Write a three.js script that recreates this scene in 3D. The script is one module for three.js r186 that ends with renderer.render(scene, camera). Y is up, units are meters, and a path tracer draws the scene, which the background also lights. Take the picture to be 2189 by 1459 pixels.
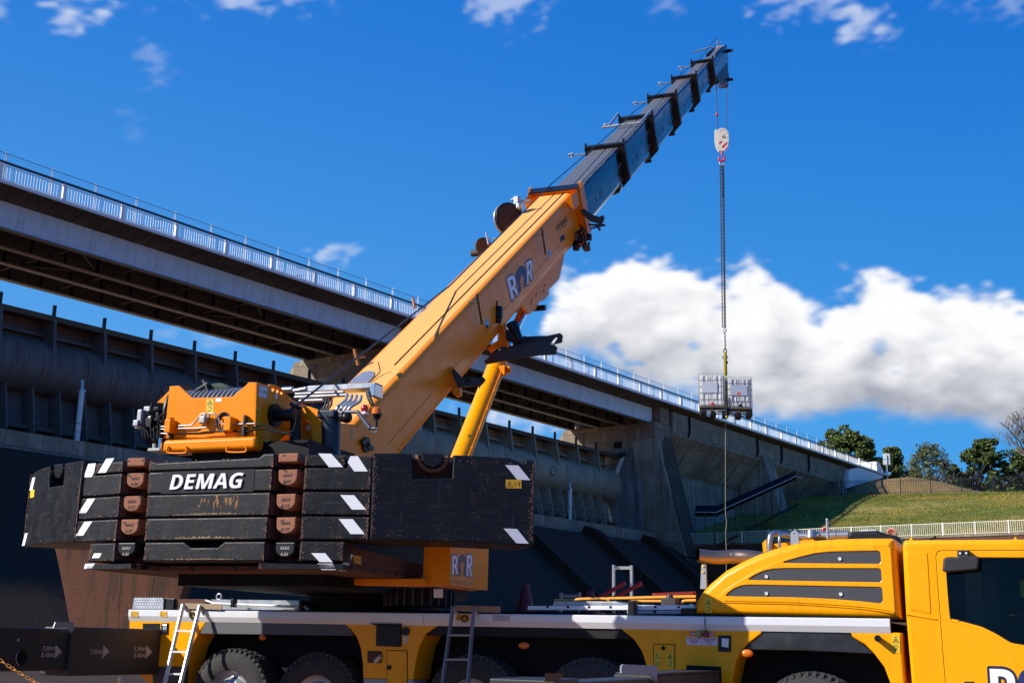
import * as THREE from 'three';
import { mergeGeometries, mergeVertices, toCreasedNormals } from 'three/addons/utils/BufferGeometryUtils.js';
import { RoundedBoxGeometry } from 'three/addons/geometries/RoundedBoxGeometry.js';
import { FontLoader } from 'three/addons/loaders/FontLoader.js';
import { TextGeometry } from 'three/addons/geometries/TextGeometry.js';

// ------------------------------------------------------------------ camera, sky, sun, exposure
const scene = new THREE.Scene();
const PIX_F = 2663, EYE = new THREE.Vector3(0, 1.7, 0), PITCH = 13.57 * Math.PI / 180, ROLL = 1.24 * Math.PI / 180;
const camera = new THREE.PerspectiveCamera(2 * Math.atan(729.5 / PIX_F) * 180 / Math.PI, 2189 / 1459, 0.1, 3000);
camera.position.copy(EYE);
camera.rotation.order = 'YXZ';
camera.rotation.set(PITCH, 0, ROLL);
const SUN_AZ = 71 * Math.PI / 180, SUN_EL = 31.5 * Math.PI / 180;   // azimuth measured to the left of straight behind the camera
const toSun = new THREE.Vector3(-Math.sin(SUN_AZ) * Math.cos(SUN_EL), Math.sin(SUN_EL), Math.cos(SUN_AZ) * Math.cos(SUN_EL));
const sun = new THREE.DirectionalLight(new THREE.Color(1.0, 0.955, 0.88), 5.0);
sun.position.copy(toSun).multiplyScalar(200).add(new THREE.Vector3(0, 8, -60));
sun.target.position.set(0, 8, -60);
sun.castShadow = true;
sun.shadow.mapSize.set(4096, 4096);
Object.assign(sun.shadow.camera, { left: -150, right: 150, top: 90, bottom: -90, near: 1, far: 600 });
scene.add(sun, sun.target);
const renderer = new THREE.WebGLRenderer({ antialias: true });
renderer.setSize(1024, 682);
renderer.toneMapping = THREE.LinearToneMapping;
renderer.toneMappingExposure = 1.25;
renderer.shadowMap.enabled = true;

// ------------------------------------------------------------------ noise
function rng(seed) { let a = seed >>> 0; return () => { a = (a + 0x6D2B79F5) >>> 0; let t = a; t = Math.imul(t ^ (t >>> 15), t | 1); t ^= t + Math.imul(t ^ (t >>> 7), t | 61); return ((t ^ (t >>> 14)) >>> 0) / 4294967296; }; }
const PERM = (() => { const r = rng(77), p = [...Array(256).keys()]; for (let i = 255; i > 0; i--) { const j = Math.floor(r() * (i + 1)); [p[i], p[j]] = [p[j], p[i]]; } return new Uint8Array([...p, ...p]); })();
const HV = (() => { const r = rng(5); return Float32Array.from({ length: 256 }, () => r()); })();
function vn2(x, y, per = 256) {           // value noise, tiles after `per` cells
  const xi = Math.floor(x), yi = Math.floor(y), fx = x - xi, fy = y - yi, u = fx * fx * (3 - 2 * fx), v = fy * fy * (3 - 2 * fy);
  const m = (k) => ((k % per) + per) % per, x0 = m(xi), x1 = m(xi + 1), y0 = m(yi), y1 = m(yi + 1);
  const h = (a, b) => HV[PERM[(PERM[a & 255] + b) & 255]];
  return (h(x0, y0) * (1 - u) + h(x1, y0) * u) * (1 - v) + (h(x0, y1) * (1 - u) + h(x1, y1) * u) * v;
}
function fb2(x, y, oct = 5, per = 256) { let s = 0, a = 0.5, n = 0; for (let i = 0; i < oct; i++) { s += a * vn2(x + i * 17, y + i * 31, per); n += a; a *= 0.5; x *= 2; y *= 2; per *= 2; } return s / n; }
const sm = (a, b, x) => { const t = Math.min(1, Math.max(0, (x - a) / (b - a))); return t * t * (3 - 2 * t); };
const mix = (a, b, t) => a + (b - a) * t;

// ------------------------------------------------------------------ sky: blue air, a cumulus bank low on the right, wisps higher up
const BANK_TOP = [[-60, 8], [-40, 9.5], [-20, 8.5], [-8, 9], [-1, 10.5], [0.3, 12.2], [1.33, 14.0], [1.75, 15.5], [2.3, 16.4], [3.19, 17.0], [4.31, 17.1], [5.2, 17.7], [5.87, 17.95], [7, 17.6], [7.9, 17.3], [8.95, 16.5], [10, 16.5], [10.9, 16.9], [12.2, 16.5], [13.3, 16.0], [14.3, 15.3], [15.4, 16.0], [16.4, 16.4], [17.5, 16.2], [18.6, 15.5], [19.6, 15.3], [20.7, 15.8], [21.6, 15.1], [22.3, 14.6], [24, 14.3], [30, 15], [40, 13], [55, 15], [75, 12]];
const BANK_BOT = [[-60, 7], [-40, 8.5], [-20, 8.0], [-8, 8.6], [-1, 9.4], [0.3, 11.6], [1.45, 13.6], [2.34, 13.0], [4.5, 12.3], [6.7, 11.5], [8.4, 10.9], [11, 10.3], [13.5, 9.9], [14.7, 10.2], [16.1, 10.35], [18.1, 9.9], [20.3, 9.6], [21.6, 9.1], [22.7, 9.2], [26, 9], [40, 8], [55, 9], [75, 8]];
function tab(T, x) { if (x <= T[0][0]) return T[0][1]; for (let i = 1; i < T.length; i++) if (x <= T[i][0]) { const [a, b] = [T[i - 1], T[i]]; return mix(a[1], b[1], (x - a[0]) / (b[0] - a[0])); } return T[T.length - 1][1]; }
const WISPS = [[-21.2, 26.5, 2.0, 1.0, 0.95, 0.5], [-19.0, 27.9, 2.2, 0.9, 0.75, 0.2], [-15.0, 28.3, 4.2, 1.0, 0.8, 0.1], [-0.9, 28.6, 2.0, 0.95, 0.75, -0.3], [-0.35, 27.7, 0.8, 0.7, 0.5, 0.3], [14.6, 28.4, 3.4, 1.0, 0.7, 0.1], [16.7, 27.2, 1.5, 1.2, 0.95, -0.5], [-8.9, 17.2, 1.1, 0.65, 0.9, 0.6], [-7.9, 17.5, 0.9, 0.3, 0.55, -0.2], [-17.6, 24.6, 1.0, 0.9, 0.3, -0.6], [-18.3, 22.0, 0.6, 0.8, 0.12, -0.8], [-24.7, 25.8, 0.6, 0.7, 0.5, 0], [7.4, 28.6, 0.9, 0.5, 0.3, 0], [1.0, 9.9, 3.2, 1.2, 0.75, -0.1], [-14.0, 13.2, 2.4, 0.6, 0.3, 0.1], [2.2, 16.4, 0.7, 0.7, 0.4, 0.3], [24, 27.6, 3, 1, 0.4, 0], [-33, 24, 5, 1.6, 0.8, 0.2], [36, 25, 6, 1.4, 0.7, -0.1]];
const SKY_W = 2048, SKY_H = 2048;
function skyTexture() {
  const data = new Float32Array(SKY_W * SKY_H * 4);
  for (let j = 0; j < SKY_H; j++) {
    const el = ((j + 0.5) / SKY_H - 0.5) * 180;
    for (let i = 0; i < SKY_W; i++) {
      const lon = ((i + 0.5) / SKY_W - 0.5) * 360;          // atan2(z, x)
      let az = lon + 90; if (az > 180) az -= 360;            // 0 = straight ahead (-z), right positive
      const o = (j * SKY_W + i) * 4;
      let r, g, b;
      if (el < 0) { r = 0.05; g = 0.05; b = 0.05; const t = sm(-3, 0, el); r = mix(r, 0.10, t); g = mix(g, 0.20, t); b = mix(b, 0.32, t); }
      else {
        const t = Math.pow(sm(2, 34, el), 0.75);
        r = mix(0.125, 0.0125, Math.pow(t, 0.7)); g = mix(0.415, 0.165, t); b = mix(0.85, 0.625, t);
        const left = Math.cos((az + 75) * Math.PI / 180);              // paler towards the sun's side, deeper away from it
        r *= 1 + 0.85 * (left - 0.26); g *= 1 + 0.22 * (left - 0.26); b *= 1 + 0.09 * (left - 0.26);
        if (el > 34) { const k = sm(34, 90, el); r *= 1 - 0.35 * k; g *= 1 - 0.30 * k; b *= 1 - 0.22 * k; }
        // cumulus bank
        const inV = az > -60 && az < 75;
        let dens = 0, lit = 0;
        const nx = az * 0.55, ny = el * 0.75;
        if (inV && el < 24) {
          const top0 = tab(BANK_TOP, az), bot0 = tab(BANK_BOT, az) + (fb2(nx * 0.9 + 80, ny * 0.6, 5) - 0.5) * 1.5;
          const bil = (X, Y, o) => { let v = 0, am = 0.55, n = 0; for (let k = 0; k < o; k++) { v += am * Math.abs(2 * vn2(X + 13 * k, Y + 29 * k) - 1); n += am; am *= 0.55; X *= 2.03; Y *= 2.03; } return v / n; };
          const wx = 0.8 * (fb2(nx * 0.7 + 7, ny * 0.7 + 3, 4) - 0.5), body = (a, e) => 1 - bil(a * 0.30 + wx, e * 0.40 + wx, 5);
          const n0 = body(az, el), n1 = body(az - 0.8, el + 0.7), fine = fb2(nx * 2.6 + 9, ny * 3.0 + 4, 5) - 0.5;
          const dT = top0 + (n0 - 0.62) * 1.8 + fine * 1.9 - el, dB = el - bot0 + fine * 0.8;
          dens = sm(-0.32, 0.62, dT) * sm(-0.35, 0.9, dB) * (az < -1 ? 0.4 : 1);
          const hgt = Math.min(1, Math.max(0, dB / Math.max(1.5, top0 - bot0)));
          lit = 0.50 + 0.48 * sm(0.0, 0.72, hgt + 0.5 * (fb2(nx * 0.35 + 61, ny * 0.5 + 13, 4) - 0.5)) + 0.62 * (n0 - n1) + 0.16 * fine + 0.16 * sm(2.2, 0.2, dT) - 0.22 * sm(9, 22, az) * sm(0.75, 0.1, hgt);
          dens *= 1 - 0.6 * sm(0.70, 0.80, fb2(nx * 1.5 + 90, ny * 1.9 + 33, 4)) * sm(0.75, 0.3, hgt);
        }
        let wd = 0;
        for (const [wa, we, ra, re, s, sl] of WISPS) {
          let da = az - wa, de = el - we - sl * 0.35 * da; if (Math.abs(da) > ra * 2.4 || Math.abs(de) > re * 2.6 + 1) continue;
          const q = Math.exp(-(da * da) / (ra * ra) - (de * de) / (re * re));
          const n = fb2(az * 1.5 + 2.6 * fb2(az * 0.9, el * 1.3, 3), el * 2.6 - az * 0.5 + 50, 6);
          wd = Math.max(wd, s * 0.9 * sm(0.34, 1.0, q * 0.76 + (n - 0.46) * 1.55) * sm(0.02, 0.25, q));
        }
        // fair-weather clouds over the rest of the sky
        const away = Math.max(sm(32, 45, Math.abs(az)), sm(31, 38, el));
        if (away > 0 && el < 85) {
          const px = Math.cos(az * Math.PI / 180) / Math.tan((el + 6) * Math.PI / 180), pz = Math.sin(az * Math.PI / 180) / Math.tan((el + 6) * Math.PI / 180);
          wd = Math.max(wd, 0.7 * away * sm(0.64, 0.80, fb2(px * 1.7 + 31, pz * 1.7 + 57, 5)));
        }
        const A = Math.max(dens, 0), L = Math.min(1.05, Math.max(0.22, lit));
        const cr = mix(0.22, 0.91, L), cg = mix(0.255, 0.915, L), cb = mix(0.34, 0.93, L);
        r = mix(r, cr, A); g = mix(g, cg, A); b = mix(b, cb, A);
        r = mix(r, 0.66, wd * 0.8); g = mix(g, 0.74, wd * 0.8); b = mix(b, 0.88, wd * 0.8);
      }
      data[o] = r * 0.84; data[o + 1] = g * 0.84; data[o + 2] = b * 0.84; data[o + 3] = 1;
    }
  }
  const t = new THREE.DataTexture(data, SKY_W, SKY_H, THREE.RGBAFormat, THREE.FloatType);
  t.mapping = THREE.EquirectangularReflectionMapping; t.magFilter = THREE.LinearFilter; t.minFilter = THREE.LinearFilter;
  t.needsUpdate = true; return t;
}
const sky = skyTexture();
scene.background = sky; scene.environment = sky;

// ------------------------------------------------------------------ survey: frames standing in the place, and where a sight line meets their planes
const rad = (d) => d * Math.PI / 180;
const V = (x, y, z) => new THREE.Vector3(x, y, z);
const sightUp = V(0, 1, 0).applyEuler(camera.rotation), sightRight = V(1, 0, 0).applyEuler(camera.rotation), sightFwd = V(0, 0, -1).applyEuler(camera.rotation);
const sight = (px, py) => sightFwd.clone().addScaledVector(sightRight, (px - 1094.5) / PIX_F).addScaledVector(sightUp, -(py - 729.5) / PIX_F);
const atDepth = (px, py, d) => EYE.clone().addScaledVector(sight(px, py), d);
class Frame {                    // X along, Y up (tilted by `tilt`), Z out of the face
  constructor(O, heading, tilt = 0) {
    this.O = O; const h = rad(heading);
    this.X = V(Math.cos(h), 0, Math.sin(h)); const f = V(Math.sin(h), 0, -Math.cos(h));
    this.Y = V(0, Math.cos(rad(tilt)), 0).addScaledVector(f, -Math.sin(rad(tilt)));
    this.Z = this.X.clone().cross(this.Y);
    this.q = new THREE.Quaternion().setFromRotationMatrix(new THREE.Matrix4().makeBasis(this.X, this.Y, this.Z));
  }
  loc(P) { const v = P.clone().sub(this.O); return [v.dot(this.X), v.dot(this.Y), v.dot(this.Z)]; }
  world(x, y, z) { return this.O.clone().addScaledVector(this.X, x).addScaledVector(this.Y, y).addScaledVector(this.Z, z); }
  hit(px, py, n, d) { const s = sight(px, py); return this.loc(EYE.clone().addScaledVector(s, (d + this.O.dot(n) - EYE.dot(n)) / s.dot(n))); }
  z(px, py, z = 0) { return this.hit(px, py, this.Z, z); }     // on the plane Z = z
  x(px, py, x = 0) { return this.hit(px, py, this.X, x); }
  y(px, py, y = 0) { return this.hit(px, py, this.Y, y); }
  zs(list, z = 0) { return list.map(([a, b]) => this.z(a, b, z).slice(0, 2)); }
}

// ------------------------------------------------------------------ building helpers
const usedNames = new Map();
function numbered(n) { const k = usedNames.get(n) || 0; usedNames.set(n, k + 1); return k ? `${n}_${String(k).padStart(3, '0')}` : n; }
function thing(name, label, category, fr, group) {
  const g = new THREE.Group(); g.name = numbered(name);
  if (fr) { g.position.copy(fr.O); g.quaternion.copy(fr.q); }
  g.userData = { label, category }; if (group) g.userData.group = group;
  scene.add(g); return g;
}
function metreUV(geo) {         // box-projected uv in metres
  const g = geo.index ? geo.toNonIndexed() : geo, p = g.attributes.position, n = g.attributes.normal, uv = new Float32Array(p.count * 2);
  for (let i = 0; i < p.count; i += 3) {
    const ax = Math.abs(n.getX(i)) + Math.abs(n.getX(i + 1)) + Math.abs(n.getX(i + 2)), ay = Math.abs(n.getY(i)) + Math.abs(n.getY(i + 1)) + Math.abs(n.getY(i + 2)), az = Math.abs(n.getZ(i)) + Math.abs(n.getZ(i + 1)) + Math.abs(n.getZ(i + 2));
    for (let k = i; k < i + 3; k++) {
      const x = p.getX(k), y = p.getY(k), z = p.getZ(k);
      if (az >= ax && az >= ay) { uv[2 * k] = x; uv[2 * k + 1] = y; } else if (ax >= ay) { uv[2 * k] = z; uv[2 * k + 1] = y; } else { uv[2 * k] = x; uv[2 * k + 1] = z; }
    }
  }
  g.setAttribute('uv', new THREE.BufferAttribute(uv, 2)); return g;
}
function clean(g) { const h = g.index ? g.toNonIndexed() : g.clone(); for (const k of Object.keys(h.attributes)) if (!['position', 'normal', 'uv'].includes(k)) h.deleteAttribute(k); if (!h.attributes.normal) h.computeVertexNormals(); if (!h.attributes.uv) h.setAttribute('uv', new THREE.BufferAttribute(new Float32Array(h.attributes.position.count * 2), 2)); return h; }
function merge(list) { return list.length === 1 ? clean(list[0]) : mergeGeometries(list.map(clean)); }
function part(name, geo, mat, parent, o = {}) {
  let g = Array.isArray(geo) ? merge(geo) : geo;
  if (!o.keepUV) g = metreUV(clean(g));
  const m = new THREE.Mesh(g, mat); m.name = numbered(name); m.castShadow = m.receiveShadow = true;
  if (o.label) m.userData.label = o.label; if (o.kind) m.userData.kind = o.kind;
  parent.add(m); return m;
}
function structure(name, geo, mat) { const m = part(name, geo, mat, scene); m.userData.kind = 'structure'; return m; }
function rebase(g) {             // put a thing's own origin at the foot of what was built
  g.updateMatrixWorld(true);
  const inv = g.matrixWorld.clone().invert(), bb = new THREE.Box3(), v = V(0, 0, 0);
  g.traverse((m) => { if (m.isMesh) { m.geometry.computeBoundingBox(); const b = m.geometry.boundingBox.clone().applyMatrix4(inv.clone().multiply(m.matrixWorld)); bb.union(b); } });
  bb.getCenter(v); v.y = bb.min.y;
  for (const c of g.children) c.position.sub(v);
  g.position.add(v.applyQuaternion(g.quaternion)); return g;
}
const bx = (w, h, d, x = 0, y = 0, z = 0) => new THREE.BoxGeometry(w, h, d).translate(x, y, z);
const bb = (x0, x1, y0, y1, z0, z1) => new THREE.BoxGeometry(Math.abs(x1 - x0), Math.abs(y1 - y0), Math.abs(z1 - z0)).translate((x0 + x1) / 2, (y0 + y1) / 2, (z0 + z1) / 2);
const rb = (x0, x1, y0, y1, z0, z1, r = 0.02, seg = 2) => new RoundedBoxGeometry(Math.abs(x1 - x0), Math.abs(y1 - y0), Math.abs(z1 - z0), seg, Math.min(r, Math.abs(x1 - x0) / 2.01, Math.abs(y1 - y0) / 2.01, Math.abs(z1 - z0) / 2.01)).translate((x0 + x1) / 2, (y0 + y1) / 2, (z0 + z1) / 2);
function shapeOf(pts, holes = []) { const s = new THREE.Shape(pts.map((p) => new THREE.Vector2(p[0], p[1]))); for (const h of holes) s.holes.push(new THREE.Path(h.map((p) => new THREE.Vector2(p[0], p[1])))); return s; }
function ext(pts, z0, z1, bevel = 0, o = {}) {       // outline in XY pulled from z0 to z1, edges rounded by `bevel`
  const s = pts instanceof THREE.Shape ? pts : shapeOf(pts, o.holes), d = Math.abs(z1 - z0);
  const g = new THREE.ExtrudeGeometry(s, { depth: Math.max(0.0005, d - 2 * bevel), bevelEnabled: bevel > 0, bevelThickness: bevel, bevelSize: bevel, bevelOffset: -bevel, bevelSegments: o.seg ?? 2, curveSegments: o.curve ?? 8, steps: 1 });
  g.translate(0, 0, Math.min(z0, z1) + bevel); return o.smooth ? toCreasedNormals(g, o.smooth) : g;
}
function extX(pts, x0, x1, bevel = 0, o = {}) {      // outline given as [z, y], pulled along X
  const g = ext(pts.map(([z, y]) => [-z, y]), 0, Math.abs(x1 - x0), bevel, o); g.rotateY(Math.PI / 2); g.translate(Math.min(x0, x1), 0, 0); return g;
}
function extY(pts, y0, y1, bevel = 0, o = {}) {      // outline given as [x, z], pulled along Y
  const g = ext(pts.map(([x, z]) => [x, -z]), 0, Math.abs(y1 - y0), bevel, o); g.rotateX(-Math.PI / 2); g.translate(0, Math.min(y0, y1), 0); return g;
}
function bar(a, b, r, r2 = r, seg = 8) {             // round bar between two points
  const A = V(...a), B = V(...b), L = A.distanceTo(B), g = new THREE.CylinderGeometry(r2, r, L, seg);
  g.applyQuaternion(new THREE.Quaternion().setFromUnitVectors(V(0, 1, 0), B.clone().sub(A).divideScalar(L))); g.translate((A.x + B.x) / 2, (A.y + B.y) / 2, (A.z + B.z) / 2); return g;
}
function beam(a, b, w, h, up = V(0, 1, 0)) {         // rectangular bar between two points: w sideways, h along `up`
  const A = V(...a), B = V(...b), d = B.clone().sub(A), L = d.length(); d.divideScalar(L);
  let u = up.clone().addScaledVector(d, -up.dot(d)); if (u.length() < 1e-3) u = V(1, 0, 0).addScaledVector(d, -d.x); u.normalize();
  const s = u.clone().cross(d), m = new THREE.Matrix4().makeBasis(s, u, d), g = new THREE.BoxGeometry(w, h, L); g.applyMatrix4(m); g.translate((A.x + B.x) / 2, (A.y + B.y) / 2, (A.z + B.z) / 2); return g;
}
function tube(pts, r, n = 24, seg = 8) { return new THREE.TubeGeometry(new THREE.CatmullRomCurve3(pts.map((p) => V(...p)), false, 'catmullrom', 0.4), n, r, seg, false); }
function lathe(pts, seg = 32) { return new THREE.LatheGeometry(pts.map(([x, y]) => new THREE.Vector2(x, y)), seg); }
function quad(w, h) { return new THREE.PlaneGeometry(w, h); }

// ------------------------------------------------------------------ textures and materials
function dataTex(n, fn, srgb = true) {
  const d = new Uint8Array(n * n * 4);
  for (let j = 0; j < n; j++) for (let i = 0; i < n; i++) { const c = fn(i / n, j / n), o = (j * n + i) * 4; for (let k = 0; k < 3; k++) { let v = Math.min(1, Math.max(0, c[k])); if (srgb) v = v <= 0.0031308 ? v * 12.92 : 1.055 * Math.pow(v, 1 / 2.4) - 0.055; d[o + k] = Math.round(v * 255); } d[o + 3] = 255; }
  const t = new THREE.DataTexture(d, n, n, THREE.RGBAFormat); t.wrapS = t.wrapT = THREE.RepeatWrapping; t.magFilter = THREE.LinearFilter; t.minFilter = THREE.LinearMipmapLinearFilter; t.generateMipmaps = true;
  if (srgb) t.colorSpace = THREE.SRGBColorSpace; t.needsUpdate = true; return t;
}
const rep = (t, sx, sy = sx) => { const c = t.clone(); c.repeat.set(1 / sx, 1 / sy); c.needsUpdate = true; return c; };
const lin = (r, g, b) => new THREE.Color().setRGB(r, g, b);
const std = (c, rough, metal = 0, o = {}) => new THREE.MeshStandardMaterial({ color: c, roughness: rough, metalness: metal, ...o });
const phys = (c, rough, o = {}) => new THREE.MeshPhysicalMaterial({ color: c, roughness: rough, ...o });
const lerp3 = (a, b, t) => [mix(a[0], b[0], t), mix(a[1], b[1], t), mix(a[2], b[2], t)];

const bumpFine = dataTex(256, (u, v) => { const k = fb2(u * 32, v * 32, 4, 32); return [k, k, k]; }, false);
const texConcrete = dataTex(1024, (u, v) => {
  const big = fb2(u * 4, v * 4, 5, 4), streak = fb2(u * 48, v * 2, 3, 48), streak2 = fb2(u * 20 + 7, v * 1, 3, 20), fine = fb2(u * 90, v * 90, 3, 90), row = Math.floor(v * 10), board = HV[(row * 37 + Math.floor(u * 5 + HV[row] * 5) * 11) & 255];
  let c = lerp3([0.17, 0.145, 0.112], [0.37, 0.335, 0.275], sm(0.22, 0.78, big * 0.62 + fine * 0.3 + 0.16 * (board - 0.5)));
  c = lerp3(c, [0.085, 0.068, 0.048], 0.85 * sm(0.50, 0.76, streak * 0.6 + big * 0.42));
  c = lerp3(c, [0.42, 0.40, 0.36], 0.35 * sm(0.60, 0.75, streak2));
  c = lerp3(c, [0.20, 0.11, 0.06], 0.6 * sm(0.72, 0.80, streak * 0.5 + fb2(u * 9, v * 5, 4, 9) * 0.55));
  const ln = Math.abs(((v * 10) % 1) - 0.5); if (ln > 0.485) c = c.map((k) => k * 0.5); else if (Math.abs(((v * 40) % 1) - 0.5) > 0.47) c = c.map((k) => k * 0.86);
  return c;
});
const texConcreteB = dataTex(512, (u, v) => { const k = fb2(u * 16, v * 16, 5, 16) * 0.6 + 0.4 * fb2(u * 64, v * 64, 2, 64), ln = Math.abs(((v * 8) % 1) - 0.5) > 0.485 ? 0.35 : 0; const s = Math.max(0, k - ln); return [s, s, s]; }, false);
const texSteelGate = dataTex(512, (u, v) => { const a = fb2(u * 5, v * 5, 5, 5), s = fb2(u * 40, v * 3, 3, 40); let c = lerp3([0.10, 0.105, 0.105], [0.17, 0.175, 0.165], a); c = lerp3(c, [0.085, 0.055, 0.035], 0.75 * sm(0.48, 0.72, s * 0.6 + a * 0.42)); const st = fb2(u * 14 + 5, v * 2, 3, 14); c = lerp3(c, [0.2, 0.2, 0.19], 0.4 * sm(0.62, 0.75, st)); return c; });
const texGirder = dataTex(512, (u, v) => { const a = fb2(u * 6, v * 6, 5, 6), s = fb2(u * 50, v * 2, 3, 50), sp = fb2(u * 60, v * 60, 2, 60); let c = lerp3([0.30, 0.32, 0.34], [0.38, 0.40, 0.42], a); c = lerp3(c, [0.2, 0.19, 0.18], 0.5 * sm(0.5, 0.85, s)); c = lerp3(c, [0.10, 0.07, 0.05], 0.8 * sm(0.78, 0.84, sp)); return c; });
const texSlope = dataTex(1024, (u, v) => { const a = fb2(u * 6, v * 6, 6, 6), s = fb2(u * 28, v * 3, 4, 28), f = fb2(u * 120, v * 120, 3, 120); let c = lerp3([0.105, 0.052, 0.034], [0.19, 0.105, 0.07], a * 0.6 + f * 0.5); c = lerp3(c, [0.05, 0.05, 0.026], 0.75 * sm(0.45, 0.7, s)); c = lerp3(c, [0.3, 0.26, 0.2], 0.6 * sm(0.74, 0.8, f * 0.6 + a * 0.35)); return c; });
const texGrass = dataTex(1024, (u, v) => { const a = fb2(u * 5, v * 5, 6, 5), f = fb2(u * 150, v * 60, 3, 150), m = fb2(u * 22, v * 12, 4, 22); let c = lerp3([0.15, 0.17, 0.015], [0.36, 0.28, 0.055], sm(0.36, 0.66, a * 0.55 + m * 0.45)); return c.map((k) => k * (0.6 + 0.8 * f)); });
const texDirt = dataTex(512, (u, v) => { const a = fb2(u * 7, v * 7, 5, 7), f = fb2(u * 100, v * 50, 3, 100); const c = lerp3([0.20, 0.14, 0.065], [0.33, 0.25, 0.13], a); return c.map((k) => k * (0.6 + 0.8 * f)); });
const texGround = dataTex(512, (u, v) => { const a = fb2(u * 8, v * 8, 5, 8), f = fb2(u * 128, v * 128, 3, 128); return lerp3([0.09, 0.07, 0.05], [0.2, 0.165, 0.125], a * 0.5 + f * 0.5); });
const texPaintDust = dataTex(512, (u, v) => { const a = fb2(u * 4, v * 4, 6, 4), s = fb2(u * 3, v * 40, 4, 40), d = fb2(u * 44, v * 3, 4, 44), sp = fb2(u * 110, v * 110, 2, 110), k = 1 - 0.10 * sm(0.45, 0.8, a) - 0.05 * s - 0.10 * sm(0.55, 0.8, d) - 0.22 * sm(0.78, 0.86, sp); return [k, k * (0.97 + 0.05 * a), 0.9]; });
const texWearR = dataTex(512, (u, v) => { const a = fb2(u * 6, v * 6, 5, 6), s = fb2(u * 60, v * 6, 3, 60), k = 0.55 + 0.45 * a + 0.2 * (s - 0.5); return [k, k, k]; }, false);
const texScratch = dataTex(1024, (u, v) => {     // black block paint with rubbed, rusty spots
  const a = fb2(u * 6, v * 6, 6, 6), f = fb2(u * 80, v * 80, 3, 80), st = fb2(u * 90, v * 4, 3, 90), h = fb2(u * 5, v * 110, 3, 110);
  let c = lerp3([0.010, 0.0115, 0.015], [0.024, 0.027, 0.036], a);
  c = lerp3(c, [0.15, 0.165, 0.20], 0.6 * sm(0.60, 0.84, st * 0.8 + a * 0.22));
  c = lerp3(c, [0.17, 0.18, 0.21], 0.6 * sm(0.66, 0.80, h));
  const g = fb2(u * 11 + 3, v * 17 + 8, 4, 11); c = lerp3(c, [0.20, 0.12, 0.07], 0.35 * sm(0.62, 0.76, g));
  c = lerp3(c, [0.50, 0.28, 0.17], sm(0.67, 0.73, f * 0.70 + a * 0.3)); return c;
});
const texRust = dataTex(512, (u, v) => { const a = fb2(u * 8, v * 8, 6, 8), f = fb2(u * 70, v * 70, 3, 70); let c = lerp3([0.13, 0.055, 0.032], [0.30, 0.155, 0.10], a * 0.6 + f * 0.4); c = lerp3(c, [0.03, 0.026, 0.026], sm(0.62, 0.72, a)); return c; });
const texBoomSteel = dataTex(512, (u, v) => { const a = fb2(u * 2, v * 36, 4, 36), b = fb2(u * 5, v * 5, 5, 5); let c = lerp3([0.02, 0.028, 0.045], [0.42, 0.46, 0.55], sm(0.50, 0.76, a)); c = lerp3(c, [0.19, 0.15, 0.10], 0.45 * sm(0.56, 0.7, b)); return c; });
const texBoomSteelR = dataTex(512, (u, v) => { const k = 0.35 + 0.9 * sm(0.3, 0.7, fb2(u * 2, v * 36, 4, 36)); return [k, k, k]; }, false);
const texTyre = dataTex(256, (u, v) => { const k = 0.020 + 0.03 * fb2(u * 12, v * 12, 5, 12); return [k * 1.05, k, k * 0.95]; });

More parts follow.
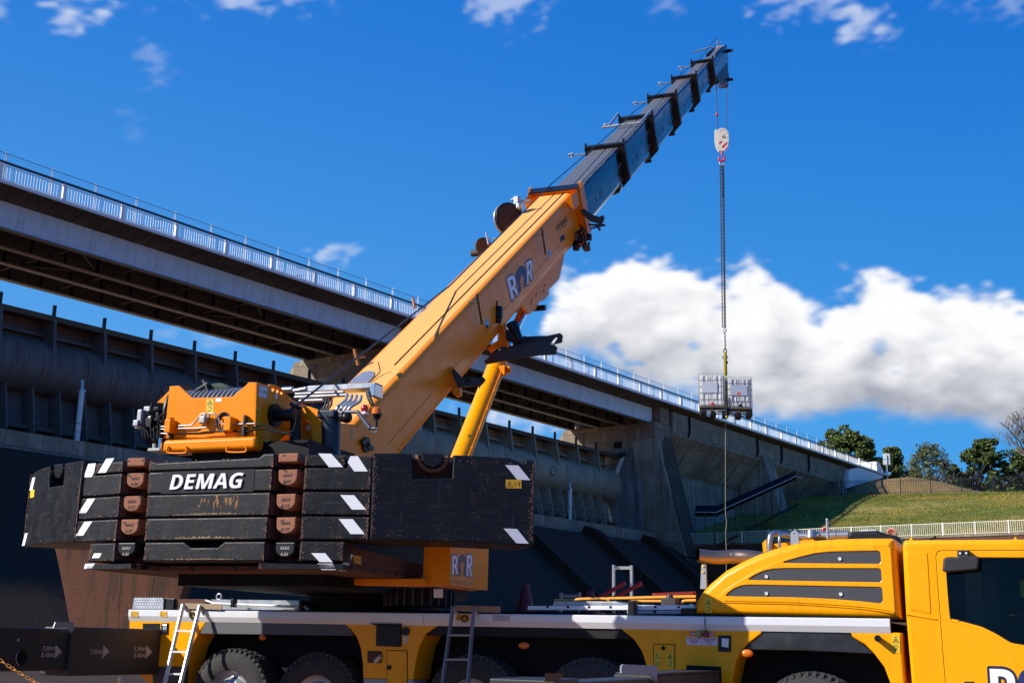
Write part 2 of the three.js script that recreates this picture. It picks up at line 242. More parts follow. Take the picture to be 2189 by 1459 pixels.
const M = {
  concrete: std(lin(1.15, 1.08, 0.98), 0.92, 0, { map: rep(texConcrete, 12), bumpMap: rep(texConcreteB, 12), bumpScale: 0.04 }),
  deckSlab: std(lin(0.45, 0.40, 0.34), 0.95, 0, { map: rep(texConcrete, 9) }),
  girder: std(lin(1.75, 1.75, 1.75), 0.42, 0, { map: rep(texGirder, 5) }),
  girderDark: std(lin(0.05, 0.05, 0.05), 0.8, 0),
  girderFlange: std(lin(0.20, 0.21, 0.205), 0.6, 0),
  whitePaint: std(lin(0.78, 0.78, 0.77), 0.5),
  whiteWorn: std(lin(0.74, 0.74, 0.72), 0.8),
  darkPipe: std(lin(0.02, 0.02, 0.022), 0.4),
  wire: std(lin(0.12, 0.12, 0.13), 0.6),
  galv: std(lin(0.46, 0.47, 0.48), 0.45, 0.6, { roughnessMap: rep(texWearR, 0.8) }),
  gatePurple: std(lin(0.88, 0.76, 0.74), 0.66, 0.0, { map: rep(texSteelGate, 5) }),
  gateGreen: std(lin(2.3, 2.15, 1.65), 0.66, 0.0, { map: rep(texSteelGate, 5) }),
  gateRust: std(lin(0.10, 0.075, 0.05), 0.85, 0),
  sealBlue: std(lin(0.78, 0.92, 1.12), 0.8, 0, { map: rep(texConcrete, 10) }),
  slope: std(lin(0.25, 0.19, 0.11), 0.97, 0, { map: rep(texSlope, 14), bumpMap: rep(bumpFine, 1.2), bumpScale: 0.02 }),
  rustWall: std(lin(0.74, 0.50, 0.38), 0.97, 0, { map: rep(texSlope, 5), bumpMap: rep(bumpFine, 0.8), bumpScale: 0.02 }),
  grass: std(0xffffff, 1, 0, { map: rep(texGrass, 26), bumpMap: rep(bumpFine, 1.4), bumpScale: 0.12 }),
  dirt: std(lin(1.15, 0.98, 0.68), 1, 0, { map: rep(texDirt, 12), bumpMap: rep(bumpFine, 1.4), bumpScale: 0.1 }),
  ground: std(lin(2.2, 1.35, 0.95), 1, 0, { map: rep(texGround, 9), bumpMap: rep(bumpFine, 1), bumpScale: 0.03 }),
  fenceBlack: std(lin(0.012, 0.012, 0.014), 0.5),
  fenceCream: std(lin(0.72, 0.70, 0.60), 0.6),
  navyRoof: phys(lin(0.004, 0.005, 0.010), 0.9, { specularIntensity: 0.15 }),
  yellow: phys(lin(0.93, 0.375, 0.0015), 0.42, { specularIntensity: 0.35, clearcoat: 0.10, clearcoatRoughness: 0.25, map: rep(texPaintDust, 3.1), roughnessMap: rep(texWearR, 1.6) }),
  orange: phys(lin(0.92, 0.27, 0.002), 0.44, { specularIntensity: 0.35, clearcoat: 0.08, clearcoatRoughness: 0.3, map: rep(texPaintDust, 2.2), roughnessMap: rep(texWearR, 1.6) }),
  boomOrange: phys(lin(0.97, 0.295, 0.010), 0.48, { specularIntensity: 0.4, clearcoat: 0.05, clearcoatRoughness: 0.15, map: rep(texPaintDust, 2.6), roughnessMap: rep(texWearR, 2) }),
  boomDustGlare: std(lin(0.97, 0.44, 0.11), 0.6, 0, { map: rep(texPaintDust, 3.4) }),  // boom orange made paler: dust, plus sun glare held in the colour
  block: phys(lin(0.20, 0.205, 0.225), 0.66, { specularIntensity: 0.6, map: rep(texScratch, 1.3), roughnessMap: rep(texWearR, 1.1) }),
  rust: std(0xffffff, 0.85, 0, { map: rep(texRust, 0.5), bumpMap: rep(bumpFine, 0.12), bumpScale: 0.004 }),
  rustDark: std(lin(0.5, 0.42, 0.38), 0.9, 0, { map: rep(texRust, 0.7) }),
  stripeWhite: std(lin(0.80, 0.80, 0.80), 0.45),
  rubber: phys(lin(0.010, 0.010, 0.011), 0.55, { specularIntensity: 0.5 }),
  tyre: std(0xffffff, 0.9, 0, { map: rep(texTyre, 0.5) }),
  tyreTread: std(lin(0.05, 0.048, 0.044), 0.95),
  blackPart: phys(lin(0.004, 0.004, 0.0045), 0.6, { specularIntensity: 0.35 }),
  blackSatin: phys(lin(0.009, 0.009, 0.010), 0.42, { specularIntensity: 0.6 }),
  ventGrey: std(lin(0.040, 0.040, 0.048), 0.6),
  greyPaint: std(lin(0.28, 0.31, 0.33), 0.45),
  darkGrey: std(lin(0.032, 0.029, 0.027), 0.55),
  anthracite: std(lin(0.020, 0.020, 0.021), 0.5),
  alu: std(lin(0.70, 0.70, 0.70), 0.5, 0.1, { roughnessMap: rep(texWearR, 1) }),
  aluShaded: std(lin(0.26, 0.27, 0.29), 0.5, 0.3),  // darker copy of alu, shade put into its colour
  chrome: std(lin(0.75, 0.76, 0.78), 0.16, 1),
  steelPipe: std(lin(0.36, 0.36, 0.37), 0.36, 0.8),
  exhaust: std(lin(0.30, 0.21, 0.16), 0.36, 0.85),
  boomSteel: phys(lin(0.34, 0.34, 0.36), 0.26, { metalness: 0.5, specularIntensity: 0.6, map: rep(texBoomSteel, 4), roughnessMap: rep(texBoomSteelR, 4), clearcoat: 0.14, clearcoatRoughness: 0.15 }),
  boomTop: std(lin(0.13, 0.13, 0.135), 0.6, 0.1, { roughnessMap: rep(texWearR, 1) }),
  collar: std(lin(0.012, 0.012, 0.013), 0.45),
  rope: std(lin(0.05, 0.05, 0.052), 0.5, 0.5),
  ropeDrum: std(lin(0.30, 0.29, 0.28), 0.45, 0.3),
  glass: phys(lin(0.004, 0.004, 0.005), 0.05, { specularIntensity: 0.45 }),
  amber: phys(lin(0.9, 0.22, 0.01), 0.25, { transmission: 0.3, thickness: 0 }),
  redLens: phys(lin(0.35, 0.006, 0.02), 0.25),
  redPaint: std(lin(0.62, 0.012, 0.02), 0.45),
  pipeOrange: std(lin(0.85, 0.33, 0.02), 0.4),
  stickerYellow: std(lin(0.72, 0.52, 0.02), 0.5),
  totePlastic: phys(lin(0.66, 0.66, 0.63), 0.42, { transmission: 0.12, thickness: 0 }),
  cage: std(lin(0.36, 0.37, 0.38), 0.45, 0.6),
  wood: std(lin(0.20, 0.15, 0.10), 0.85),
  sling: std(lin(0.55, 0.42, 0.03), 0.8),
  chainDark: std(lin(0.05, 0.042, 0.036), 0.55, 0.6),
  chainYellow: std(lin(0.75, 0.30, 0.04), 0.5),
  skinDark: std(lin(0.03, 0.03, 0.03), 0.8),
};
// ================================================================== THE PLACE: river bed, dam, bridge, hillside
structure('ground', new THREE.PlaneGeometry(1600, 1600, 1, 1).rotateX(-Math.PI / 2).translate(0, 0, -300), M.ground);
const G = new Frame(V(-27.2, 0, -71.06), -53);                 // X along the bridge, Z downstream
const fall = (x) => -0.0037 * x;
const DY = 26.97, X0 = -34, X1 = 137;
function along(pts, x0, x1) {                                   // a (z, y) section that runs down the bridge's slight fall
  const g = extX(pts, x0, x1), p = g.attributes.position; for (let i = 0; i < p.count; i++) p.setY(i, p.getY(i) + fall(p.getX(i))); return g;
}
// ---- road bridge
{
  const b = thing('road_bridge', 'long road bridge on steel girders with white railing, high across the whole view', 'bridge', G);
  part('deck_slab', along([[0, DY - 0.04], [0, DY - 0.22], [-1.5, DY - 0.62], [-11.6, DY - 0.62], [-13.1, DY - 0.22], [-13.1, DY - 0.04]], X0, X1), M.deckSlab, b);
  part('kerb', along([[0.06, DY + 0.03], [0.06, DY - 0.16], [-0.35, DY - 0.16], [-0.35, DY + 0.03]], X0, X1), M.whiteWorn, b);
  for (const [sx0, sx1] of [[X0, 32.6], [33.4, 72.1]]) for (const z of [-1.6, -4.98, -8.02, -11.4]) {
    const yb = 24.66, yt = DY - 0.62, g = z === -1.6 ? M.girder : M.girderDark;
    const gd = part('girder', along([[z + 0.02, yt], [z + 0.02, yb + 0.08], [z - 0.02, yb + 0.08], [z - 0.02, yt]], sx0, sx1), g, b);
    part('flange', along([[z + 0.24, yb + 0.08], [z + 0.24, yb], [z - 0.24, yb], [z - 0.24, yb + 0.08]], sx0, sx1), M.girderFlange, gd);
    const st = []; if (z !== -1.6) for (let x = sx0 + 1.2; x < sx1; x += 2.43) st.push(bx(0.03, yt - yb - 0.1, 0.2, x, (yt + yb) / 2 + fall(x), z + 0.12)); if (st.length) part('stiffener', st, M.blackPart, gd, { kind: 'stuff' });
  }
  for (const [sx0, sx1] of [[X0, 32], [34, 72]]) for (let x = sx0 + 2.5, i = 0; x < sx1 - 2; x += 4.86, i++) {
    const y = 25.0 + fall(x), zs = [-1.7, -4.98, -8.02, -11.3];
    const cb = []; for (let k = 0; k < 3; k++) cb.push(beam([x, y, zs[k]], [x, y, zs[k + 1]], 0.10, 0.10));
    if (i % 3 === 1) cb.push(beam([x, 24.85, -1.7], [x + 3.6, 24.85, -4.98], 0.09, 0.09), beam([x + 3.6, 24.85, -4.98], [x, 24.85, -8.02], 0.09, 0.09));
    part('cross_brace', cb, M.darkGrey, b);
  }
  // railing
  const top = 27.88, rails = [], bars = [];
  rails.push(beam([X0, DY + 0.12 + fall(X0), -0.02], [X1 - 4, DY + 0.12 + fall(X1), -0.02], 0.05, 0.05), beam([X0, top + fall(X0), -0.02], [X1 - 4, top + fall(X1), -0.02], 0.05, 0.05));
  part('rail', rails, M.whitePaint, b);
  for (let x = X0; x < X1 - 4; x += 0.195) bars.push(bx(0.045, 0.76, 0.03, x, DY + 0.5 + fall(x), -0.02));
  part('baluster', bars, M.whitePaint, b, { kind: 'stuff' });
  for (let k = -8; k < 32; k++) { const x = k * 4.2; part('post', ext([[x - 0.11, DY - 0.02 + fall(x)], [x + 0.11, DY - 0.02 + fall(x)], [x + 0.10, 28.02 + fall(x)], [x - 0.10, 28.02 + fall(x)]], -0.16, 0.06, 0.02, { seg: 1 }), M.whitePaint, b); }
  part('handrail_pipe', bar([X0, 28.12 + fall(X0), -0.1], [X1 - 12, 28.12 + fall(X1 - 12), -0.1], 0.085), M.darkPipe, b);
  part('screen_wire', [28.75, 28.55, 28.35].map((y, i) => bar([X0, y + fall(X0), -0.3], [118, y + fall(118), -0.3], i ? 0.005 : 0.022, undefined, 5)), M.wire, b);
  for (let x = -3.8 - 3.05 * 9; x < 118; x += 3.05) part('screen_post', [bx(0.035, 1.95, 0.035, x - 0.05, DY + 0.95 + fall(x), -0.3), bx(0.035, 1.95, 0.035, x + 0.05, DY + 0.95 + fall(x), -0.3)], M.galv, b);
  const clips = []; for (let k = -2; k < 30; k += 3) { const x = k * 4.2 + 2.5; clips.push(bar([x - 0.2, 27.7 + fall(x), 0.05], [x + 0.45, 27.85 + fall(x), 0.05], 0.03), bar([x - 0.25, 27.15 + fall(x), 0.05], [x + 0.4, 27.25 + fall(x), 0.05], 0.03)); }
  part('clamp', clips, M.galv, b);
  // white end wall
  const w = G.zs([[1816, 1003], [1838, 998], [1874, 1008], [1874, 986], [1879, 987], [1889, 1006], [1888, 1021], [1850, 1031], [1821, 1040], [1812, 1043]], -0.1);
  part('end_wall', ext(w, -6, -0.1), M.whitePaint, b);
  rebase(b);
}
// ---- piers and abutment
function pierBlock(name, label, xf, xw, cat) {
  const p = thing(name, label, cat, G);
  part('shaft', extX([[-13.4, 0], [-13.4, 23.2], [-12.6, 24.5], [-1.0, 24.5], [-1.0, 0]], xf, xf + xw, 0.05), M.concrete, p);
  part('bearing_wall', bb(xf + 1.1, xf + xw - 0.6, 24.5, 26.3, -12.8, -0.9), M.concrete, p);
  for (const z of [-1.6, -4.98, -8.02, -11.4]) part('bearing', rb(xf + 0.35, xf + 0.9, 24.5, 24.66, z - 0.3, z + 0.3, 0.01), M.rustDark, p);
  return p;
}
rebase(pierBlock('bridge_pier', 'weathered concrete pier behind the orange boom, under the left bridge span', 31.2, 3.6, 'bridge pier'));
{
  const a = pierBlock('bridge_abutment', 'huge stained concrete abutment wall carrying the right end of the bridge', 71.7, 3.4, 'abutment');
  part('niche', bb(71.62, 71.75, G.x(1320, 958, 71.7)[1], G.x(1320, 944, 71.7)[1], G.x(1330, 950, 71.7)[2], G.x(1313, 950, 71.7)[2]), M.blackPart, a);
  const A = G.x(1404, 937, 71.9), B = G.x(1451, 1130, 71.9), slopeZ = (y) => A[2] + (B[2] - A[2]) * (y - A[1]) / (B[1] - A[1]);
  const wB = G.z(1437, 925, A[2])[0] - 71.9;
  part('buttress', extX([[-4, 24.6], [slopeZ(24.6), 24.6], [slopeZ(0), 0], [-4, 0]], 71.9, 71.9 + Math.max(2, wB), 0.06), M.concrete, a);
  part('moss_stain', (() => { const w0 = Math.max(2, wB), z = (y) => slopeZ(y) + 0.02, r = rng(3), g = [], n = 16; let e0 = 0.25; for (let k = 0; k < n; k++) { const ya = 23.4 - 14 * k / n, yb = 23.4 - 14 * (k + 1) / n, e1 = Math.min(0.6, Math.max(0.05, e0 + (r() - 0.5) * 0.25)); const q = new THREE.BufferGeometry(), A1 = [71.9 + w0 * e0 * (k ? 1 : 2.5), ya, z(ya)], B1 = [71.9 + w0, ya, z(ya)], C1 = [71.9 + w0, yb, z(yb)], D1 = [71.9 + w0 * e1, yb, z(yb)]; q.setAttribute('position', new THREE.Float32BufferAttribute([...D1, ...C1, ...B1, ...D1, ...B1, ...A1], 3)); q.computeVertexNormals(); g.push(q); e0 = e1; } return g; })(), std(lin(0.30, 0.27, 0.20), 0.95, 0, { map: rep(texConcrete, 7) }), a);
  part('ledge', bb(71.6, 71.9 + Math.max(2, wB), 24.35, 24.62, -3, slopeZ(24.5) + 0.12), M.concrete, a);
  // long wall under the deck: upright band, splayed corbel, battered foot
  part('wall_face', along([[-0.7, 26.35], [-0.7, 23.9], [-3.9, 20.4], [-3.6, 17.5], [-1.6, 8], [-1.6, 0], [-12, 0], [-12, 26.35]], 75, 132), M.concrete, a);
  const xb = G.z(1628, 1000, -0.7)[0];
  part('buttress', extX([[-6, 24.2], [-0.55, 24.2], [0.9, 19.6], [3.6, 10], [3.6, 0], [-6, 0]], xb, xb + 2.6, 0.05), M.concrete, a);
  part('buttress', extX([[-6, 24.2], [-0.55, 24.2], [0.3, 20], [1.6, 14], [1.6, 0], [-6, 0]], 119, 121.4, 0.05), M.concrete, a);
  for (const x of [78.4, xb - 1.2, xb + 5.5, 110]) part('downpipe', tube([[x, 26, -0.55], [x, 24.1, -0.55], [x - 0.4, 23.4, -1.2], [x - 2.6, 20.6, -3.6]], 0.12, 20, 6), M.blackPart, a);
  part('seal_plate', extX([[1308, 962], [1343, 957], [1346, 985], [1374, 1030], [1377, 1140], [1345, 1152], [1285, 1112], [1310, 1040], [1332, 985], [1308, 978]].map(([x, y]) => { const q = G.x(x, y, 71.6); return [q[2], q[1]]; }), 71.5, 71.69), M.sealBlue, a);
  part('conduit', tube([[71.3, 11.0, 0.2], [71.3, 10.8, 1.6], [71.5, 10.3, 3.2], [76, 10.5, 5], [80, 10.8, 5]], 0.09, 30, 6), M.blackPart, a);
  rebase(a);
}
// ---- flap gates between the piers
function weirGate(name, label, x0, x1, mat, ribX, manX) {
  const t = thing(name, label, 'weir gate', G);
  const zc = -6.4, yc = 18.05, R = 1.72;
  part('tube', new THREE.CylinderGeometry(R, R, x1 - x0, 40, 1, false).rotateZ(Math.PI / 2).translate((x0 + x1) / 2, yc, zc), mat, t);
  part('edge_beam', [bb(x0, x1, 21.12, 21.3, -7.3, -5.2), bb(x0, x1, 20.95, 21.12, -5.3, -5.2)], M.gateRust, t);
  part('skin_plate', [bb(x0, x1, 18.9, 21.12, -7.0, -6.85), bb(x0, x1, 20.1, 20.3, -6.85, -6.35)], mat, t);
  part('skin_plate', extX([[-6.9, 17], [-6.7, 17], [-5.9, 13.1], [-6.1, 13.1]], x0, x1), mat, t);
  part('stiffening_beam', extX([[-5.95, 14.15], [-5.4, 14.15], [-5.3, 13.9], [-5.9, 13.85]], x0, x1), M.gateRust, t);
  part('seal_bar', bb(x0, x1, 12.98, 13.2, -6.3, -5.4), M.blackPart, t);
  ribX.forEach((x, i) => {
    const long = i % 3 === 1;
    const rib = part('rib', extX([[-5.2, 21.1], [-5.25, 20.6], [long ? -4.75 : -4.85, long ? 18.0 : 18.9], [-4.95, long ? 17.2 : 18.6], [-6.2, 18.4], [-6.9, 21.1]], x - 0.04, x + 0.04), mat, t);
    part('rib_edge', beam([x, 21.1, -5.2], [x, long ? 17.6 : 18.7, long ? -4.72 : -4.8], 0.22, 0.05, V(0, 0, 1)), mat, rib);
    part('stub', bb(x - 0.09, x + 0.09, 21.3, 22.05, -5.5, -5.32), M.fenceBlack, t);
  });
  for (let i = 0; i < ribX.length; i++) for (const dx of [0, 1.9]) { const x = ribX[i] + dx - 0.9; if (x < x1 - 0.5) part('rib', extX([[-5.6, 16.6], [-5.35, 16.5], [-4.7, 13.7], [-4.95, 13.5], [-6.2, 13.6], [-6.7, 16.4]], x - 0.05, x + 0.05), mat, t); }
  for (const x of manX) { const m = part('manhole', new THREE.TorusGeometry(0.42, 0.045, 6, 20).translate(x, yc - 0.1, zc + R + 0.01), M.darkGrey, t); part('cover', new THREE.CylinderGeometry(0.38, 0.38, 0.03, 20).rotateX(Math.PI / 2).translate(x, yc - 0.1, zc + R + 0.01), mat, m); }
  const riv = []; for (const x of manX.map((k) => k - 6)) for (let a = -60; a <= 80; a += 3.6) for (const d of [-0.16, 0.16]) riv.push(new THREE.IcosahedronGeometry(0.045, 0).translate(x + d, yc + R * Math.sin(rad(a)), zc + R * Math.cos(rad(a))));
  if (riv.length) part('rivet', riv, mat, t, { kind: 'stuff' });
  return rebase(t);
}
const ribsL = [], ribsR = []; for (let x = -23; x < 30; x += 3.76) ribsL.push(x + 0.29); for (let x = 37.2; x < 71; x += 3.76) ribsR.push(x);
weirGate('weir_gate', 'dark purplish steel weir gate with a long bulging tube, left below the bridge', -34, 30.9, M.gatePurple, ribsL, [12.3]);
weirGate('weir_gate', 'grey green steel weir gate with a long bulging tube, beside the concrete abutment', 35.2, 71.3, M.gateGreen, ribsR, [58.5]);
{ // end arm of the right gate
  const a = thing('gate_arm', 'light grey steel end arm standing against the blue seal plate', 'gate arm', G);
  const P = (x, y) => { const q = G.x(x, y, 71.1); return [71.1, q[1], q[2]]; };
  part('bar', beam(P(1332, 975), P(1302, 1052), 0.25, 0.35, V(0, 0, 1)), M.whiteWorn, a); part('bar', beam(P(1302, 1052), P(1256, 1122), 0.25, 0.35, V(0, 0, 1)), M.gateGreen, a);
  part('hinge', new THREE.CylinderGeometry(0.35, 0.35, 0.5, 14).rotateZ(Math.PI / 2).translate(...P(1330, 972)), M.darkGrey, a); rebase(a);
}
function propPost(px, pyTop, pyBot, label) {
  const t = thing('prop_post', label, 'post', G), a = G.z(px, pyBot, -3.6), b = G.z(px, pyTop, -3.6), x = a[0];
  part('pole', bar([x, a[1], -3.6], [x, b[1], -3.6], 0.17, 0.17, 14), M.whiteWorn, t);
  part('bracket', [bar([x, b[1], -3.6], [x, b[1] + 0.7, -3.7], 0.12), bx(0.4, 0.15, 0.35, x, b[1], -3.65)], M.galv, t); rebase(t);
}
propPost(160, 832, 975, 'white prop post below the dark left weir gate');
propPost(1218, 1046, 1136, 'white prop post below the grey green right weir gate');
// ---- sill, spillway
structure('spillway_sill', [extX([[-12, 0], [-12, 12.9], [-0.8, 12.9], [-0.8, 11.9], [0.4, 11.7], [0.4, 0]], -60, 71.6)], M.concrete).applyMatrix4(new THREE.Matrix4().compose(G.O, G.q, V(1, 1, 1)));
structure('spillway_slope', [extX([[0.3, 0], [0.3, 11.7], [1.4, 11.2], [13.5, 1.6], [19, 0.35], [30, 0.12], [30, 0]], -60, 71.6)], M.slope).applyMatrix4(new THREE.Matrix4().compose(G.O, G.q, V(1, 1, 1)));
{ const c = atDepth(250, 1300, 40), F = new Frame(V(c.x, 0, c.z), 14), w = thing('training_wall', 'rust brown stained concrete wall in sun behind the left end of the crane', 'wall', F);
  part('face', ext(F.zs([[104, 1120], [452, 1120], [424, 1180], [400, 1230], [386, 1275], [378, 1400], [160, 1400], [140, 1290], [122, 1200]]), -0.5, 0, 0.05), M.rustWall, w);
  for (const [x0, x1] of [[262, 268], [340, 330]]) part('joint', ext(F.zs([[x0 - 0.7, 1125], [x0 + 0.7, 1125], [x1 - 18 + 0.7, 1395], [x1 - 18 - 0.7, 1395]]), 0.0005, 0.004), M.slope, w);
  part('joint', ext(F.zs([[150, 1312], [384, 1315], [384, 1317], [150, 1314]]), 0.0005, 0.004), M.rustDark, w); rebase(w); }
for (let k = 0; k < 3; k++) {
  const x = [66.5, 56, 44][k];
  const w = thing('spillway_wall', ['low dark dividing wall running down the spillway nearest the abutment', 'low dark dividing wall running down the middle of the right spillway', 'low dark dividing wall on the spillway behind the counterweight'][k], 'wall', G);
  part('wall', extX([[0.3, 11.7], [0.6, 12.3], [1.9, 11.9], [14, 2.3], [20, 0.9], [20, 0], [0.3, 0]], x, x + 0.9, 0.03), M.slope, w); rebase(w);
}
for (const [x0, x1, label] of [[-34, 31, 'thin pipe handrail on the sill under the left weir gate'], [35.5, 71, 'thin pipe handrail on the sill under the right weir gate']]) {
  const r = thing('sill_handrail', label, 'handrail', G);
  part('rail', [bar([x0, 13.95, -0.9], [x1, 13.95, -0.9], 0.025, undefined, 6), bar([x0, 13.45, -0.9], [x1, 13.45, -0.9], 0.02, undefined, 6)], M.darkGrey, r);
  for (let x = x0 + 0.5; x < x1; x += 2.4) part('post', [bar([x, 12.9, -0.9], [x, 13.95, -0.9], 0.025, undefined, 6), bar([x + 0.25, 12.9, -0.6], [x, 13.5, -0.9], 0.018, undefined, 5)], M.darkGrey, r);
  rebase(r);
}
// ---- hillside on the right bank
const YF = 11.7, YB = 21.4, fencePt = (px, py, y) => { const s = sight(px, py); return EYE.clone().addScaledVector(s, (y - 1.7) / s.y); };
const FA = fencePt(1470, 1167, YF), FB = fencePt(2189, 1142, YF), BA = fencePt(1640, 1063, YB), BB_ = fencePt(2189, 1050, YB);
const FW = new Frame(V(FA.x, 0, FA.z), Math.atan2(FB.z - FA.z, FB.x - FA.x) * 180 / Math.PI), FB2 = new Frame(V(BA.x, 0, BA.z), Math.atan2(BB_.z - BA.z, BB_.x - BA.x) * 180 / Math.PI);
{
  const rows = [], NU = 60; const L = FA.distanceTo(FB), Lb = BA.distanceTo(BB_);
  const prof = [[0, YF - 0.05], [0.05, YF + 0.25], [0.2, YF + 2.0], [0.45, YF + 4.6], [0.7, YF + 7.2], [0.9, YF + 9.0], [1, YB], [1.15, YB + 0.15], [2.5, YB + 0.2], [9, YB - 1]];
  const pos = [], idx = [];
  prof.forEach(([v, y], j) => { for (let i = 0; i <= NU; i++) { const u = -0.35 + 2.6 * i / NU, a = FW.world(u * L, 0, -0.05), c = FB2.world(u * Lb + (u < 0 ? u * 10 : 0), 0, 0); const p = a.lerp(c, v); pos.push(p.x, y + 0.25 * (fb2(p.x * 0.07 + 50, p.z * 0.07 + 50, 3) - 0.5) * (j > 0 && j < 6 ? 1 : 0), p.z); if (i < NU && j < prof.length - 1) { const q = j * (NU + 1) + i; idx.push(q, q + 1, q + NU + 1, q + 1, q + NU + 2, q + NU + 1); } } });
  const g = new THREE.BufferGeometry(); g.setAttribute('position', new THREE.Float32BufferAttribute(pos, 3)); g.setIndex(idx); g.computeVertexNormals();
  structure('grass_hillside', g, M.grass);
}
{ const w = thing('retaining_wall', 'dark concrete retaining wall below the low white fence', 'wall', FW); const L = FA.distanceTo(FB);
  part('wall', bb(-22, L * 2.2, 0, YF - 0.02, -0.6, 0), M.rustDark, w); part('coping', bb(-22, L * 2.2, YF - 0.02, YF + 0.16, -0.7, 0.08), M.concrete, w); rebase(w); }
{ const f = thing('railing_fence', 'low white bar fence running along the foot of the grass slope', 'fence', FW), L = FA.distanceTo(FB), bars = [], y0 = YF + 0.16;
  part('rail', [bb(0, L * 1.6, y0 + 1.08, y0 + 1.13, -0.2, -0.15), bb(0, L * 1.6, y0 + 0.1, y0 + 0.14, -0.2, -0.15)], M.fenceCream, f);
  for (let x = 0; x < L * 1.6; x += 0.19) bars.push(bx(0.032, 0.98, 0.025, x, y0 + 0.6, -0.175)); part('bar', bars, M.fenceCream, f, { kind: 'stuff' });
  for (let x = 0.4; x < L * 1.6; x += 2.9) part('post', bx(0.10, 1.2, 0.1, x, y0 + 0.58, -0.17), M.fenceCream, f); rebase(f); }
{ const f = thing('security_fence', 'tall black steel fence along the top of the grass slope', 'fence', FB2), L = BA.distanceTo(BB_), bars = [];
  part('rail', [bb(-2, L * 1.7, YB + 1.75, YB + 1.8, -0.03, 0.03), bb(-2, L * 1.7, YB + 0.2, YB + 0.25, -0.03, 0.03)], M.fenceBlack, f);
  for (let x = -2; x < L * 1.7; x += 0.21) bars.push(bx(0.045, 2.05, 0.03, x, YB + 1.02, 0)); part('bar', bars, M.fenceBlack, f, { kind: 'stuff' });
  for (let x = -1.4; x < L * 1.7; x += 3.75) part('post', bx(0.12, 2.2, 0.12, x, YB + 1.1, 0), M.fenceBlack, f); rebase(f); }
{ // earth mound behind the black fence
  const P = fencePt(1935, 1056, YB), c = atDepth(1935, 1056, 172), F = new Frame(V(c.x, 0, c.z), 4), nx = 48, nz = 20, pos = [], idx = [];
  const crest = [[-20, -0.4], [-14, 0], [-10, 0.8], [-7, 1.9], [-3, 3.0], [0, 3.35], [3, 3.1], [6, 2.4], [9, 1.6], [13, 1.0], [18, 0.8], [30, 0.7], [40, 0]];
  for (let j = 0; j <= nz; j++) for (let i = 0; i <= nx; i++) { const x = -20 + 60 * i / nx, z = -10 + 18 * j / nz, k = Math.max(0, 1 - (z / (z > 0 ? 8 : 10)) ** 2); const p = F.world(x, YB - 0.5 + (tab(crest, x) + 0.75) * k + 0.25 * k * (fb2(x * 0.6 + 60, z * 0.6 + 60, 4) - 0.5), z); pos.push(p.x, p.y, p.z); if (i < nx && j < nz) { const q = j * (nx + 1) + i; idx.push(q, q + nx + 1, q + 1, q + 1, q + nx + 1, q + nx + 2); } }
  const g = new THREE.BufferGeometry(); g.setAttribute('position', new THREE.Float32BufferAttribute(pos, 3)); g.setIndex(idx); g.computeVertexNormals(); structure('earth_mound', g, M.dirt);
}
{ // board seen from behind
  const b = atDepth(1896, 1000, 180), F = new Frame(V(b.x, 0, b.z), 5), s = thing('sign_board', 'pale blank back of a road sign on a post beside the bridge end', 'sign', F);
  const t = F.z(1888, 969), u = F.z(1904, 993);
  part('panel', rb(t[0], u[0], u[1], t[1], -0.03, 0.03, 0.02), M.whiteWorn, s); part('frame', [bb(t[0], u[0], (u[1] + t[1]) / 2 - 0.03, (u[1] + t[1]) / 2 + 0.03, 0.03, 0.06)], M.galv, s); part('post', bar([(t[0] + u[0]) / 2, YB, 0.08], [(t[0] + u[0]) / 2, t[1] - 0.2, 0.08], 0.07), M.galv, s); rebase(s); }
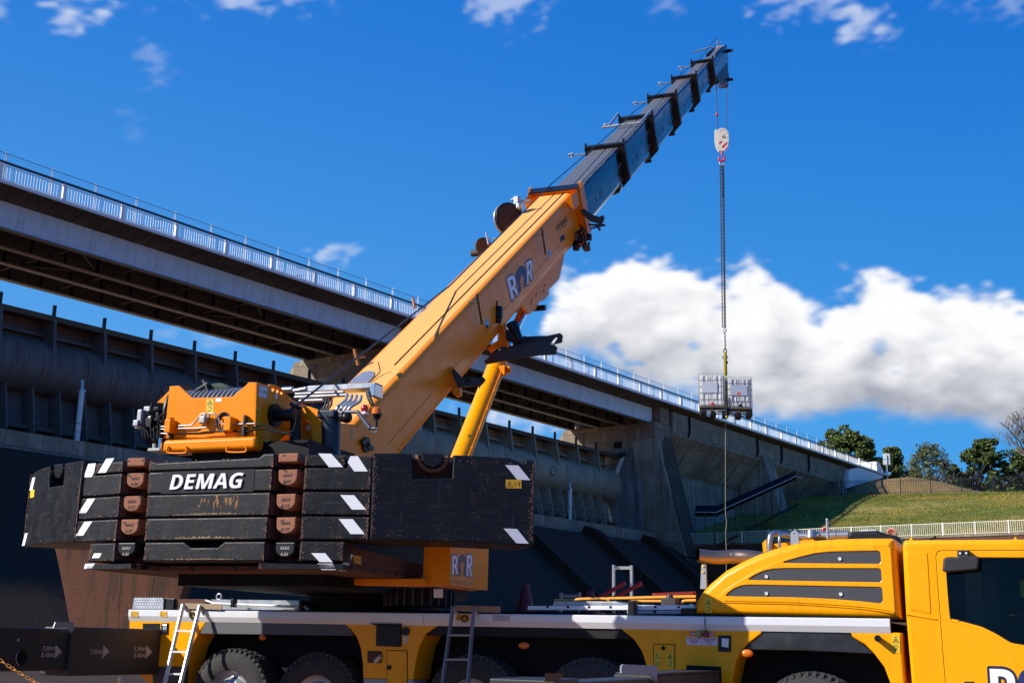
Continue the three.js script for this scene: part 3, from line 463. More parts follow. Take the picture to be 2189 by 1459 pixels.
{ // covered stair climbing the bank
  const A = atDepth(1530, 1096, 121), B = atDepth(1702, 1018, 141), C0 = atDepth(1484, 1096, 119), s = thing('covered_stair', 'long covered stair with dark roof and pale edge climbing the shaded bank', 'stair');
  const w = V(0.25, 0, -1).normalize().multiplyScalar(2.0), v = (p, dy = 0, k = 0) => [p.x + w.x * k, p.y + dy, p.z + w.z * k];
  const slab = (p, q, dy, th) => { const g = new THREE.BufferGeometry(), c = [v(p, dy), v(q, dy), v(q, dy + 0.95, 1), v(p, dy + 0.95, 1), v(p, dy - th), v(q, dy - th), v(q, dy - th, 1), v(p, dy - th, 1)], f = [[0, 1, 2, 3], [4, 7, 6, 5], [0, 4, 5, 1], [1, 5, 6, 2], [2, 6, 7, 3], [3, 7, 4, 0]], ps = []; for (const [a, b, d, e] of f) for (const k of [a, b, d, a, d, e]) ps.push(...c[k]); g.setAttribute('position', new THREE.Float32BufferAttribute(ps, 3)); g.computeVertexNormals(); return g; };
  part('roof', slab(A, B, 0, 0.08), M.navyRoof, s); part('landing_roof', slab(C0, A, 0, 0.12), M.navyRoof, s);
  part('edge_rail', [bar(v(A, 0.03), v(B, 0.03), 0.032), bar(v(C0, 0.1), v(A, 0.06), 0.03), bar(v(B), [B.x + 0.9, B.y - 0.2, B.z], 0.03)], M.galv, s);
  for (let k = 0; k <= 9; k++) { const p = A.clone().lerp(B, k / 9); part('post', bar(v(p), [p.x, p.y - 3.2, p.z], 0.05, 0.05, 6), M.darkGrey, s); }
  for (const k of [0.05, 0.5, 0.9]) { const p = C0.clone().lerp(A, k); part('post', bar(v(p), [p.x, p.y - 3.4, p.z], 0.05, 0.05, 6), M.darkGrey, s); }
  const A2 = A.clone().setY(A.y - 3.1), B2 = B.clone().setY(B.y - 3.1); const tr = []; for (let k = 0; k < 40; k++) { const p = A2.clone().lerp(B2, (k + 0.5) / 40); tr.push(bx(0.5, 0.06, 1.4, p.x + w.x / 2, p.y, p.z + w.z / 2)); } part('tread', tr, M.darkGrey, s);
  part('handrail', [bar([A2.x, A2.y + 1, A2.z], [B2.x, B2.y + 1, B2.z], 0.035, undefined, 6), bar([A2.x, A2.y + 0.5, A2.z], [B2.x, B2.y + 0.5, B2.z], 0.025, undefined, 6)], M.darkGrey, s); rebase(s);
}
for (const [px, py, label] of [[1766, 1134, 'red life ring on the white fence behind the upright grey post'], [1906, 1138, 'red life ring on the white fence beside the black intake scoop']]) {
  const q = FW.z(px, py, 0.02), r = thing('life_ring', label, 'life ring', FW); part('ring', new THREE.TorusGeometry(0.30, 0.09, 10, 24).translate(q[0], q[1], 0.02), M.redPaint, r); part('cord', new THREE.TorusGeometry(0.40, 0.02, 6, 24).translate(q[0], q[1], 0.05), M.whiteWorn, r); rebase(r); }

{ // grass tufts on the slope
  const r = rng(404), N = 26000, tuft = new THREE.BufferGeometry(), P = []; for (const a of [0.3, 1.5, 2.6]) { const c = Math.cos(a), d = Math.sin(a); P.push(-0.5 * c, 0, -0.5 * d, 0.5 * c, 0, 0.5 * d, 0.25 * d, 1, 0.25 * c); } tuft.setAttribute('position', new THREE.Float32BufferAttribute(P, 3)); tuft.computeVertexNormals();
  const im = new THREE.InstancedMesh(tuft, std(0xffffff, 1, 0, { side: THREE.DoubleSide }), N), L = FA.distanceTo(FB), Lb = BA.distanceTo(BB_), m = new THREE.Matrix4(), pf = [[0.05, YF + 0.25], [0.2, YF + 2.0], [0.45, YF + 4.6], [0.7, YF + 7.2], [0.9, YF + 9.0], [1, YB]];
  for (let i = 0; i < N; i++) { const u = 0.05 + 1.15 * r(), v = 0.05 + 0.95 * r(), p = FW.world(u * L, 0, -0.05).lerp(FB2.world(u * Lb, 0, 0), v); const n = fb2(p.x * 0.16 + 40, p.z * 0.16 + 70, 4), h = (0.06 + 0.16 * r() * r()) * (0.5 + 1.2 * n), w = 0.10 + 0.16 * r(); p.y = tab(pf, v) + 0.25 * (fb2(p.x * 0.07 + 50, p.z * 0.07 + 50, 3) - 0.5) - 0.03; m.compose(p, new THREE.Quaternion().setFromAxisAngle(V(0, 1, 0), r() * 6.28), V(w, h, w)); im.setMatrixAt(i, m); const k = sm(0.35, 0.65, n), b = 0.7 + 0.5 * r(); im.setColorAt(i, lin(b * mix(0.15, 0.36, k), b * mix(0.18, 0.27, k), b * mix(0.016, 0.055, k))); }
  im.name = 'grass'; im.userData = { label: 'short green and yellow grass covering the bank above the white fence', category: 'grass', kind: 'stuff' }; im.castShadow = im.receiveShadow = true; scene.add(im);
}
// ---- trees on the bank
const leafMat = (r, g, b) => std(lin(r, g, b), 0.85, 0, { side: THREE.DoubleSide });
const LEAF = { broad: leafMat(0.060, 0.095, 0.016), broadLight: leafMat(0.13, 0.165, 0.028), dark: leafMat(0.040, 0.070, 0.014), pine: leafMat(0.038, 0.066, 0.020), pineLitTop: leafMat(0.12, 0.145, 0.028), pale: leafMat(0.13, 0.14, 0.06), paleDark: leafMat(0.08, 0.095, 0.035), bark: std(lin(0.07, 0.055, 0.045), 0.95), barkGrey: std(lin(0.13, 0.115, 0.105), 0.95) };
function leafGeo(pts, size, r) {
  const P = new Float32Array(pts.length * 9); let o = 0;
  for (const p of pts) { const a = V(r() - 0.5, r() - 0.5, r() - 0.5).normalize(), b = V(r() - 0.5, r() - 0.5, r() - 0.5).cross(a).normalize(), s = size * (0.6 + 0.9 * r()); for (const [k, l] of [[-0.5, -0.4], [0.6, -0.3], [0.1, 0.65]]) { P[o++] = p.x + s * (a.x * k + b.x * l); P[o++] = p.y + s * (a.y * k + b.y * l); P[o++] = p.z + s * (a.z * k + b.z * l); } }
  const g = new THREE.BufferGeometry(); g.setAttribute('position', new THREE.BufferAttribute(P, 3)); g.computeVertexNormals(); return g;
}
function limbTree(seed, base, H, spread, levels, up = 0.55, first = 0.35) {     // branches; returns pipes and twig tips
  const r = rng(seed), pipes = [], tips = [];
  const go = (p, d, len, rad_, lv) => {
    const mid = p.clone().addScaledVector(d, len * 0.5).add(V((r() - 0.5) * len * 0.12, (r() - 0.5) * len * 0.06, (r() - 0.5) * len * 0.12)), q = p.clone().addScaledVector(d, len).add(V((r() - 0.5) * len * 0.1, 0, (r() - 0.5) * len * 0.1));
    pipes.push(bar(p.toArray(), mid.toArray(), rad_, rad_ * 0.85, lv < 2 ? 7 : 4), bar(mid.toArray(), q.toArray(), rad_ * 0.85, rad_ * 0.66, lv < 2 ? 7 : 4));
    if (lv >= levels) { tips.push(q, mid); return; }
    const n = lv === 0 ? 5 : 3; const a0 = r() * 6.28;
    for (let i = 0; i < n; i++) { const a = a0 + i * 6.283 / n + (r() - 0.5) * 0.7, k = spread * (0.6 + 0.6 * r()), e = d.clone().multiplyScalar(up).add(V(Math.cos(a) * k, up * 0.55, Math.sin(a) * k)).normalize(); go(q, e, len * (0.62 + 0.25 * r()), rad_ * 0.6, lv + 1); }
  };
  go(base, V((r() - 0.5) * 0.1, 1, 0).normalize(), H * first, H * 0.028, 0); return { pipes, tips, r };
}
function tree(name, label, pxc, depth, baseY, topPx, wPx, kind, seed) {
  const c = atDepth(pxc, 1000, depth), top = atDepth(pxc, topPx, depth).y, H = top - baseY, Wd = wPx * depth / PIX_F, base = V(c.x, baseY, c.z);
  const t = thing(name, label, 'tree'); const r = rng(seed); const A = [], B = [];
  let L;
  if (kind === 'umbrella') {
    L = limbTree(seed, base, H, 1.0, 3, 0.62, 0.30);
    for (let k = 0; k < 190; k++) { const a = r() * 6.283, q = Math.sqrt(r()) * (0.80 + 0.40 * vn2(a * 2.2 + seed, 3.3)), x = Math.cos(a) * q * Wd / 2, z = Math.sin(a) * q * Wd / 2, dome = Math.sqrt(Math.max(0.02, 1 - q * q * 0.9)) * (0.84 + 0.30 * vn2(a * 1.8 + 9, q * 3.1 + seed)), cy = baseY + H * (0.42 + 0.54 * dome) - r() * r() * H * 0.16 - (r() < 0.18 ? H * 0.22 : 0); const s = 0.25 + 0.6 * r() * r() + 0.2; for (let m = 0; m < 95; m++) { const v = V((r() - 0.5) * 2, (r() - 0.5) * 1.2, (r() - 0.5) * 2).multiplyScalar(s); (r() < 0.42 ? A : B).push(V(base.x + x, cy, base.z + z).add(v)); } }
  } else if (kind === 'pine') {
    L = limbTree(seed, base, H, 0.9, 3, 0.7, 0.28);
    for (let k = 0; k < 230; k++) { const f = r(), a = r() * 6.283, wide = (0.42 + 0.62 * Math.sin(Math.PI * Math.min(1, 0.22 + f * 0.80))) * (0.75 + 0.35 * vn2(a * 1.2 + seed, f * 4)), q = Math.sqrt(r()) * wide * (0.7 + 0.6 * vn2(a * 2.4 + seed * 3, f * 7)), cy = baseY + H * (0.10 + 0.88 * f), s = 0.3 + 0.7 * r() * r(); for (let m = 0; m < 80; m++) { const v = V((r() - 0.5) * 2, (r() - 0.5) * 1.5, (r() - 0.5) * 2).multiplyScalar(s); (v.y > 0.1 && r() < 0.7 ? A : B).push(V(base.x + Math.cos(a) * q * Wd / 2, cy, base.z + Math.sin(a) * q * Wd / 2).add(v)); } }  // lighter leaves on clump tops: sunlight painted in by leaf colour
  } else {
    L = limbTree(seed, base, H, 0.78, 4, 0.8, 0.22);
    for (let k = 0; k < 190; k++) { const a = r() * 6.283, e = Math.asin(0.05 + 0.95 * r()), rr = 0.80 + 0.22 * r(), x = Math.cos(a) * Math.cos(e) * rr * Wd / 2, z = Math.sin(a) * Math.cos(e) * rr * Wd / 2, cy = baseY + H * (0.42 + 0.55 * Math.sin(e) * rr), s = 0.42 + 0.35 * r(); for (let m = 0; m < 34; m++) { const v = V((r() - 0.5) * 2, (r() - 0.5) * 1.4, (r() - 0.5) * 2).multiplyScalar(s); (r() < 0.5 ? A : B).push(V(base.x + x, cy, base.z + z).add(v)); } }
  }
  part('trunk', L.pipes, kind === 'open' ? LEAF.barkGrey : LEAF.bark, t);
  const [m1, m2] = { umbrella: [LEAF.broadLight, LEAF.broad], pine: [LEAF.pineLitTop, LEAF.dark], open: [LEAF.pale, LEAF.paleDark] }[kind];
  const size = kind === 'open' ? 0.25 : 0.38;
  const cr = part('crown', leafGeo(B, size, r), m2, t); part('foliage', leafGeo(A, size, r), m1, cr);
  return rebase(t);
}
tree('broad_tree', 'broad spreading dark green tree behind the right end of the bridge', 1808, 215, 20.5, 908, 158, 'umbrella', 11);
tree('pine_tree', 'small dark irregular pine right behind the road sign', 1912, 225, 20.5, 953, 62, 'pine', 23);
tree('open_tree', 'pale thin-leaved tree with many bare branches above the earth mound', 1988, 205, 21, 937, 94, 'open', 31);
tree('pine_tree', 'big bushy dark pine between the pale thin tree and the right edge', 2104, 208, 20.8, 934, 148, 'pine', 47);
tree('pine_tree', 'dark pine cut by the right edge of the view, under the bare tree', 2192, 214, 20.8, 952, 112, 'pine', 53);
for (const [px, d, top, w, seed, label] of [[2052, 216, 1010, 60, 81, 'low dark bush in the gap right of the pale thin tree'], [1868, 222, 985, 70, 83, 'low dark bush just left of the road sign'], [1950, 224, 1006, 46, 85, 'small dark bush between the road sign and the pale thin tree']]) tree('bush', label, px, d, 20.3, top, w, 'pine', seed);
{ const c = atDepth(2244, 1000, 190), t = thing('bare_tree', 'leafless tree reaching in over the pines from the right edge', 'tree'), base = V(c.x, 21, c.z), top = atDepth(2244, 800, 190).y; const L = limbTree(67, base, top - 21, 0.85, 5, 0.72, 0.25); part('trunk', L.pipes, LEAF.barkGrey, t); rebase(t); }
// ================================================================== THE CRANE: carrier
const font = await new FontLoader().loadAsync('fonts/droid/droid_sans_bold.typeface.json');
function canvasTex(w, h, draw) { const c = document.createElement('canvas'); c.width = w; c.height = h; draw(c.getContext('2d'), w, h); const t = new THREE.CanvasTexture(c); t.colorSpace = THREE.SRGBColorSpace; return t; }
const printMat = (tex, o = {}) => std(0xffffff, 0.5, 0, { map: tex, transparent: true, alphaTest: 0.4, side: THREE.DoubleSide, ...o });
function bentDecal(name, pts3, mat, parent, o = {}) {   // four corners (tl, tr, br, bl) in the thing's own space
  const g = new THREE.BufferGeometry(), [a, b, c, d] = pts3; g.setAttribute('position', new THREE.Float32BufferAttribute([...d, ...c, ...b, ...d, ...b, ...a], 3)); g.setAttribute('uv', new THREE.Float32BufferAttribute([0, 0, 1, 0, 1, 1, 0, 0, 1, 1, 0, 1], 2)); g.computeVertexNormals();
  return part(name, g, mat, parent, { keepUV: true, ...o });
}
const warnTex = canvasTex(96, 192, (c) => { c.fillStyle = '#d8b414'; c.fillRect(0, 0, 96, 192); c.strokeStyle = '#15130c'; c.lineWidth = 6; c.beginPath(); c.moveTo(48, 16); c.lineTo(84, 82); c.lineTo(12, 82); c.closePath(); c.stroke(); c.fillStyle = '#15130c'; c.fillRect(40, 44, 14, 26); c.fillRect(30, 62, 34, 8); c.lineWidth = 7; c.beginPath(); c.moveTo(20, 120); c.lineTo(60, 112); c.lineTo(72, 130); c.lineTo(50, 160); c.stroke(); c.fillRect(14, 160, 40, 10); });
const warnWide = canvasTex(192, 96, (c) => { c.fillStyle = '#d8a414'; c.fillRect(0, 0, 192, 96); c.strokeStyle = '#15130c'; c.lineWidth = 6; c.beginPath(); c.moveTo(48, 14); c.lineTo(86, 82); c.lineTo(10, 82); c.closePath(); c.stroke(); c.fillStyle = '#15130c'; c.fillRect(40, 40, 12, 30); c.lineWidth = 4; c.strokeRect(104, 30, 26, 40); c.beginPath(); c.moveTo(134, 50); c.lineTo(160, 50); c.stroke(); c.beginPath(); c.arc(168, 34, 8, 0, 7); c.fill(); c.fillRect(162, 42, 12, 36); });
const bookTex = canvasTex(96, 192, (c) => { c.fillStyle = '#d8b414'; c.fillRect(0, 0, 96, 192); c.strokeStyle = '#15130c'; c.lineWidth = 6; c.beginPath(); c.moveTo(48, 16); c.lineTo(84, 82); c.lineTo(12, 82); c.closePath(); c.stroke(); c.fillStyle = '#15130c'; c.fillRect(44, 38, 8, 26); c.fillRect(44, 68, 8, 8); c.strokeRect(18, 128, 28, 36); c.strokeRect(48, 128, 28, 36); });
const noticeTex = canvasTex(256, 72, (c) => { c.fillStyle = '#cfc6cc'; c.fillRect(0, 0, 256, 72); c.fillStyle = '#a03a50'; for (let k = 0; k < 2; k++) { const x = 6 + k * 128; c.fillRect(x, 8, 114, 8); for (let j = 0; j < 4; j++) c.fillRect(x + 14 + j * 5, 24 + j * 11, 86 - j * 12, 5); } c.fillRect(126, 0, 3, 72); });
const redTagTex = canvasTex(64, 48, (c) => { c.fillStyle = '#b02a3c'; c.fillRect(0, 0, 64, 48); c.fillStyle = '#e8d0d0'; c.fillRect(10, 10, 44, 8); c.fillRect(6, 28, 52, 8); });
const W = { warn: std(0xffffff, 0.5, 0, { map: warnTex }), wide: std(0xffffff, 0.5, 0, { map: warnWide }), book: std(0xffffff, 0.5, 0, { map: bookTex }), notice: std(0xffffff, 0.5, 0, { map: noticeTex }), redTag: std(0xffffff, 0.5, 0, { map: redTagTex }) };
// company mark: two outlined letters R with an arched road and an arrow between them
function companyMark(c, w, h, o = {}) {
  const s = h / 200; c.clearRect(0, 0, w, h); if (o.bg) { c.fillStyle = o.bg; c.fillRect(0, 0, w, h); }
  const hh = o.url ? 0.74 : 1; c.save(); c.scale(1, hh);
  c.font = `bold ${Math.round(232 * s)}px sans-serif`; c.textBaseline = 'alphabetic'; c.lineJoin = 'round';
  const letter = (x) => { c.save(); c.translate(x, 186 * s); c.scale(w / (h * 1.9) * 0.82, 1); c.lineWidth = 22 * s; c.strokeStyle = o.edge || '#141a30'; c.strokeText('R', 0, 0); c.fillStyle = o.white || '#e6e8f2'; c.fillText('R', 0, 0); c.restore(); };
  letter(w * 0.035); letter(w * 0.655);
  const ax = w * 0.5, aw = w * 0.165, y0 = 190 * s;
  c.fillStyle = o.arch || '#182a5c'; c.beginPath(); c.moveTo(ax - aw, y0); c.lineTo(ax - aw, 84 * s); c.quadraticCurveTo(ax - aw, 12 * s, ax, 12 * s); c.quadraticCurveTo(ax + aw, 12 * s, ax + aw, 84 * s); c.lineTo(ax + aw, y0); c.closePath(); c.fill();
  c.fillStyle = o.arrow || '#ee8a1a'; c.beginPath(); const q = aw * 0.30; c.moveTo(ax - q, y0); c.lineTo(ax - q, 118 * s); c.lineTo(ax - q * 1.9, 118 * s); c.lineTo(ax, 70 * s); c.lineTo(ax + q * 1.9, 118 * s); c.lineTo(ax + q, 118 * s); c.lineTo(ax + q, y0); c.closePath(); c.fill();
  c.restore(); if (o.url) { c.fillStyle = '#3a2410'; c.font = `${Math.round(30 * s)}px sans-serif`; c.textAlign = 'center'; c.save(); c.translate(w / 2, 186 * s); c.scale(0.9, 1); c.fillText(o.url, 0, 0); c.restore(); }
}
const markMat = printMat(canvasTex(512, 256, (c, w, h) => companyMark(c, w, h)));
const markBoxMat = std(0xffffff, 0.45, 0, { map: canvasTex(384, 384, (c, w, h) => companyMark(c, w, h, { bg: '#e08a14', arch: '#4a4448', edge: '#3a2c28', url: 'www.rargroup.com.au' })) });

const T = new Frame(V(-6.5247, 0, -22.0512), 24.04);
const crane = thing('mobile_crane', 'large orange and yellow mobile crane with raised telescopic boom, filling the foreground', 'crane', T);
const carrier = crane;
function onCrane(m, F) {          // a part built in another frame, carried by the crane
  const inv = T.q.clone().invert(); m.quaternion.copy(inv.clone().multiply(F.q)); m.position.copy(F.O.clone().sub(T.O).applyQuaternion(inv)); return m;
}
const TP = (l, z = 0) => T.zs(l, z);
const U = (px, py = 1320, z = 0) => T.z(px, py, z)[0];
const uEnd = U(1903), yTop = 2.112;
// parts of the carrier are children of the carrier; stickers, lamps and the like are their sub-parts
part('chassis', [bb(0.3, 13.5, 0.75, 1.95, -0.95, -2.05), bb(0.2, uEnd, 1.96, 2.06, -0.06, -2.94)], M.blackPart, carrier);
part('deck_plate', bb(0.05, uEnd - 3.5, 2.062, 2.075, -0.1, -2.9), M.galv, carrier);
// aluminium fascia in two faces
{ const prof = [[0, yTop], [0.012, yTop - 0.012], [0.012, yTop - 0.105], [-0.028, yTop - 0.19], [-0.09, yTop - 0.19], [-0.09, yTop]];
  const s1 = U(906), s2 = U(1507); let prev = 0;
  for (const e of [s1, s2, uEnd]) { part('deck_rail', extX(prof, prev + 0.004, e - 0.004), M.alu, carrier); prev = e; } }
// rear panel
const rear = part('body_panel', ext(TP([[273, 1322], [440, 1326], [426, 1346], [407, 1380], [395, 1420], [390, 1470], [322, 1468], [272, 1420]]), -0.5, -0.03, 0.02), M.yellow, carrier);
part('recess', ext(TP([[304, 1332], [341, 1332], [341, 1344], [304, 1344]], -0.02), -0.06, -0.026), M.blackPart, rear);
part('lamp', [ext(TP([[345, 1331], [359, 1331], [358, 1355], [344, 1355]], -0.02), -0.05, -0.005, 0.006)], M.blackSatin, rear);
part('lamp_glass', ext(TP([[348, 1335], [356, 1335], [355, 1351], [347, 1351]], 0), -0.03, 0.004, 0.004), M.chrome, rear);
part('kick_panel', ext(TP([[326, 1424], [397, 1424], [392, 1475], [326, 1475]], -0.02), -0.1, -0.022), M.ventGrey, rear);
for (const [a, b] of [[279, 295], [341, 357], [404, 415]]) { const q = (x, y) => T.z(x, y, 0.016); bentDecal('warning_sticker', [q(a, 1305.5), q(b, 1306), q(b, 1318), q(a, 1317)], W.wide, rear); }
// mudguards
const flapA = part('mudguard', ext(TP([[440, 1326], [737, 1329], [746, 1343], [752, 1358], [424, 1354], [428, 1344]]), -0.5, -0.035, 0.01), std(lin(0.085, 0.085, 0.09), 0.62), carrier);
part('mudguard', ext(TP([[930, 1331], [1326, 1340], [1352, 1366], [905, 1357]]), -0.5, -0.06, 0.01), M.rubber, carrier);
part('wheel_well', [bb(U(395, 1400), U(1375, 1400), 0.7, 1.96, -0.62, -0.7), bb(U(1568, 1400), U(1900, 1400), 0.7, 1.96, -0.62, -0.7)], M.blackPart, carrier);
{ const b = std(lin(0.016, 0.016, 0.018), 0.38, 0, { bumpMap: rep(bumpFine, 14), bumpScale: 0.05 });
  part('mudguard', ext(TP([[1629, 1346], [1815, 1349.5], [1823, 1362], [1850, 1380], [1867, 1397], [1735, 1391], [1590, 1388], [1600, 1373], [1626, 1354]]), -0.5, -0.05, 0.015), b, carrier); }
// panel between the second and third wheels
const mid = part('body_panel', ext(TP([[733, 1329], [936, 1331], [933, 1337], [909, 1353], [895, 1380], [886, 1415], [881, 1452], [774, 1449], [773, 1418], [769, 1386], [760, 1361], [746, 1343], [735, 1334]]), -0.6, -0.028, 0.015), M.yellow, carrier);
part('vent_box', [ext(TP([[805, 1334], [857, 1335], [856, 1382], [804, 1380]], 0), -0.2, 0.02, 0.012), ext(TP([[790, 1332], [857, 1333], [857, 1338], [806, 1337]], 0), -0.2, 0.012)], M.blackSatin, mid);
part('reflector', [new THREE.CylinderGeometry(0.065, 0.065, 0.03, 16).rotateX(Math.PI / 2).translate(...T.z(867, 1349, -0.01))], M.blackSatin, mid);
bentDecal('label', [[861, 1357], [871, 1357], [871, 1374], [861, 1374]].map(([x, y]) => T.z(x, y, -0.022)), std(lin(0.5, 0.48, 0.45), 0.5), mid);
part('cubby', ext(TP([[785, 1390], [816, 1391], [816, 1417], [785, 1416]], -0.02), -0.1, -0.022), M.rustDark, mid);
part('filler', [bar([...T.z(803, 1413, -0.02)], [...T.z(814, 1402, 0.02)], 0.04)], M.galv, mid);
part('door', ext(TP([[826, 1390], [868, 1391], [868, 1460], [826, 1459]]), -0.03, -0.016, 0.005), M.yellow, mid);
part('door_gap', ext(TP([[824.6, 1388.6], [869.4, 1389.6], [869.4, 1460], [824.6, 1459]]), -0.035, -0.024), M.blackPart, mid);
part('knob', new THREE.CylinderGeometry(0.03, 0.04, 0.05, 12).rotateX(Math.PI / 2).translate(...T.z(831, 1426, 0)), M.blackSatin, mid);
part('kick_panel', ext(TP([[775, 1450], [881, 1453], [880, 1480], [775, 1480]]), -0.5, -0.03), M.greyPaint, mid);
// panel before the cab wheel
const fore = part('body_panel', ext(TP([[1323.6, 1340], [1629, 1346.4], [1626, 1354], [1599, 1374], [1585, 1389], [1572, 1414], [1563, 1459], [1562, 1480], [1383, 1470], [1380, 1419], [1371, 1391.5], [1354, 1366], [1331, 1347.5]]), -0.6, -0.028, 0.015), M.yellow, carrier);
part('hatch', ext(TP([[1397, 1376.5], [1441, 1377.5], [1441, 1434], [1397, 1432]]), -0.03, -0.02, 0.004), M.yellow, fore);
part('hatch_gap', ext(TP([[1395.5, 1375], [1442.5, 1376], [1442.5, 1436], [1395.5, 1434]]), -0.032, -0.0255), M.blackPart, fore);
part('latch', new THREE.CylinderGeometry(0.035, 0.035, 0.02, 4).rotateX(Math.PI / 2).translate(...T.z(1418, 1384.5, -0.014)), M.blackPart, fore);
bentDecal('warning_sticker', [[1398, 1392], [1412, 1392.4], [1412, 1427], [1398, 1426]].map(([x, y]) => T.z(x, y, -0.015)), W.book, fore);
bentDecal('warning_sticker', [[1424.5, 1392.6], [1440, 1393], [1440, 1428], [1424.5, 1427.5]].map(([x, y]) => T.z(x, y, -0.015)), W.warn, fore);
bentDecal('notice_sticker', [[1468, 1361], [1534, 1363], [1534, 1379], [1468, 1377.5]].map(([x, y]) => T.z(x, y, -0.022)), W.notice, fore);
bentDecal('red_sticker', [[1474, 1350], [1489, 1350.4], [1489, 1358.4], [1474, 1358]].map(([x, y]) => T.z(x, y, -0.022)), W.redTag, fore);
bentDecal('red_sticker', [[1515, 1351], [1529, 1351.4], [1529, 1359.4], [1515, 1359]].map(([x, y]) => T.z(x, y, -0.022)), W.redTag, fore);
part('plug', new THREE.CylinderGeometry(0.04, 0.05, 0.06, 14).rotateX(Math.PI / 2).translate(...T.z(1494, 1354, 0)), std(lin(0.30, 0.25, 0.06), 0.5), fore);
part('plug', new THREE.CylinderGeometry(0.04, 0.05, 0.06, 14).rotateX(Math.PI / 2).translate(...T.z(1508.5, 1355, 0)), std(lin(0.20, 0.02, 0.02), 0.5), fore);
part('plug_cord', tube([T.z(1508, 1322, 0.03), T.z(1507.5, 1335, 0.03), T.z(1508, 1352, 0.03)], 0.005, 10, 5), M.blackPart, fore);
part('lamp', ext(TP([[1536, 1357], [1562, 1358], [1562, 1393], [1535, 1391.5]]), -0.05, 0, 0.008), M.blackSatin, fore);
part('lamp_glass', ext(TP([[1543, 1363], [1559, 1364], [1558, 1385], [1543, 1382]]), -0.03, 0.008, 0.008), std(lin(0.45, 0.45, 0.47), 0.15, 0.7), fore);
part('outrigger_opening', ext(TP([[1466, 1421], [1541, 1424], [1542, 1475], [1466, 1475]]), -0.1, -0.0265), M.blackPart, fore);
// corner panel in front of the cab wheel
const corner = part('body_panel', ext(TP([[1816, 1350], [1912, 1351], [1926, 1352], [1936, 1480], [1908, 1480], [1903, 1459], [1890, 1425], [1868, 1396], [1850, 1378], [1823, 1362]]), -1.0, -0.028, 0.03, { seg: 3 }), M.yellow, carrier);
part('stop', bar(T.z(1877, 1364, -0.03), T.z(1877, 1364, 0.14), 0.035, 0.045, 12), M.blackSatin, corner);
bentDecal('warning_sticker', [[1907, 1356], [1924, 1357], [1925, 1395], [1908, 1394]].map(([x, y]) => T.z(x, y, -0.022)), W.warn, corner);
part('marker_lamp', [new THREE.SphereGeometry(1, 14, 10).scale(0.09, 0.055, 0.04).translate(...T.z(1597, 1396, 0.02))], M.amber, corner);
part('marker_lamp', [new THREE.SphereGeometry(1, 14, 10).scale(0.065, 0.045, 0.04).translate(...T.z(561, 1362, -0.02))], M.amber, flapA);
part('marker_lamp', [new THREE.SphereGeometry(1, 14, 10).scale(0.09, 0.05, 0.04).translate(...T.z(1120, 1379, -0.02))], M.amber, mid);

// engine cover: rounded hood, raised side panel, three recessed louvres
const HOOD = [[1486, 1312.5], [1486, 1288], [1495.6, 1269], [1515, 1248], [1549.5, 1219], [1584, 1200], [1619, 1184], [1653.6, 1172], [1697, 1160.7], [1740.5, 1154], [1792, 1150.5], [1860, 1149], [1904, 1149], [1911, 1152], [1913, 1165], [1926, 1322]];
const hood = part('engine_cover', ext(TP(HOOD), -2.7, 0.0, 0.11, { seg: 6, smooth: 0.6 }), M.yellow, carrier);
const PANEL = [[1539, 1276], [1541, 1270], [1549, 1261], [1567, 1249], [1590, 1235], [1618, 1219], [1648, 1205], [1680, 1194], [1714, 1184], [1750, 1176.5], [1790, 1172.5], [1840, 1171], [1903, 1171], [1905, 1175], [1914, 1308], [1860, 1299], [1790, 1293], [1700, 1288], [1620, 1286], [1548, 1284]];
const VENTS = [[[1674.5, 1200], [1690, 1195.5], [1705.7, 1191], [1740, 1182.5], [1765, 1179.5], [1792.5, 1178], [1876, 1176.5], [1881, 1178.5], [1883, 1183], [1884, 1200], [1880, 1204.6], [1677, 1202.8]],
[[1600, 1237], [1611, 1229.5], [1627.6, 1221.5], [1640, 1217.5], [1653.6, 1215], [1680, 1213.6], [1878.5, 1214], [1883, 1216], [1884.5, 1220], [1885.5, 1240], [1881, 1244], [1603, 1239]],
[[1552, 1272], [1556, 1267], [1563, 1261.5], [1572, 1256], [1584, 1251.3], [1595, 1249.4], [1606, 1249], [1880, 1254], [1885.5, 1256], [1887, 1260.5], [1888, 1283], [1885, 1288], [1881, 1289], [1840, 1284.5], [1780, 1279.5], [1700, 1276], [1555, 1273.8]]];
const cl = TP(PANEL, 0.02);
part('raised_panel', ext(cl, -0.02, 0.022, 0.008, { seg: 2, holes: VENTS.map((v) => TP(v, 0.02).reverse()) }), M.yellow, hood);
VENTS.forEach((v, i) => { part('louvre', ext(TP(v, 0.02), -0.02, 0.006), M.ventGrey, hood);
  for (const [x, y] of [[[1796, 1194]], [[1639, 1232]], [[1639, 1268], [1798, 1269.5]]][i]) { const q = T.z(x, y, 0.012); part('bolt', [new THREE.CylinderGeometry(0.022, 0.025, 0.016, 14).rotateX(Math.PI / 2).translate(...q), new THREE.TorusGeometry(0.018, 0.006, 6, 14).translate(q[0], q[1], q[2] + 0.008)], M.alu, hood); } });
part('belt_line', tube([[1548, 1286.5], [1620, 1288.5], [1700, 1290.5], [1790, 1296], [1860, 1302], [1912, 1310]].map(([x, y]) => T.z(x, y, 0.0)), 0.014, 30, 6), M.yellow, hood);
part('base_gap', ext(TP([[1487, 1311.4], [1924, 1319.5], [1924, 1322], [1487, 1313.6]]), -0.2, 0.002), M.blackPart, hood);
bentDecal('warning_sticker', [[1508, 1278], [1522, 1278], [1522.5, 1309.5], [1507, 1309]].map(([x, y]) => T.z(x, y, 0.004)), W.warn, hood);
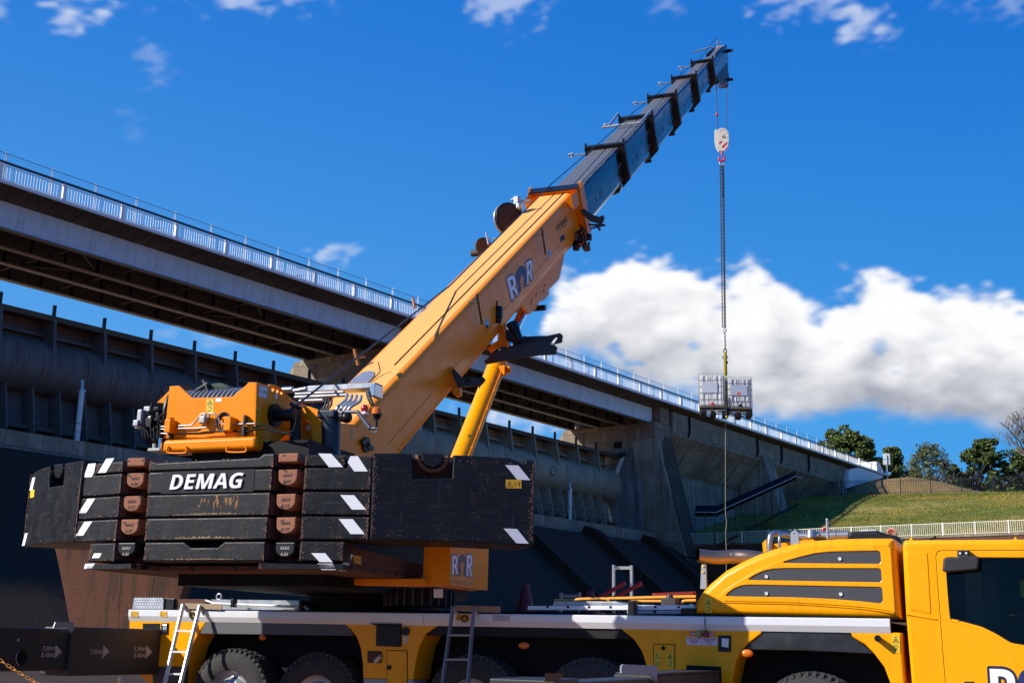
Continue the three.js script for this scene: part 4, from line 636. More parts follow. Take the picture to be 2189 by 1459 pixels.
// pipes, plates and scoop on the hood
part('exhaust_pipe', [tube([T.z(1650, 1196, -0.75), T.z(1600, 1190, -0.7), T.z(1570, 1189, -0.7), T.z(1530, 1191, -0.62), T.z(1493, 1187, -0.5)], 0.098, 40, 20), new THREE.TorusGeometry(0.1, 0.008, 8, 24).rotateY(Math.PI / 2).translate(...T.z(1567, 1189.5, -0.7))], M.exhaust, carrier);
part('pipe_mouth', new THREE.CircleGeometry(0.088, 24).rotateY(-Math.PI / 2 - 0.45).translate(...T.z(1496, 1187, -0.5)), M.blackPart, carrier);
part('coolant_pipe', tube([T.z(1645, 1178, -0.7), T.z(1645.5, 1160, -0.7), T.z(1648, 1145, -0.72), T.z(1657, 1140, -0.8), T.z(1680, 1143, -1.1), T.z(1700, 1146, -1.3)], 0.042, 40, 14), M.steelPipe, carrier);
part('coolant_pipe', tube([T.z(1667, 1173, -0.5), T.z(1666.5, 1152, -0.5), T.z(1669, 1143.5, -0.55), T.z(1680, 1142.5, -0.8), T.z(1694, 1145, -1.0)], 0.022, 30, 10), M.steelPipe, carrier);
part('exhaust_pipe', [bar(T.z(1698, 1147, -1.3), T.z(1815, 1143, -1.3), 0.065, 0.065, 18), bar(T.z(1745, 1146, -1.3), T.z(1749, 1146, -1.3), 0.075, 0.075, 18), bar(T.z(1786, 1144, -1.3), T.z(1789, 1144, -1.3), 0.075, 0.075, 18)], M.steelPipe, carrier);
part('valve', [new THREE.CylinderGeometry(0.07, 0.085, 0.1, 14).translate(...T.z(1735, 1141, -1.2)), bar(T.z(1735, 1141, -1.2), T.z(1752, 1144, -1.2), 0.03)], M.steelPipe, carrier);
part('pipe_bracket', [ext(TP([[1632, 1182], [1630, 1160], [1638, 1152], [1640, 1178]], -0.8), -1.2, -0.8), ext(TP([[1652, 1176], [1655, 1162], [1688, 1158], [1688, 1168]], -1.0), -1.3, -1.0), ext(TP([[1686, 1166], [1690, 1157], [1740, 1152], [1740, 1160]], -1.0), -1.4, -1.0)], M.yellow, carrier);
part('lifting_eye', ext(TP([[1691, 1163.5], [1689.5, 1142], [1692, 1136], [1698, 1133.3], [1704, 1135], [1707, 1141], [1708.5, 1160.5]], -0.35), -0.4, -0.35, 0, { holes: [TP([[1695.5, 1138], [1700, 1137.4], [1701, 1141], [1697, 1142]], -0.35).reverse()] }), M.galv, carrier);
part('marker_post', rb(T.z(1766.5, 1150, -0.4)[0], T.z(1772, 1150, -0.4)[0], T.z(1768, 1152, -0.4)[1], T.z(1768, 1107, -0.4)[1], -0.46, -0.4, 0.02), M.galv, carrier);
part('intake_scoop', ext(TP([[1811, 1152], [1812, 1141], [1818, 1136], [1838, 1134.5], [1874, 1133], [1895, 1140], [1918, 1145], [1925, 1150], [1928, 1164], [1924, 1168]], -1.0), -1.9, -1.0, 0.04, { seg: 3 }), M.blackSatin, carrier);
part('scoop_lid', ext(TP([[1839, 1132.5], [1873, 1131.5], [1874, 1134], [1839, 1135]], -1.2), -1.7, -1.2), M.alu, carrier);
part('grey_post', ext(TP([[1499.5, 1206], [1508.5, 1206], [1510, 1258], [1497, 1258]], -0.9), -0.96, -0.9), M.galv, carrier);
part('post_button', [[1503, 1209], [1502.5, 1221.5]].map(([x, y]) => new THREE.CylinderGeometry(0.018, 0.018, 0.02, 8).rotateX(Math.PI / 2).translate(...T.z(x, y, -0.89))), M.stickerYellow, carrier);

// cab
const ce = (px, py, z = 0) => T.z(px, py, z);
const cabO = TP([[1949.8, 1470], [1936.5, 1313], [1929, 1168], [1930.5, 1158], [1936, 1153.5], [2189, 1151.5], [2330, 1152], [2352, 1162], [2400, 1300], [2420, 1470]]);
const winO = [[2022, 1193], [2030, 1191], [2189, 1191.5], [2310, 1192], [2352, 1300], [2362, 1385], [2240, 1385], [2189, 1377], [2162, 1372], [2133, 1354.5], [2100.5, 1338.5], [2057, 1326.5], [2033, 1321.5]];
const winIn = TP(winO, -0.05), wc = winIn.reduce((a, p) => [a[0] + p[0] / winIn.length, a[1] + p[1] / winIn.length], [0, 0]), inset = (k) => winIn.map(([x, y]) => [wc[0] + (x - wc[0]) * k, wc[1] + (y - wc[1]) * k]);
const cab = part('cab', ext(cabO, -2.5, 0.0, 0.07, { seg: 5, smooth: 0.6, holes: [inset(1.0).reverse()] }), M.yellow, carrier);
part('cab_lining', [ext(inset(0.999), -1.5, -0.03, 0, { holes: [inset(0.975).reverse()] }), ext(inset(0.99), -1.55, -1.5)], M.blackPart, cab);
part('seat', [rb(...(([a, b]) => [a - 0.02, a + 0.42, b - 0.35, b + 0.42])(T.z(2068, 1290, -0.8)), -1.1, -0.65, 0.08, 4), rb(...(([a, b]) => [a + 0.08, a + 0.34, b - 0.1, b + 0.16])(T.z(2068, 1215, -0.8)), -1.0, -0.75, 0.06, 4)], std(lin(0.10, 0.10, 0.11), 0.8), cab);
part('pillar', ext(TP([[2062, 1220], [2098, 1220], [2106, 1336], [2068, 1336]], -0.4), -0.46, -0.4), std(lin(0.16, 0.16, 0.15), 0.7), cab);
part('steering_wheel', new THREE.TorusGeometry(0.2, 0.02, 8, 24).rotateX(1.1).translate(...T.z(2178, 1330, -0.8)), M.blackSatin, cab);
const doorO = [[2013, 1177], [2189, 1176], [2320, 1176], [2372, 1300], [2384, 1470], [2023, 1470], [2010, 1300], [2002, 1190], [2005, 1180]];
part('door_gap', ext(TP(doorO.map(([x, y]) => [x + (x < 2100 ? -1.3 : 1), y + (y < 1200 ? -1.3 : 0)]), 0), -0.02, 0.006, 0, { holes: [TP(winO, 0).reverse()] }), M.blackPart, cab);
part('door', ext(TP(doorO, 0.02), -0.01, 0.022, 0.012, { seg: 3, holes: [TP(winO, 0.02).reverse()] }), M.yellow, cab);
part('window', ext(TP(winO, 0.012), 0.002, 0.008), phys(lin(0.62, 0.66, 0.64), 0.02, { transmission: 1, thickness: 0, ior: 1.5, specularIntensity: 0.35 }), cab);
part('window_seal', tube([[2022, 1196], [2033, 1321.8], [2057, 1326.8], [2100.5, 1338.8], [2133, 1354.8], [2162, 1372], [2189, 1377], [2240, 1385]].map(([x, y]) => ce(x, y, 0.014)), 0.010, 60, 6), M.blackSatin, cab);
part('inset_panel', ext(TP([[1941, 1181], [1980, 1180.5], [1983, 1182], [1990.5, 1309], [1988, 1311], [1949, 1303], [1946, 1300], [1939.5, 1183]], 0.01), -0.02, 0.010, 0.008, { seg: 2 }), M.yellow, cab);
part('belt_line', tube([[1938, 1312], [2003, 1323]].map(([x, y]) => ce(x, y, 0)), 0.014, 8, 6), M.yellow, cab);
part('belt_line', tube([[2010, 1324], [2040, 1328.5], [2090, 1342], [2125, 1358], [2152, 1384], [2172, 1420], [2186, 1460]].map(([x, y]) => ce(x, y, 0.014)), 0.012, 50, 6), M.yellow, cab);
{ const a = ce(2097, 1417, 0.026), b = ce(2330, 1420, 0.026), hgt = 0.62; bentDecal('door_logo', [a, [b[0], a[1], b[2]], [b[0], a[1] - hgt, b[2]], [a[0], a[1] - hgt, a[2]]], markMat, cab); }
part('door_handle', ext(TP([[2062, 1456], [2082, 1456], [2084, 1466], [2062, 1466]], 0.03), 0, 0.05, 0.012), M.blackSatin, cab);
part('mirror_bracket', [ext(TP([[2047.5, 1177], [2072.5, 1176], [2073, 1189], [2047, 1189]], 0.10), 0.0, 0.14, 0.015)], M.blackSatin, cab);
for (const [x, y] of [[2053, 1182], [2066, 1181.5]]) part('mirror_bolt', new THREE.CylinderGeometry(0.015, 0.015, 0.01, 10).rotateX(Math.PI / 2).translate(...ce(x, y, 0.145)), M.alu, cab);
part('mirror', ext(TP([[2018, 1195], [2022, 1192], [2045, 1191], [2050, 1186.5], [2072, 1186], [2076, 1189.5], [2092, 1188.5], [2094, 1192], [2092, 1214], [2088, 1217.5], [2024, 1223], [2016, 1220]], 0.24), 0.14, 0.30, 0.022, { seg: 3 }), M.anthracite, cab);
part('roof_lug', [[1949, 1150.5], [2172, 1150]].map(([x, y]) => new THREE.ConeGeometry(0.035, 0.05, 10).translate(...ce(x, y, -0.12))), M.yellow, cab);
part('wiper_arm', [bar(ce(1990, 1153, -0.9), ce(2001, 1147, -0.95), 0.012), bar(ce(1996, 1152, -0.9), ce(2000, 1145, -0.9), 0.014)], M.blackPart, cab);
part('vest', [ext(TP([[2180, 1241], [2189, 1239], [2197, 1241], [2199, 1262], [2194, 1276], [2183, 1274]], -0.5), -0.56, -0.5)], std(lin(0.40, 0.60, 0.02), 0.8), cab, { label: 'yellow green safety vest at the cab window' });
part('bumper', bb(U(1950), U(2420, 1400), 0.5, 0.9, -0.05, -2.4), M.yellow, carrier);

// wheels
function wheel(u, y, z, label) {
  const R = 0.76, w = 0.44, g = new THREE.Group(); g.name = numbered('wheel'); g.position.set(u, y, z); carrier.add(g); if (label) g.userData.label = label;
  const prof = [[0.40, 0.02], [0.46, 0.05], [0.56, 0.055], [0.66, 0.03], [0.715, -0.02], [0.735, -0.05], [0.735, -w + 0.05], [0.70, -w + 0.01], [0.55, -w - 0.03], [0.40, -w]];
  const tyre = part('tyre', lathe(prof, 56).rotateX(Math.PI / 2), M.tyre, g);
  const lugs = []; for (let k = 0; k < 44; k++) { const a = k * 2 * Math.PI / 44; for (const s of [0, 1]) { const b = bx(0.062, 0.05, 0.20, 0, R - 0.03, 0); b.rotateY(s ? 0.35 : -0.35); b.translate(0, 0, s ? -0.11 : -0.33); b.rotateZ(a + s * 0.07); lugs.push(b); } const sh = bx(0.05, 0.055, 0.04, 0, 0.722, -0.008).rotateZ(a + 0.07); lugs.push(sh); }
  part('tread', lugs, M.tyreTread, g, { kind: 'stuff' });
  const rim = part('rim', lathe([[0.42, 0.02], [0.40, -0.02], [0.34, -0.07], [0.30, -0.06], [0.26, 0.0], [0.22, 0.01], [0.16, 0.01], [0.15, 0.06], [0.11, 0.09], [0, 0.09]], 36).rotateX(Math.PI / 2), std(lin(0.42, 0.42, 0.43), 0.35, 0.6), g);
  const nuts = []; for (let k = 0; k < 10; k++) { const a = k * 0.6283; nuts.push(new THREE.CylinderGeometry(0.02, 0.02, 0.04, 6).rotateX(Math.PI / 2).translate(0.2 * Math.cos(a), 0.2 * Math.sin(a), 0.02)); } part('wheel_nut', nuts, M.galv, g, { kind: 'stuff' });
}
{ const zf = -0.10, t1 = T.z(497, 1388, zf), t2 = T.z(681, 1396, zf), t5 = T.z(1733, 1438, -0.16);
  wheel(t1[0], t1[1] - 0.735, zf); wheel(t2[0], t2[1] - 0.735, zf);
  wheel(T.z(1010, 1404, zf)[0], 0.76, zf); wheel(T.z(1262, 1412, zf)[0], 0.76, zf); wheel(t5[0], t5[1] - 0.735, -0.16); }

// outrigger beams, pushed out towards the viewer
const beamTex = canvasTex(256, 96, (c) => { c.clearRect(0, 0, 256, 96); });
function lenMark(lines) { return printMat(canvasTex(256, 128, (c) => { c.fillStyle = '#b0a6a2'; c.font = 'italic bold 46px sans-serif'; c.textAlign = 'right'; c.textBaseline = 'middle'; lines.forEach((t, i) => c.fillText(t, 168, lines.length > 1 ? 40 + 48 * i : 64)); c.beginPath(); c.moveTo(176, 14); c.lineTo(252, 64); c.lineTo(176, 114); c.closePath(); c.fill(); })); }
{ const u0 = T.z(336, 1400, 0.02)[0], X = (px, py, du = 0) => T.x(px, py, u0 + du);
  const zIn = X(156, 1345)[2], yT = X(330, 1344)[1], yB = X(330, 1441)[1];
  const sleeve = part('outrigger_sleeve', [rb(u0 - 0.6, u0, yB, yT, -1, zIn, 0.03), bb(u0 - 0.62, u0 + 0.012, X(250, 1371)[1] - 0.012, X(250, 1371)[1] + 0.012, 0, zIn - 0.1)], M.darkGrey, carrier);
  const yT2 = X(60, 1341, -0.06)[1], yB2 = X(60, 1434, -0.06)[1], zOut = X(-260, 1390, -0.06)[2];
  const inner = part('outrigger_beam', rb(u0 - 0.54, u0 - 0.06, yB2, yT2, zIn - 0.5, zOut, 0.02), M.anthracite, carrier);
  part('end_plate', [ext([X(115, 1329), X(154, 1329), X(155, 1345), X(149, 1352), X(140, 1342), X(110, 1342)].map((q) => [-q[2], q[1]]), 0, 0.02).rotateY(Math.PI / 2).translate(u0 + 0.012, 0, 0)], M.greyPaint, sleeve);
  const c1 = X(45, 1405, -0.06); part('pin_hole', new THREE.CylinderGeometry(0.11, 0.11, 0.01, 26).rotateZ(Math.PI / 2).translate(u0 - 0.057, c1[1], c1[2]), M.blackPart, inner);
  part('hole_rim', new THREE.TorusGeometry(0.112, 0.005, 6, 30, 2.2).rotateZ(2.2).rotateY(Math.PI / 2).translate(u0 - 0.052, c1[1], c1[2]), M.galv, inner);
  const c2 = X(37, 1367, -0.06); part('stud', new THREE.SphereGeometry(0.02, 8, 6).translate(u0 - 0.05, c2[1], c2[2]), M.galv, inner);
  const mk = (a, b, t, lines, du, p) => { const A = X(a, t, du), B = X(b, t, du), h = (A[2] - B[2]) * 0.5, yc = A[1]; bentDecal('length_mark', [[A[0], yc + h / 2, A[2]], [B[0], yc + h / 2, B[2]], [B[0], yc - h / 2, B[2]], [A[0], yc - h / 2, A[2]]], lenMark(lines), p); };
  mk(80, 133, 1392, ['7,00m', '8,40m'], -0.056, inner); mk(184, 234.5, 1392, ['7,00m'], 0.004, sleeve); mk(278, 326, 1393, ['5,54m', '8,40m'], 0.004, sleeve);
}
{ const u0 = T.z(1538, 1445, 0.0)[0], X = (px, py, du = 0) => T.x(px, py, u0 + du); const yT = X(1500, 1438)[1], z1 = X(1398, 1440)[2], z2 = X(1232, 1440)[2], z3 = X(1161, 1440)[2];
  const sl = part('outrigger_sleeve', [rb(u0 - 0.5, u0, yT - 0.55, yT, -0.8, z1, 0.02), bb(u0 - 0.48, u0 + 0.01, yT, yT + 0.025, 0, z1 - 0.02)], M.darkGrey, carrier);
  const bm = part('outrigger_beam', rb(u0 - 0.46, u0 - 0.04, yT - 0.52, yT - 0.03, z1 - 0.3, z2, 0.02), M.anthracite, carrier);
  part('end_plate', ext([X(1323, 1438), X(1323, 1423), X(1327, 1419), X(1396, 1422), X(1400, 1426), X(1399, 1456), X(1386, 1441)].map((q) => [-q[2], q[1]]), 0, 0.02).rotateY(Math.PI / 2).translate(u0 + 0.012, 0, 0), M.greyPaint, sl);
  part('head_plate', [rb(u0 - 0.55, u0 + 0.03, yT - 0.6, yT + 0.01, z2, z3, 0.02)], M.anthracite, bm);
  const fx = u0 + 0.04, q = (x, y) => { const k = X(x, y, 0.04); return [fx, k[1], k[2]]; };
  bentDecal('black_band', [q(1165, 1438), q(1205, 1439), q(1198, 1452), q(1165, 1453)], M.blackSatin, bm); bentDecal('warning_sticker', [q(1164, 1456), q(1183, 1456), q(1183, 1475), q(1164, 1475)], W.book, bm);
}
{ const dk = crane.children.filter((c) => c.name.startsWith('deck_rail'))[1], q = (x, y) => T.z(x, y, 0.0155); bentDecal('warning_sticker', [q(975, 1312), q(1004, 1312.5), q(1004, 1326), q(975, 1325.5)], W.wide, dk); bentDecal('label', [q(1053, 1314), q(1090, 1314.6), q(1090, 1327), q(1053, 1326.4)], std(lin(0.4, 0.4, 0.42), 0.5), dk); }
// things fixed on the deck
part('tread_plate', (() => { const l = [ext(TP([[286, 1277], [349, 1277.5], [348, 1302], [282, 1301]], -0.12), -0.2, -0.12)]; for (let j = 0; j < 4; j++) for (let i = 0; i < 11; i++) { const q = T.z(288 + i * 5.5 + (j % 2) * 2.5, 1280.5 + j * 5.6, -0.119); l.push(new THREE.ConeGeometry(0.026, 0.02, 4).rotateX(Math.PI / 2).scale(0.9, 1.3, 1).translate(...q)); } return l; })(), M.galv, carrier);
part('tool_box', ext(TP([[372, 1280], [440, 1280], [438, 1303], [370, 1303]], -0.2), -0.7, -0.2, 0.01), M.rustDark, carrier);
part('cable_box', ext(TP([[348, 1277], [372, 1279], [370, 1302], [346, 1302]], -0.15), -0.6, -0.15, 0.01), M.blackSatin, carrier);
part('tray', ext(TP([[446, 1280.5], [640, 1283], [662, 1303], [446, 1302]], -0.35), -0.6, -0.35), M.galv, carrier);
part('stow_rod', [bar(T.z(452, 1289, -0.15), T.z(655, 1297, -0.15), 0.022), bar(T.z(440, 1283, -0.2), T.z(462, 1290, -0.15), 0.02)], M.alu, carrier);
part('rod_clamp', [rb(...(([a, b]) => [a - 0.03, a + 0.03, b - 0.05, b + 0.09])(T.z(500, 1291, -0.15)), -0.2, -0.08, 0.01)], M.blackSatin, carrier);
part('rod_clamp', [rb(...(([a, b]) => [a - 0.03, a + 0.03, b - 0.05, b + 0.09])(T.z(646, 1296, -0.15)), -0.2, -0.08, 0.01)], M.blackSatin, carrier);
part('lifting_ring', new THREE.TorusGeometry(0.05, 0.016, 8, 18).translate(...T.z(468, 1275, -0.4)), M.galv, carrier);
part('deck_floor', [bb(2.9, 8.6, 2.08, 2.16, -0.35, -2.8)], M.blackPart, carrier);

// stowed access ladder lying on the deck
{ const l = thing('stowed_ladder', 'aluminium ladder stowed flat along the shaded crane deck beside the engine cover', 'ladder', T);
  part('rail', ext(TP([[1128, 1294.5], [1320, 1294], [1486, 1292.5], [1486, 1303], [1128, 1303]], -0.16), -0.22, -0.16, 0.006), M.alu, l);
  part('rail', ext(TP([[1340, 1304], [1486, 1304], [1486, 1312], [1340, 1311]], -0.12), -0.2, -0.12, 0.006), M.aluShaded, l);
  part('cover_plate', ext(TP([[1184, 1284.5], [1318, 1285], [1336, 1292], [1400, 1292.5], [1400, 1295], [1180, 1295]], -0.6), -1.3, -0.6, 0.01), M.galv, l);
  for (const x of [1170, 1214, 1259, 1305, 1401, 1451]) part('slot', ext(TP([[x - 2.4, 1294.6], [x + 2.4, 1294.6], [x + 2.4, 1299.4], [x - 2.4, 1299.4]], -0.155), -0.17, -0.1555), M.blackPart, l);
  part('slot', ext(TP([[1397, 1304.5], [1402.5, 1304.5], [1402.5, 1309.5], [1397, 1309.5]], -0.115), -0.13, -0.1155), M.blackPart, l);
  part('clamp', [rb(...(([a, b]) => [a - 0.06, a + 0.06, b - 0.12, b + 0.10])(T.z(1352, 1298, -0.1)), -0.2, -0.06, 0.02)], M.blackSatin, l); part('clamp', [rb(...(([a, b]) => [a - 0.1, a + 0.12, b - 0.05, b + 0.05])(T.z(1472, 1307, -0.1)), -0.2, -0.04, 0.02)], M.blackSatin, l);
  part('bolt', new THREE.CylinderGeometry(0.045, 0.045, 0.03, 14).rotateX(Math.PI / 2).translate(...T.z(1478, 1297, -0.14)), M.galv, l); rebase(l); }
function hangLadder(name, label, tl, tr, bl, br, zT, zB, mat, steps) {
  const l = thing(name, label, 'ladder', T); const P = (p, z) => T.z(p[0], p[1], z); const A = P(tl, zT), B = P(tr, zT), C = P(bl, zB), D = P(br, zB);
  const ex = (p, q, k) => p.map((v, i) => v + (q[i] - v) * k);
  part('rail', beam(A, ex(A, C, 1.25), 0.03, 0.07, V(0, 0, 1)), mat, l); part('rail', beam(B, ex(B, D, 1.25), 0.03, 0.07, V(0, 0, 1)), mat, l);
  for (const k of steps) part('rung', beam(ex(A, C, k), ex(B, D, k), 0.03, 0.055, V(0, 0, 1)), mat, l);
  part('hook_bar', ext([[A[0] + 0.02, A[1] - 0.06], [B[0] + 0.42, A[1] - 0.075], [B[0] + 0.42, A[1] + 0.015], [A[0] + 0.02, A[1] + 0.03]], zT - 0.05, zT - 0.03), std(lin(0.30, 0.22, 0.14), 0.6, 0.3), l);
  part('hook', [bar([A[0], A[1], zT], [A[0] + 0.03, A[1] - 0.1, 0.01], 0.02)], M.galv, l); part('hook', [bar([B[0], B[1], zT], [B[0] + 0.03, B[1] - 0.14, 0.01], 0.02)], M.galv, l);
  part('strap', [new THREE.TorusGeometry(0.045, 0.01, 6, 14).translate((A[0] + B[0]) / 2, A[1] - 0.17, 0.035)], M.blackPart, l); return rebase(l);
}
hangLadder('access_ladder', 'bright aluminium ladder hooked on the sunlit rear deck edge near the wheels', [391, 1292], [427, 1294], [352, 1459], [386, 1459], 0.08, 0.62, M.alu, [0.34, 0.61, 0.89]);
hangLadder('access_ladder', 'aluminium ladder in shade hooked on the middle of the deck edge', [968, 1297], [1013, 1297], [946, 1459], [1000, 1459], 0.08, 0.45, M.aluShaded, [0.38, 0.70, 1.02]);
// ================================================================== THE CRANE: counterweight plates
const S = new Frame(V(-4.09, 0, -16.95), 20.5);
const sp = (px, py, z = 0) => S.z(px, py, z);
function into(geo, from, to) { const m = new THREE.Matrix4().compose(to.O, to.q, V(1, 1, 1)).invert().multiply(new THREE.Matrix4().compose(from.O, from.q, V(1, 1, 1))); const g = geo.clone(); g.applyMatrix4(m); return g; }
const yAt = (py) => sp(452, py)[1];
const cA = S.world(1.47, 0, 0), CR = new Frame(V(cA.x, 0, cA.z), 20.5 - 12.5);            // right column face
const cB = S.world(-1.43, 0, 0), CLf = new Frame(V(cB.x, 0, cB.z), 20.5 + 12.5);          // left column face, X runs right: x <= 0
const wA = CR.world(0.93, 0, 0), WR = new Frame(V(wA.x, 0, wA.z), 20.5 - 29);             // right wing
const wB2 = CLf.world(-0.95, 0, 0), WL = new Frame(V(wB2.x, 0, wB2.z), 20.5 + 29);
const rows = [[978, 1002.5], [1005, 1051.5], [1054.5, 1103], [1105.5, 1154], [1157.5, 1199]].map(([a, b]) => [yAt(a), yAt(b)]);
const lugText = (l1, l2, dark) => printMat(canvasTex(128, 128, (c) => { c.clearRect(0, 0, 128, 128); c.fillStyle = dark; c.font = 'italic bold 34px sans-serif'; c.textAlign = 'center'; c.fillText(l1, 62, 48); c.fillText(l2, 60, 96); }), { alphaTest: 0.3 });
const lugMat = [null, lugText('MAX', '8.0T', '#2a1a14'), lugText('MAX', '8.5T', '#2a1a14'), lugText('MAX', '8.5T', '#2a1a14'), lugText('MAX', '4.0t', '#9a9088')];
const rustLug = std(lin(1.45, 1.15, 0.95), 0.8, 0, { map: rep(texRust, 0.5), bumpMap: rep(bumpFine, 0.12), bumpScale: 0.004 });
const slabLabels = ['thin topmost plate of the black counterweight stack', 'counterweight plate second from top with large raised white lettering', 'black counterweight plate below the lettered plate, with scraped lower edge', 'scuffed black counterweight plate fourth from the top of the stack', 'lowest full black counterweight plate with notched top edge'];
function stripe(fr, pts, parent, mat = M.stripeWhite, name = 'reflective_stripe') { return part(name, into(ext(fr.zs(pts), 0.001, 0.004), fr, S), mat, parent); }
const edgeWear = (fr, x0, x1, y0, y1, seed, z = 0.002) => {     // chipped, rusty paint along the arrises: small flat flakes lying on the face
  const r = rng(seed), l = []; const flake = (x, y, w, h) => { const n = 5, p = []; for (let i = 0; i < n; i++) { const a = i * 6.283 / n; p.push([x + Math.cos(a) * w * (0.6 + 0.6 * r()), y + Math.sin(a) * h * (0.6 + 0.6 * r())]); } l.push(into(new THREE.ShapeGeometry(shapeOf(p)).translate(0, 0, z), fr, S)); };
  const per = Math.round((x1 - x0) * 15); for (let i = 0; i < per; i++) { const x = x0 + (x1 - x0) * r(); flake(x, r() < 0.5 ? y1 - 0.004 - r() * r() * 0.03 : y0 + 0.004 + r() * r() * 0.03, 0.006 + 0.05 * r() * r() * r(), 0.003 + 0.006 * r()); }
  const vn = Math.round((y1 - y0) * 190); for (let i = 0; i < vn; i++) { const y = y0 + (y1 - y0) * r(); const e = r() * r() * r() * 0.10; flake(r() < 0.5 ? x0 + 0.002 + e : x1 - 0.002 - e, y, 0.004 + 0.007 * r(), 0.006 + 0.024 * r() * r()); }
  return l;
};
rows.forEach(([yt, yb], i) => {
  const t = thing('counterweight_plate', slabLabels[i], 'counterweight', S);
  const W4 = 1.0 - 0.012 * i, cut = i === 4;
  const cen = cut ? ext([[-W4, yb], [W4, yb], [W4, yt], [...sp(479, 1160).slice(0, 1), yt], [sp(465, 1165)[0], yt - 0.075], [sp(407, 1165)[0], yt - 0.075], [sp(393, 1160)[0], yt], [-W4, yt]], -0.5, 0, 0.022, { seg: 3 })
    : i === 0 ? ext([[-W4, yb], [W4, yb], [W4, yt + 0.03], [W4 - 0.16, yt + 0.03], [W4 - 0.24, yt - 0.02], [-W4 + 0.14, yt - 0.045], [-W4 + 0.05, yt - 0.02], [-W4, yt]], -0.5, 0, 0.022, { seg: 3 })
      : ext([[-W4, yb], [W4, yb], [W4, yt], [-W4, yt]], -0.5, 0, 0.022, { seg: 3 });
  const cb = part('weight_block', cen, M.block, t);
  part('chipped_paint', edgeWear(S, -W4 + 0.01, W4 - 0.01, yb + 0.012, yt - (cut ? 0.08 : 0.02), 100 + i), M.rust, cb, { kind: 'stuff' });
  // columns left and right
  const lx0 = [-0.60, -0.93, -0.94, -0.94, -0.56][i], rx1 = [0.56, 0.92, 0.92, 0.92, 0.60][i];
  const up = i === 1;
  const L = up ? [[lx0, yb], [0, yb], [0, yt], [-0.58, yt], [-0.60, yt + 0.135], [lx0 + 0.06, yt + 0.135]] : [[lx0, yb], [0, yb], [0, yt], [lx0 + 0.03, yt]];
  const R = up ? [[0, yb], [rx1, yb], [rx1, yt + 0.15], [0.60, yt + 0.15], [0.58, yt], [0, yt]] : [[0, yb], [rx1, yb], [rx1, yt], [0, yt]];
  const lb = part('weight_block', into(ext(L, -0.6, 0, 0.022, { seg: 3 }), CLf, S), M.block, t), rbk = part('weight_block', into(ext(R, -0.6, 0, 0.022, { seg: 3 }), CR, S), M.block, t);
  part('chipped_paint', edgeWear(CLf, lx0 + 0.03, -0.01, yb + 0.012, yt - 0.02, 200 + i), M.rust, lb, { kind: 'stuff' }); part('chipped_paint', edgeWear(CR, 0.01, rx1 - 0.02, yb + 0.012, yt - 0.02, 300 + i), M.rust, rbk, { kind: 'stuff' });
  part('edge_rust', [into(bb(-0.004, 0.003, yb + 0.02, yt - 0.02, -0.45, -0.022), CLf, S), into(bb(-0.003, 0.004, yb + 0.02, yt - 0.02, -0.45, -0.022), CR, S), bb(-W4 - 0.003, -W4 + 0.004, yb + 0.02, yt - 0.02, -0.45, -0.022), bb(W4 - 0.004, W4 + 0.003, yb + 0.02, yt - 0.02, -0.45, -0.022)], M.rustDark, t, { kind: 'stuff' });
  part('core', [bb(-1.6, 1.6, yb + 0.006, yt - 0.006, -0.36, -1.3)], M.rustDark, t);
  // lifting lugs in the two slots
  const ly = [[-1, 978, 996, 1], [-1, 1010.5, 1042, 0], [-1, 1059.5, 1092.5, 0], [-1, 1109.5, 1142.5, 0], [-1, 1159, 1187.5, 0]][i], cx = [291, 289.5, 283, 277.5, 270.5][i], cxr = [616, 615.5, 611.5, 611.5, 609.5][i], ry = [[968, 987], [1003, 1037], [1055, 1089], [1105, 1140], [1158, 1190]][i];
  for (const [c, a, b] of [[cx, ly[1], ly[2]], [cxr, ry[0], ry[1]]]) {
    const q = sp(c, a, -0.03), yT2 = q[1], yB2 = sp(c, b, -0.03)[1], w = 0.145, x = q[0];
    const shp = i === 0 ? [[x - w, yT2], [x + w, yT2], [x + w + 0.01, yT2 - 0.03], [x + w, yB2], [x - w, yB2], [x - w - 0.01, yT2 - 0.03]] : (() => { const p = [[x + w, yT2], [x - w, yT2]], hh = yT2 - yB2; for (let k = 0; k <= 10; k++) { const an = Math.PI + Math.PI * k / 10; p.push([x + w * Math.cos(an), yB2 + hh * 0.5 + hh * 0.5 * Math.sin(an)]); } return p; })();
    const lg = part('lug', ext(shp, -0.34, -0.03, 0.018, { seg: 3 }), i === 4 ? M.blackSatin : rustLug, t);
    if (lugMat[i]) bentDecal('cast_mark', [[x - 0.12, yT2 - 0.02, -0.026], [x + 0.12, yT2 - 0.02, -0.026], [x + 0.12, yT2 - 0.23, -0.026], [x - 0.12, yT2 - 0.23, -0.026]], lugMat[i], lg);
  }
  if (i === 1) { // raised lettering on its own panel
    const p0 = sp(347, 1007, 0.006), p1 = sp(541, 1049, 0.006);
    part('letter_panel', [bb(p0[0], p1[0], p1[1] - 0.006, p0[1] - 0.006, 0.0, 0.006)], M.blackSatin, t);
    const g = new TextGeometry('DEMAG', { font, size: 1, depth: 0.02, curveSegments: 5, bevelEnabled: false }); g.computeBoundingBox(); const b = g.boundingBox; g.translate(-b.min.x, -b.min.y, 0);
    const gw = b.max.x - b.min.x, gh = b.max.y - b.min.y, a = sp(362, 1046.5, 0.02), c = sp(522, 1009.5, 0.02), hh = c[1] - a[1], sh = 0.20 * hh; g.applyMatrix4(new THREE.Matrix4().set((c[0] - a[0] - sh) / gw, sh / gh, 0, a[0], 0, hh / gh, 0, a[1], 0, 0, 1, 0.010, 0, 0, 0, 1)); g.computeVertexNormals();
    part('lettering', g, M.stripeWhite, t);
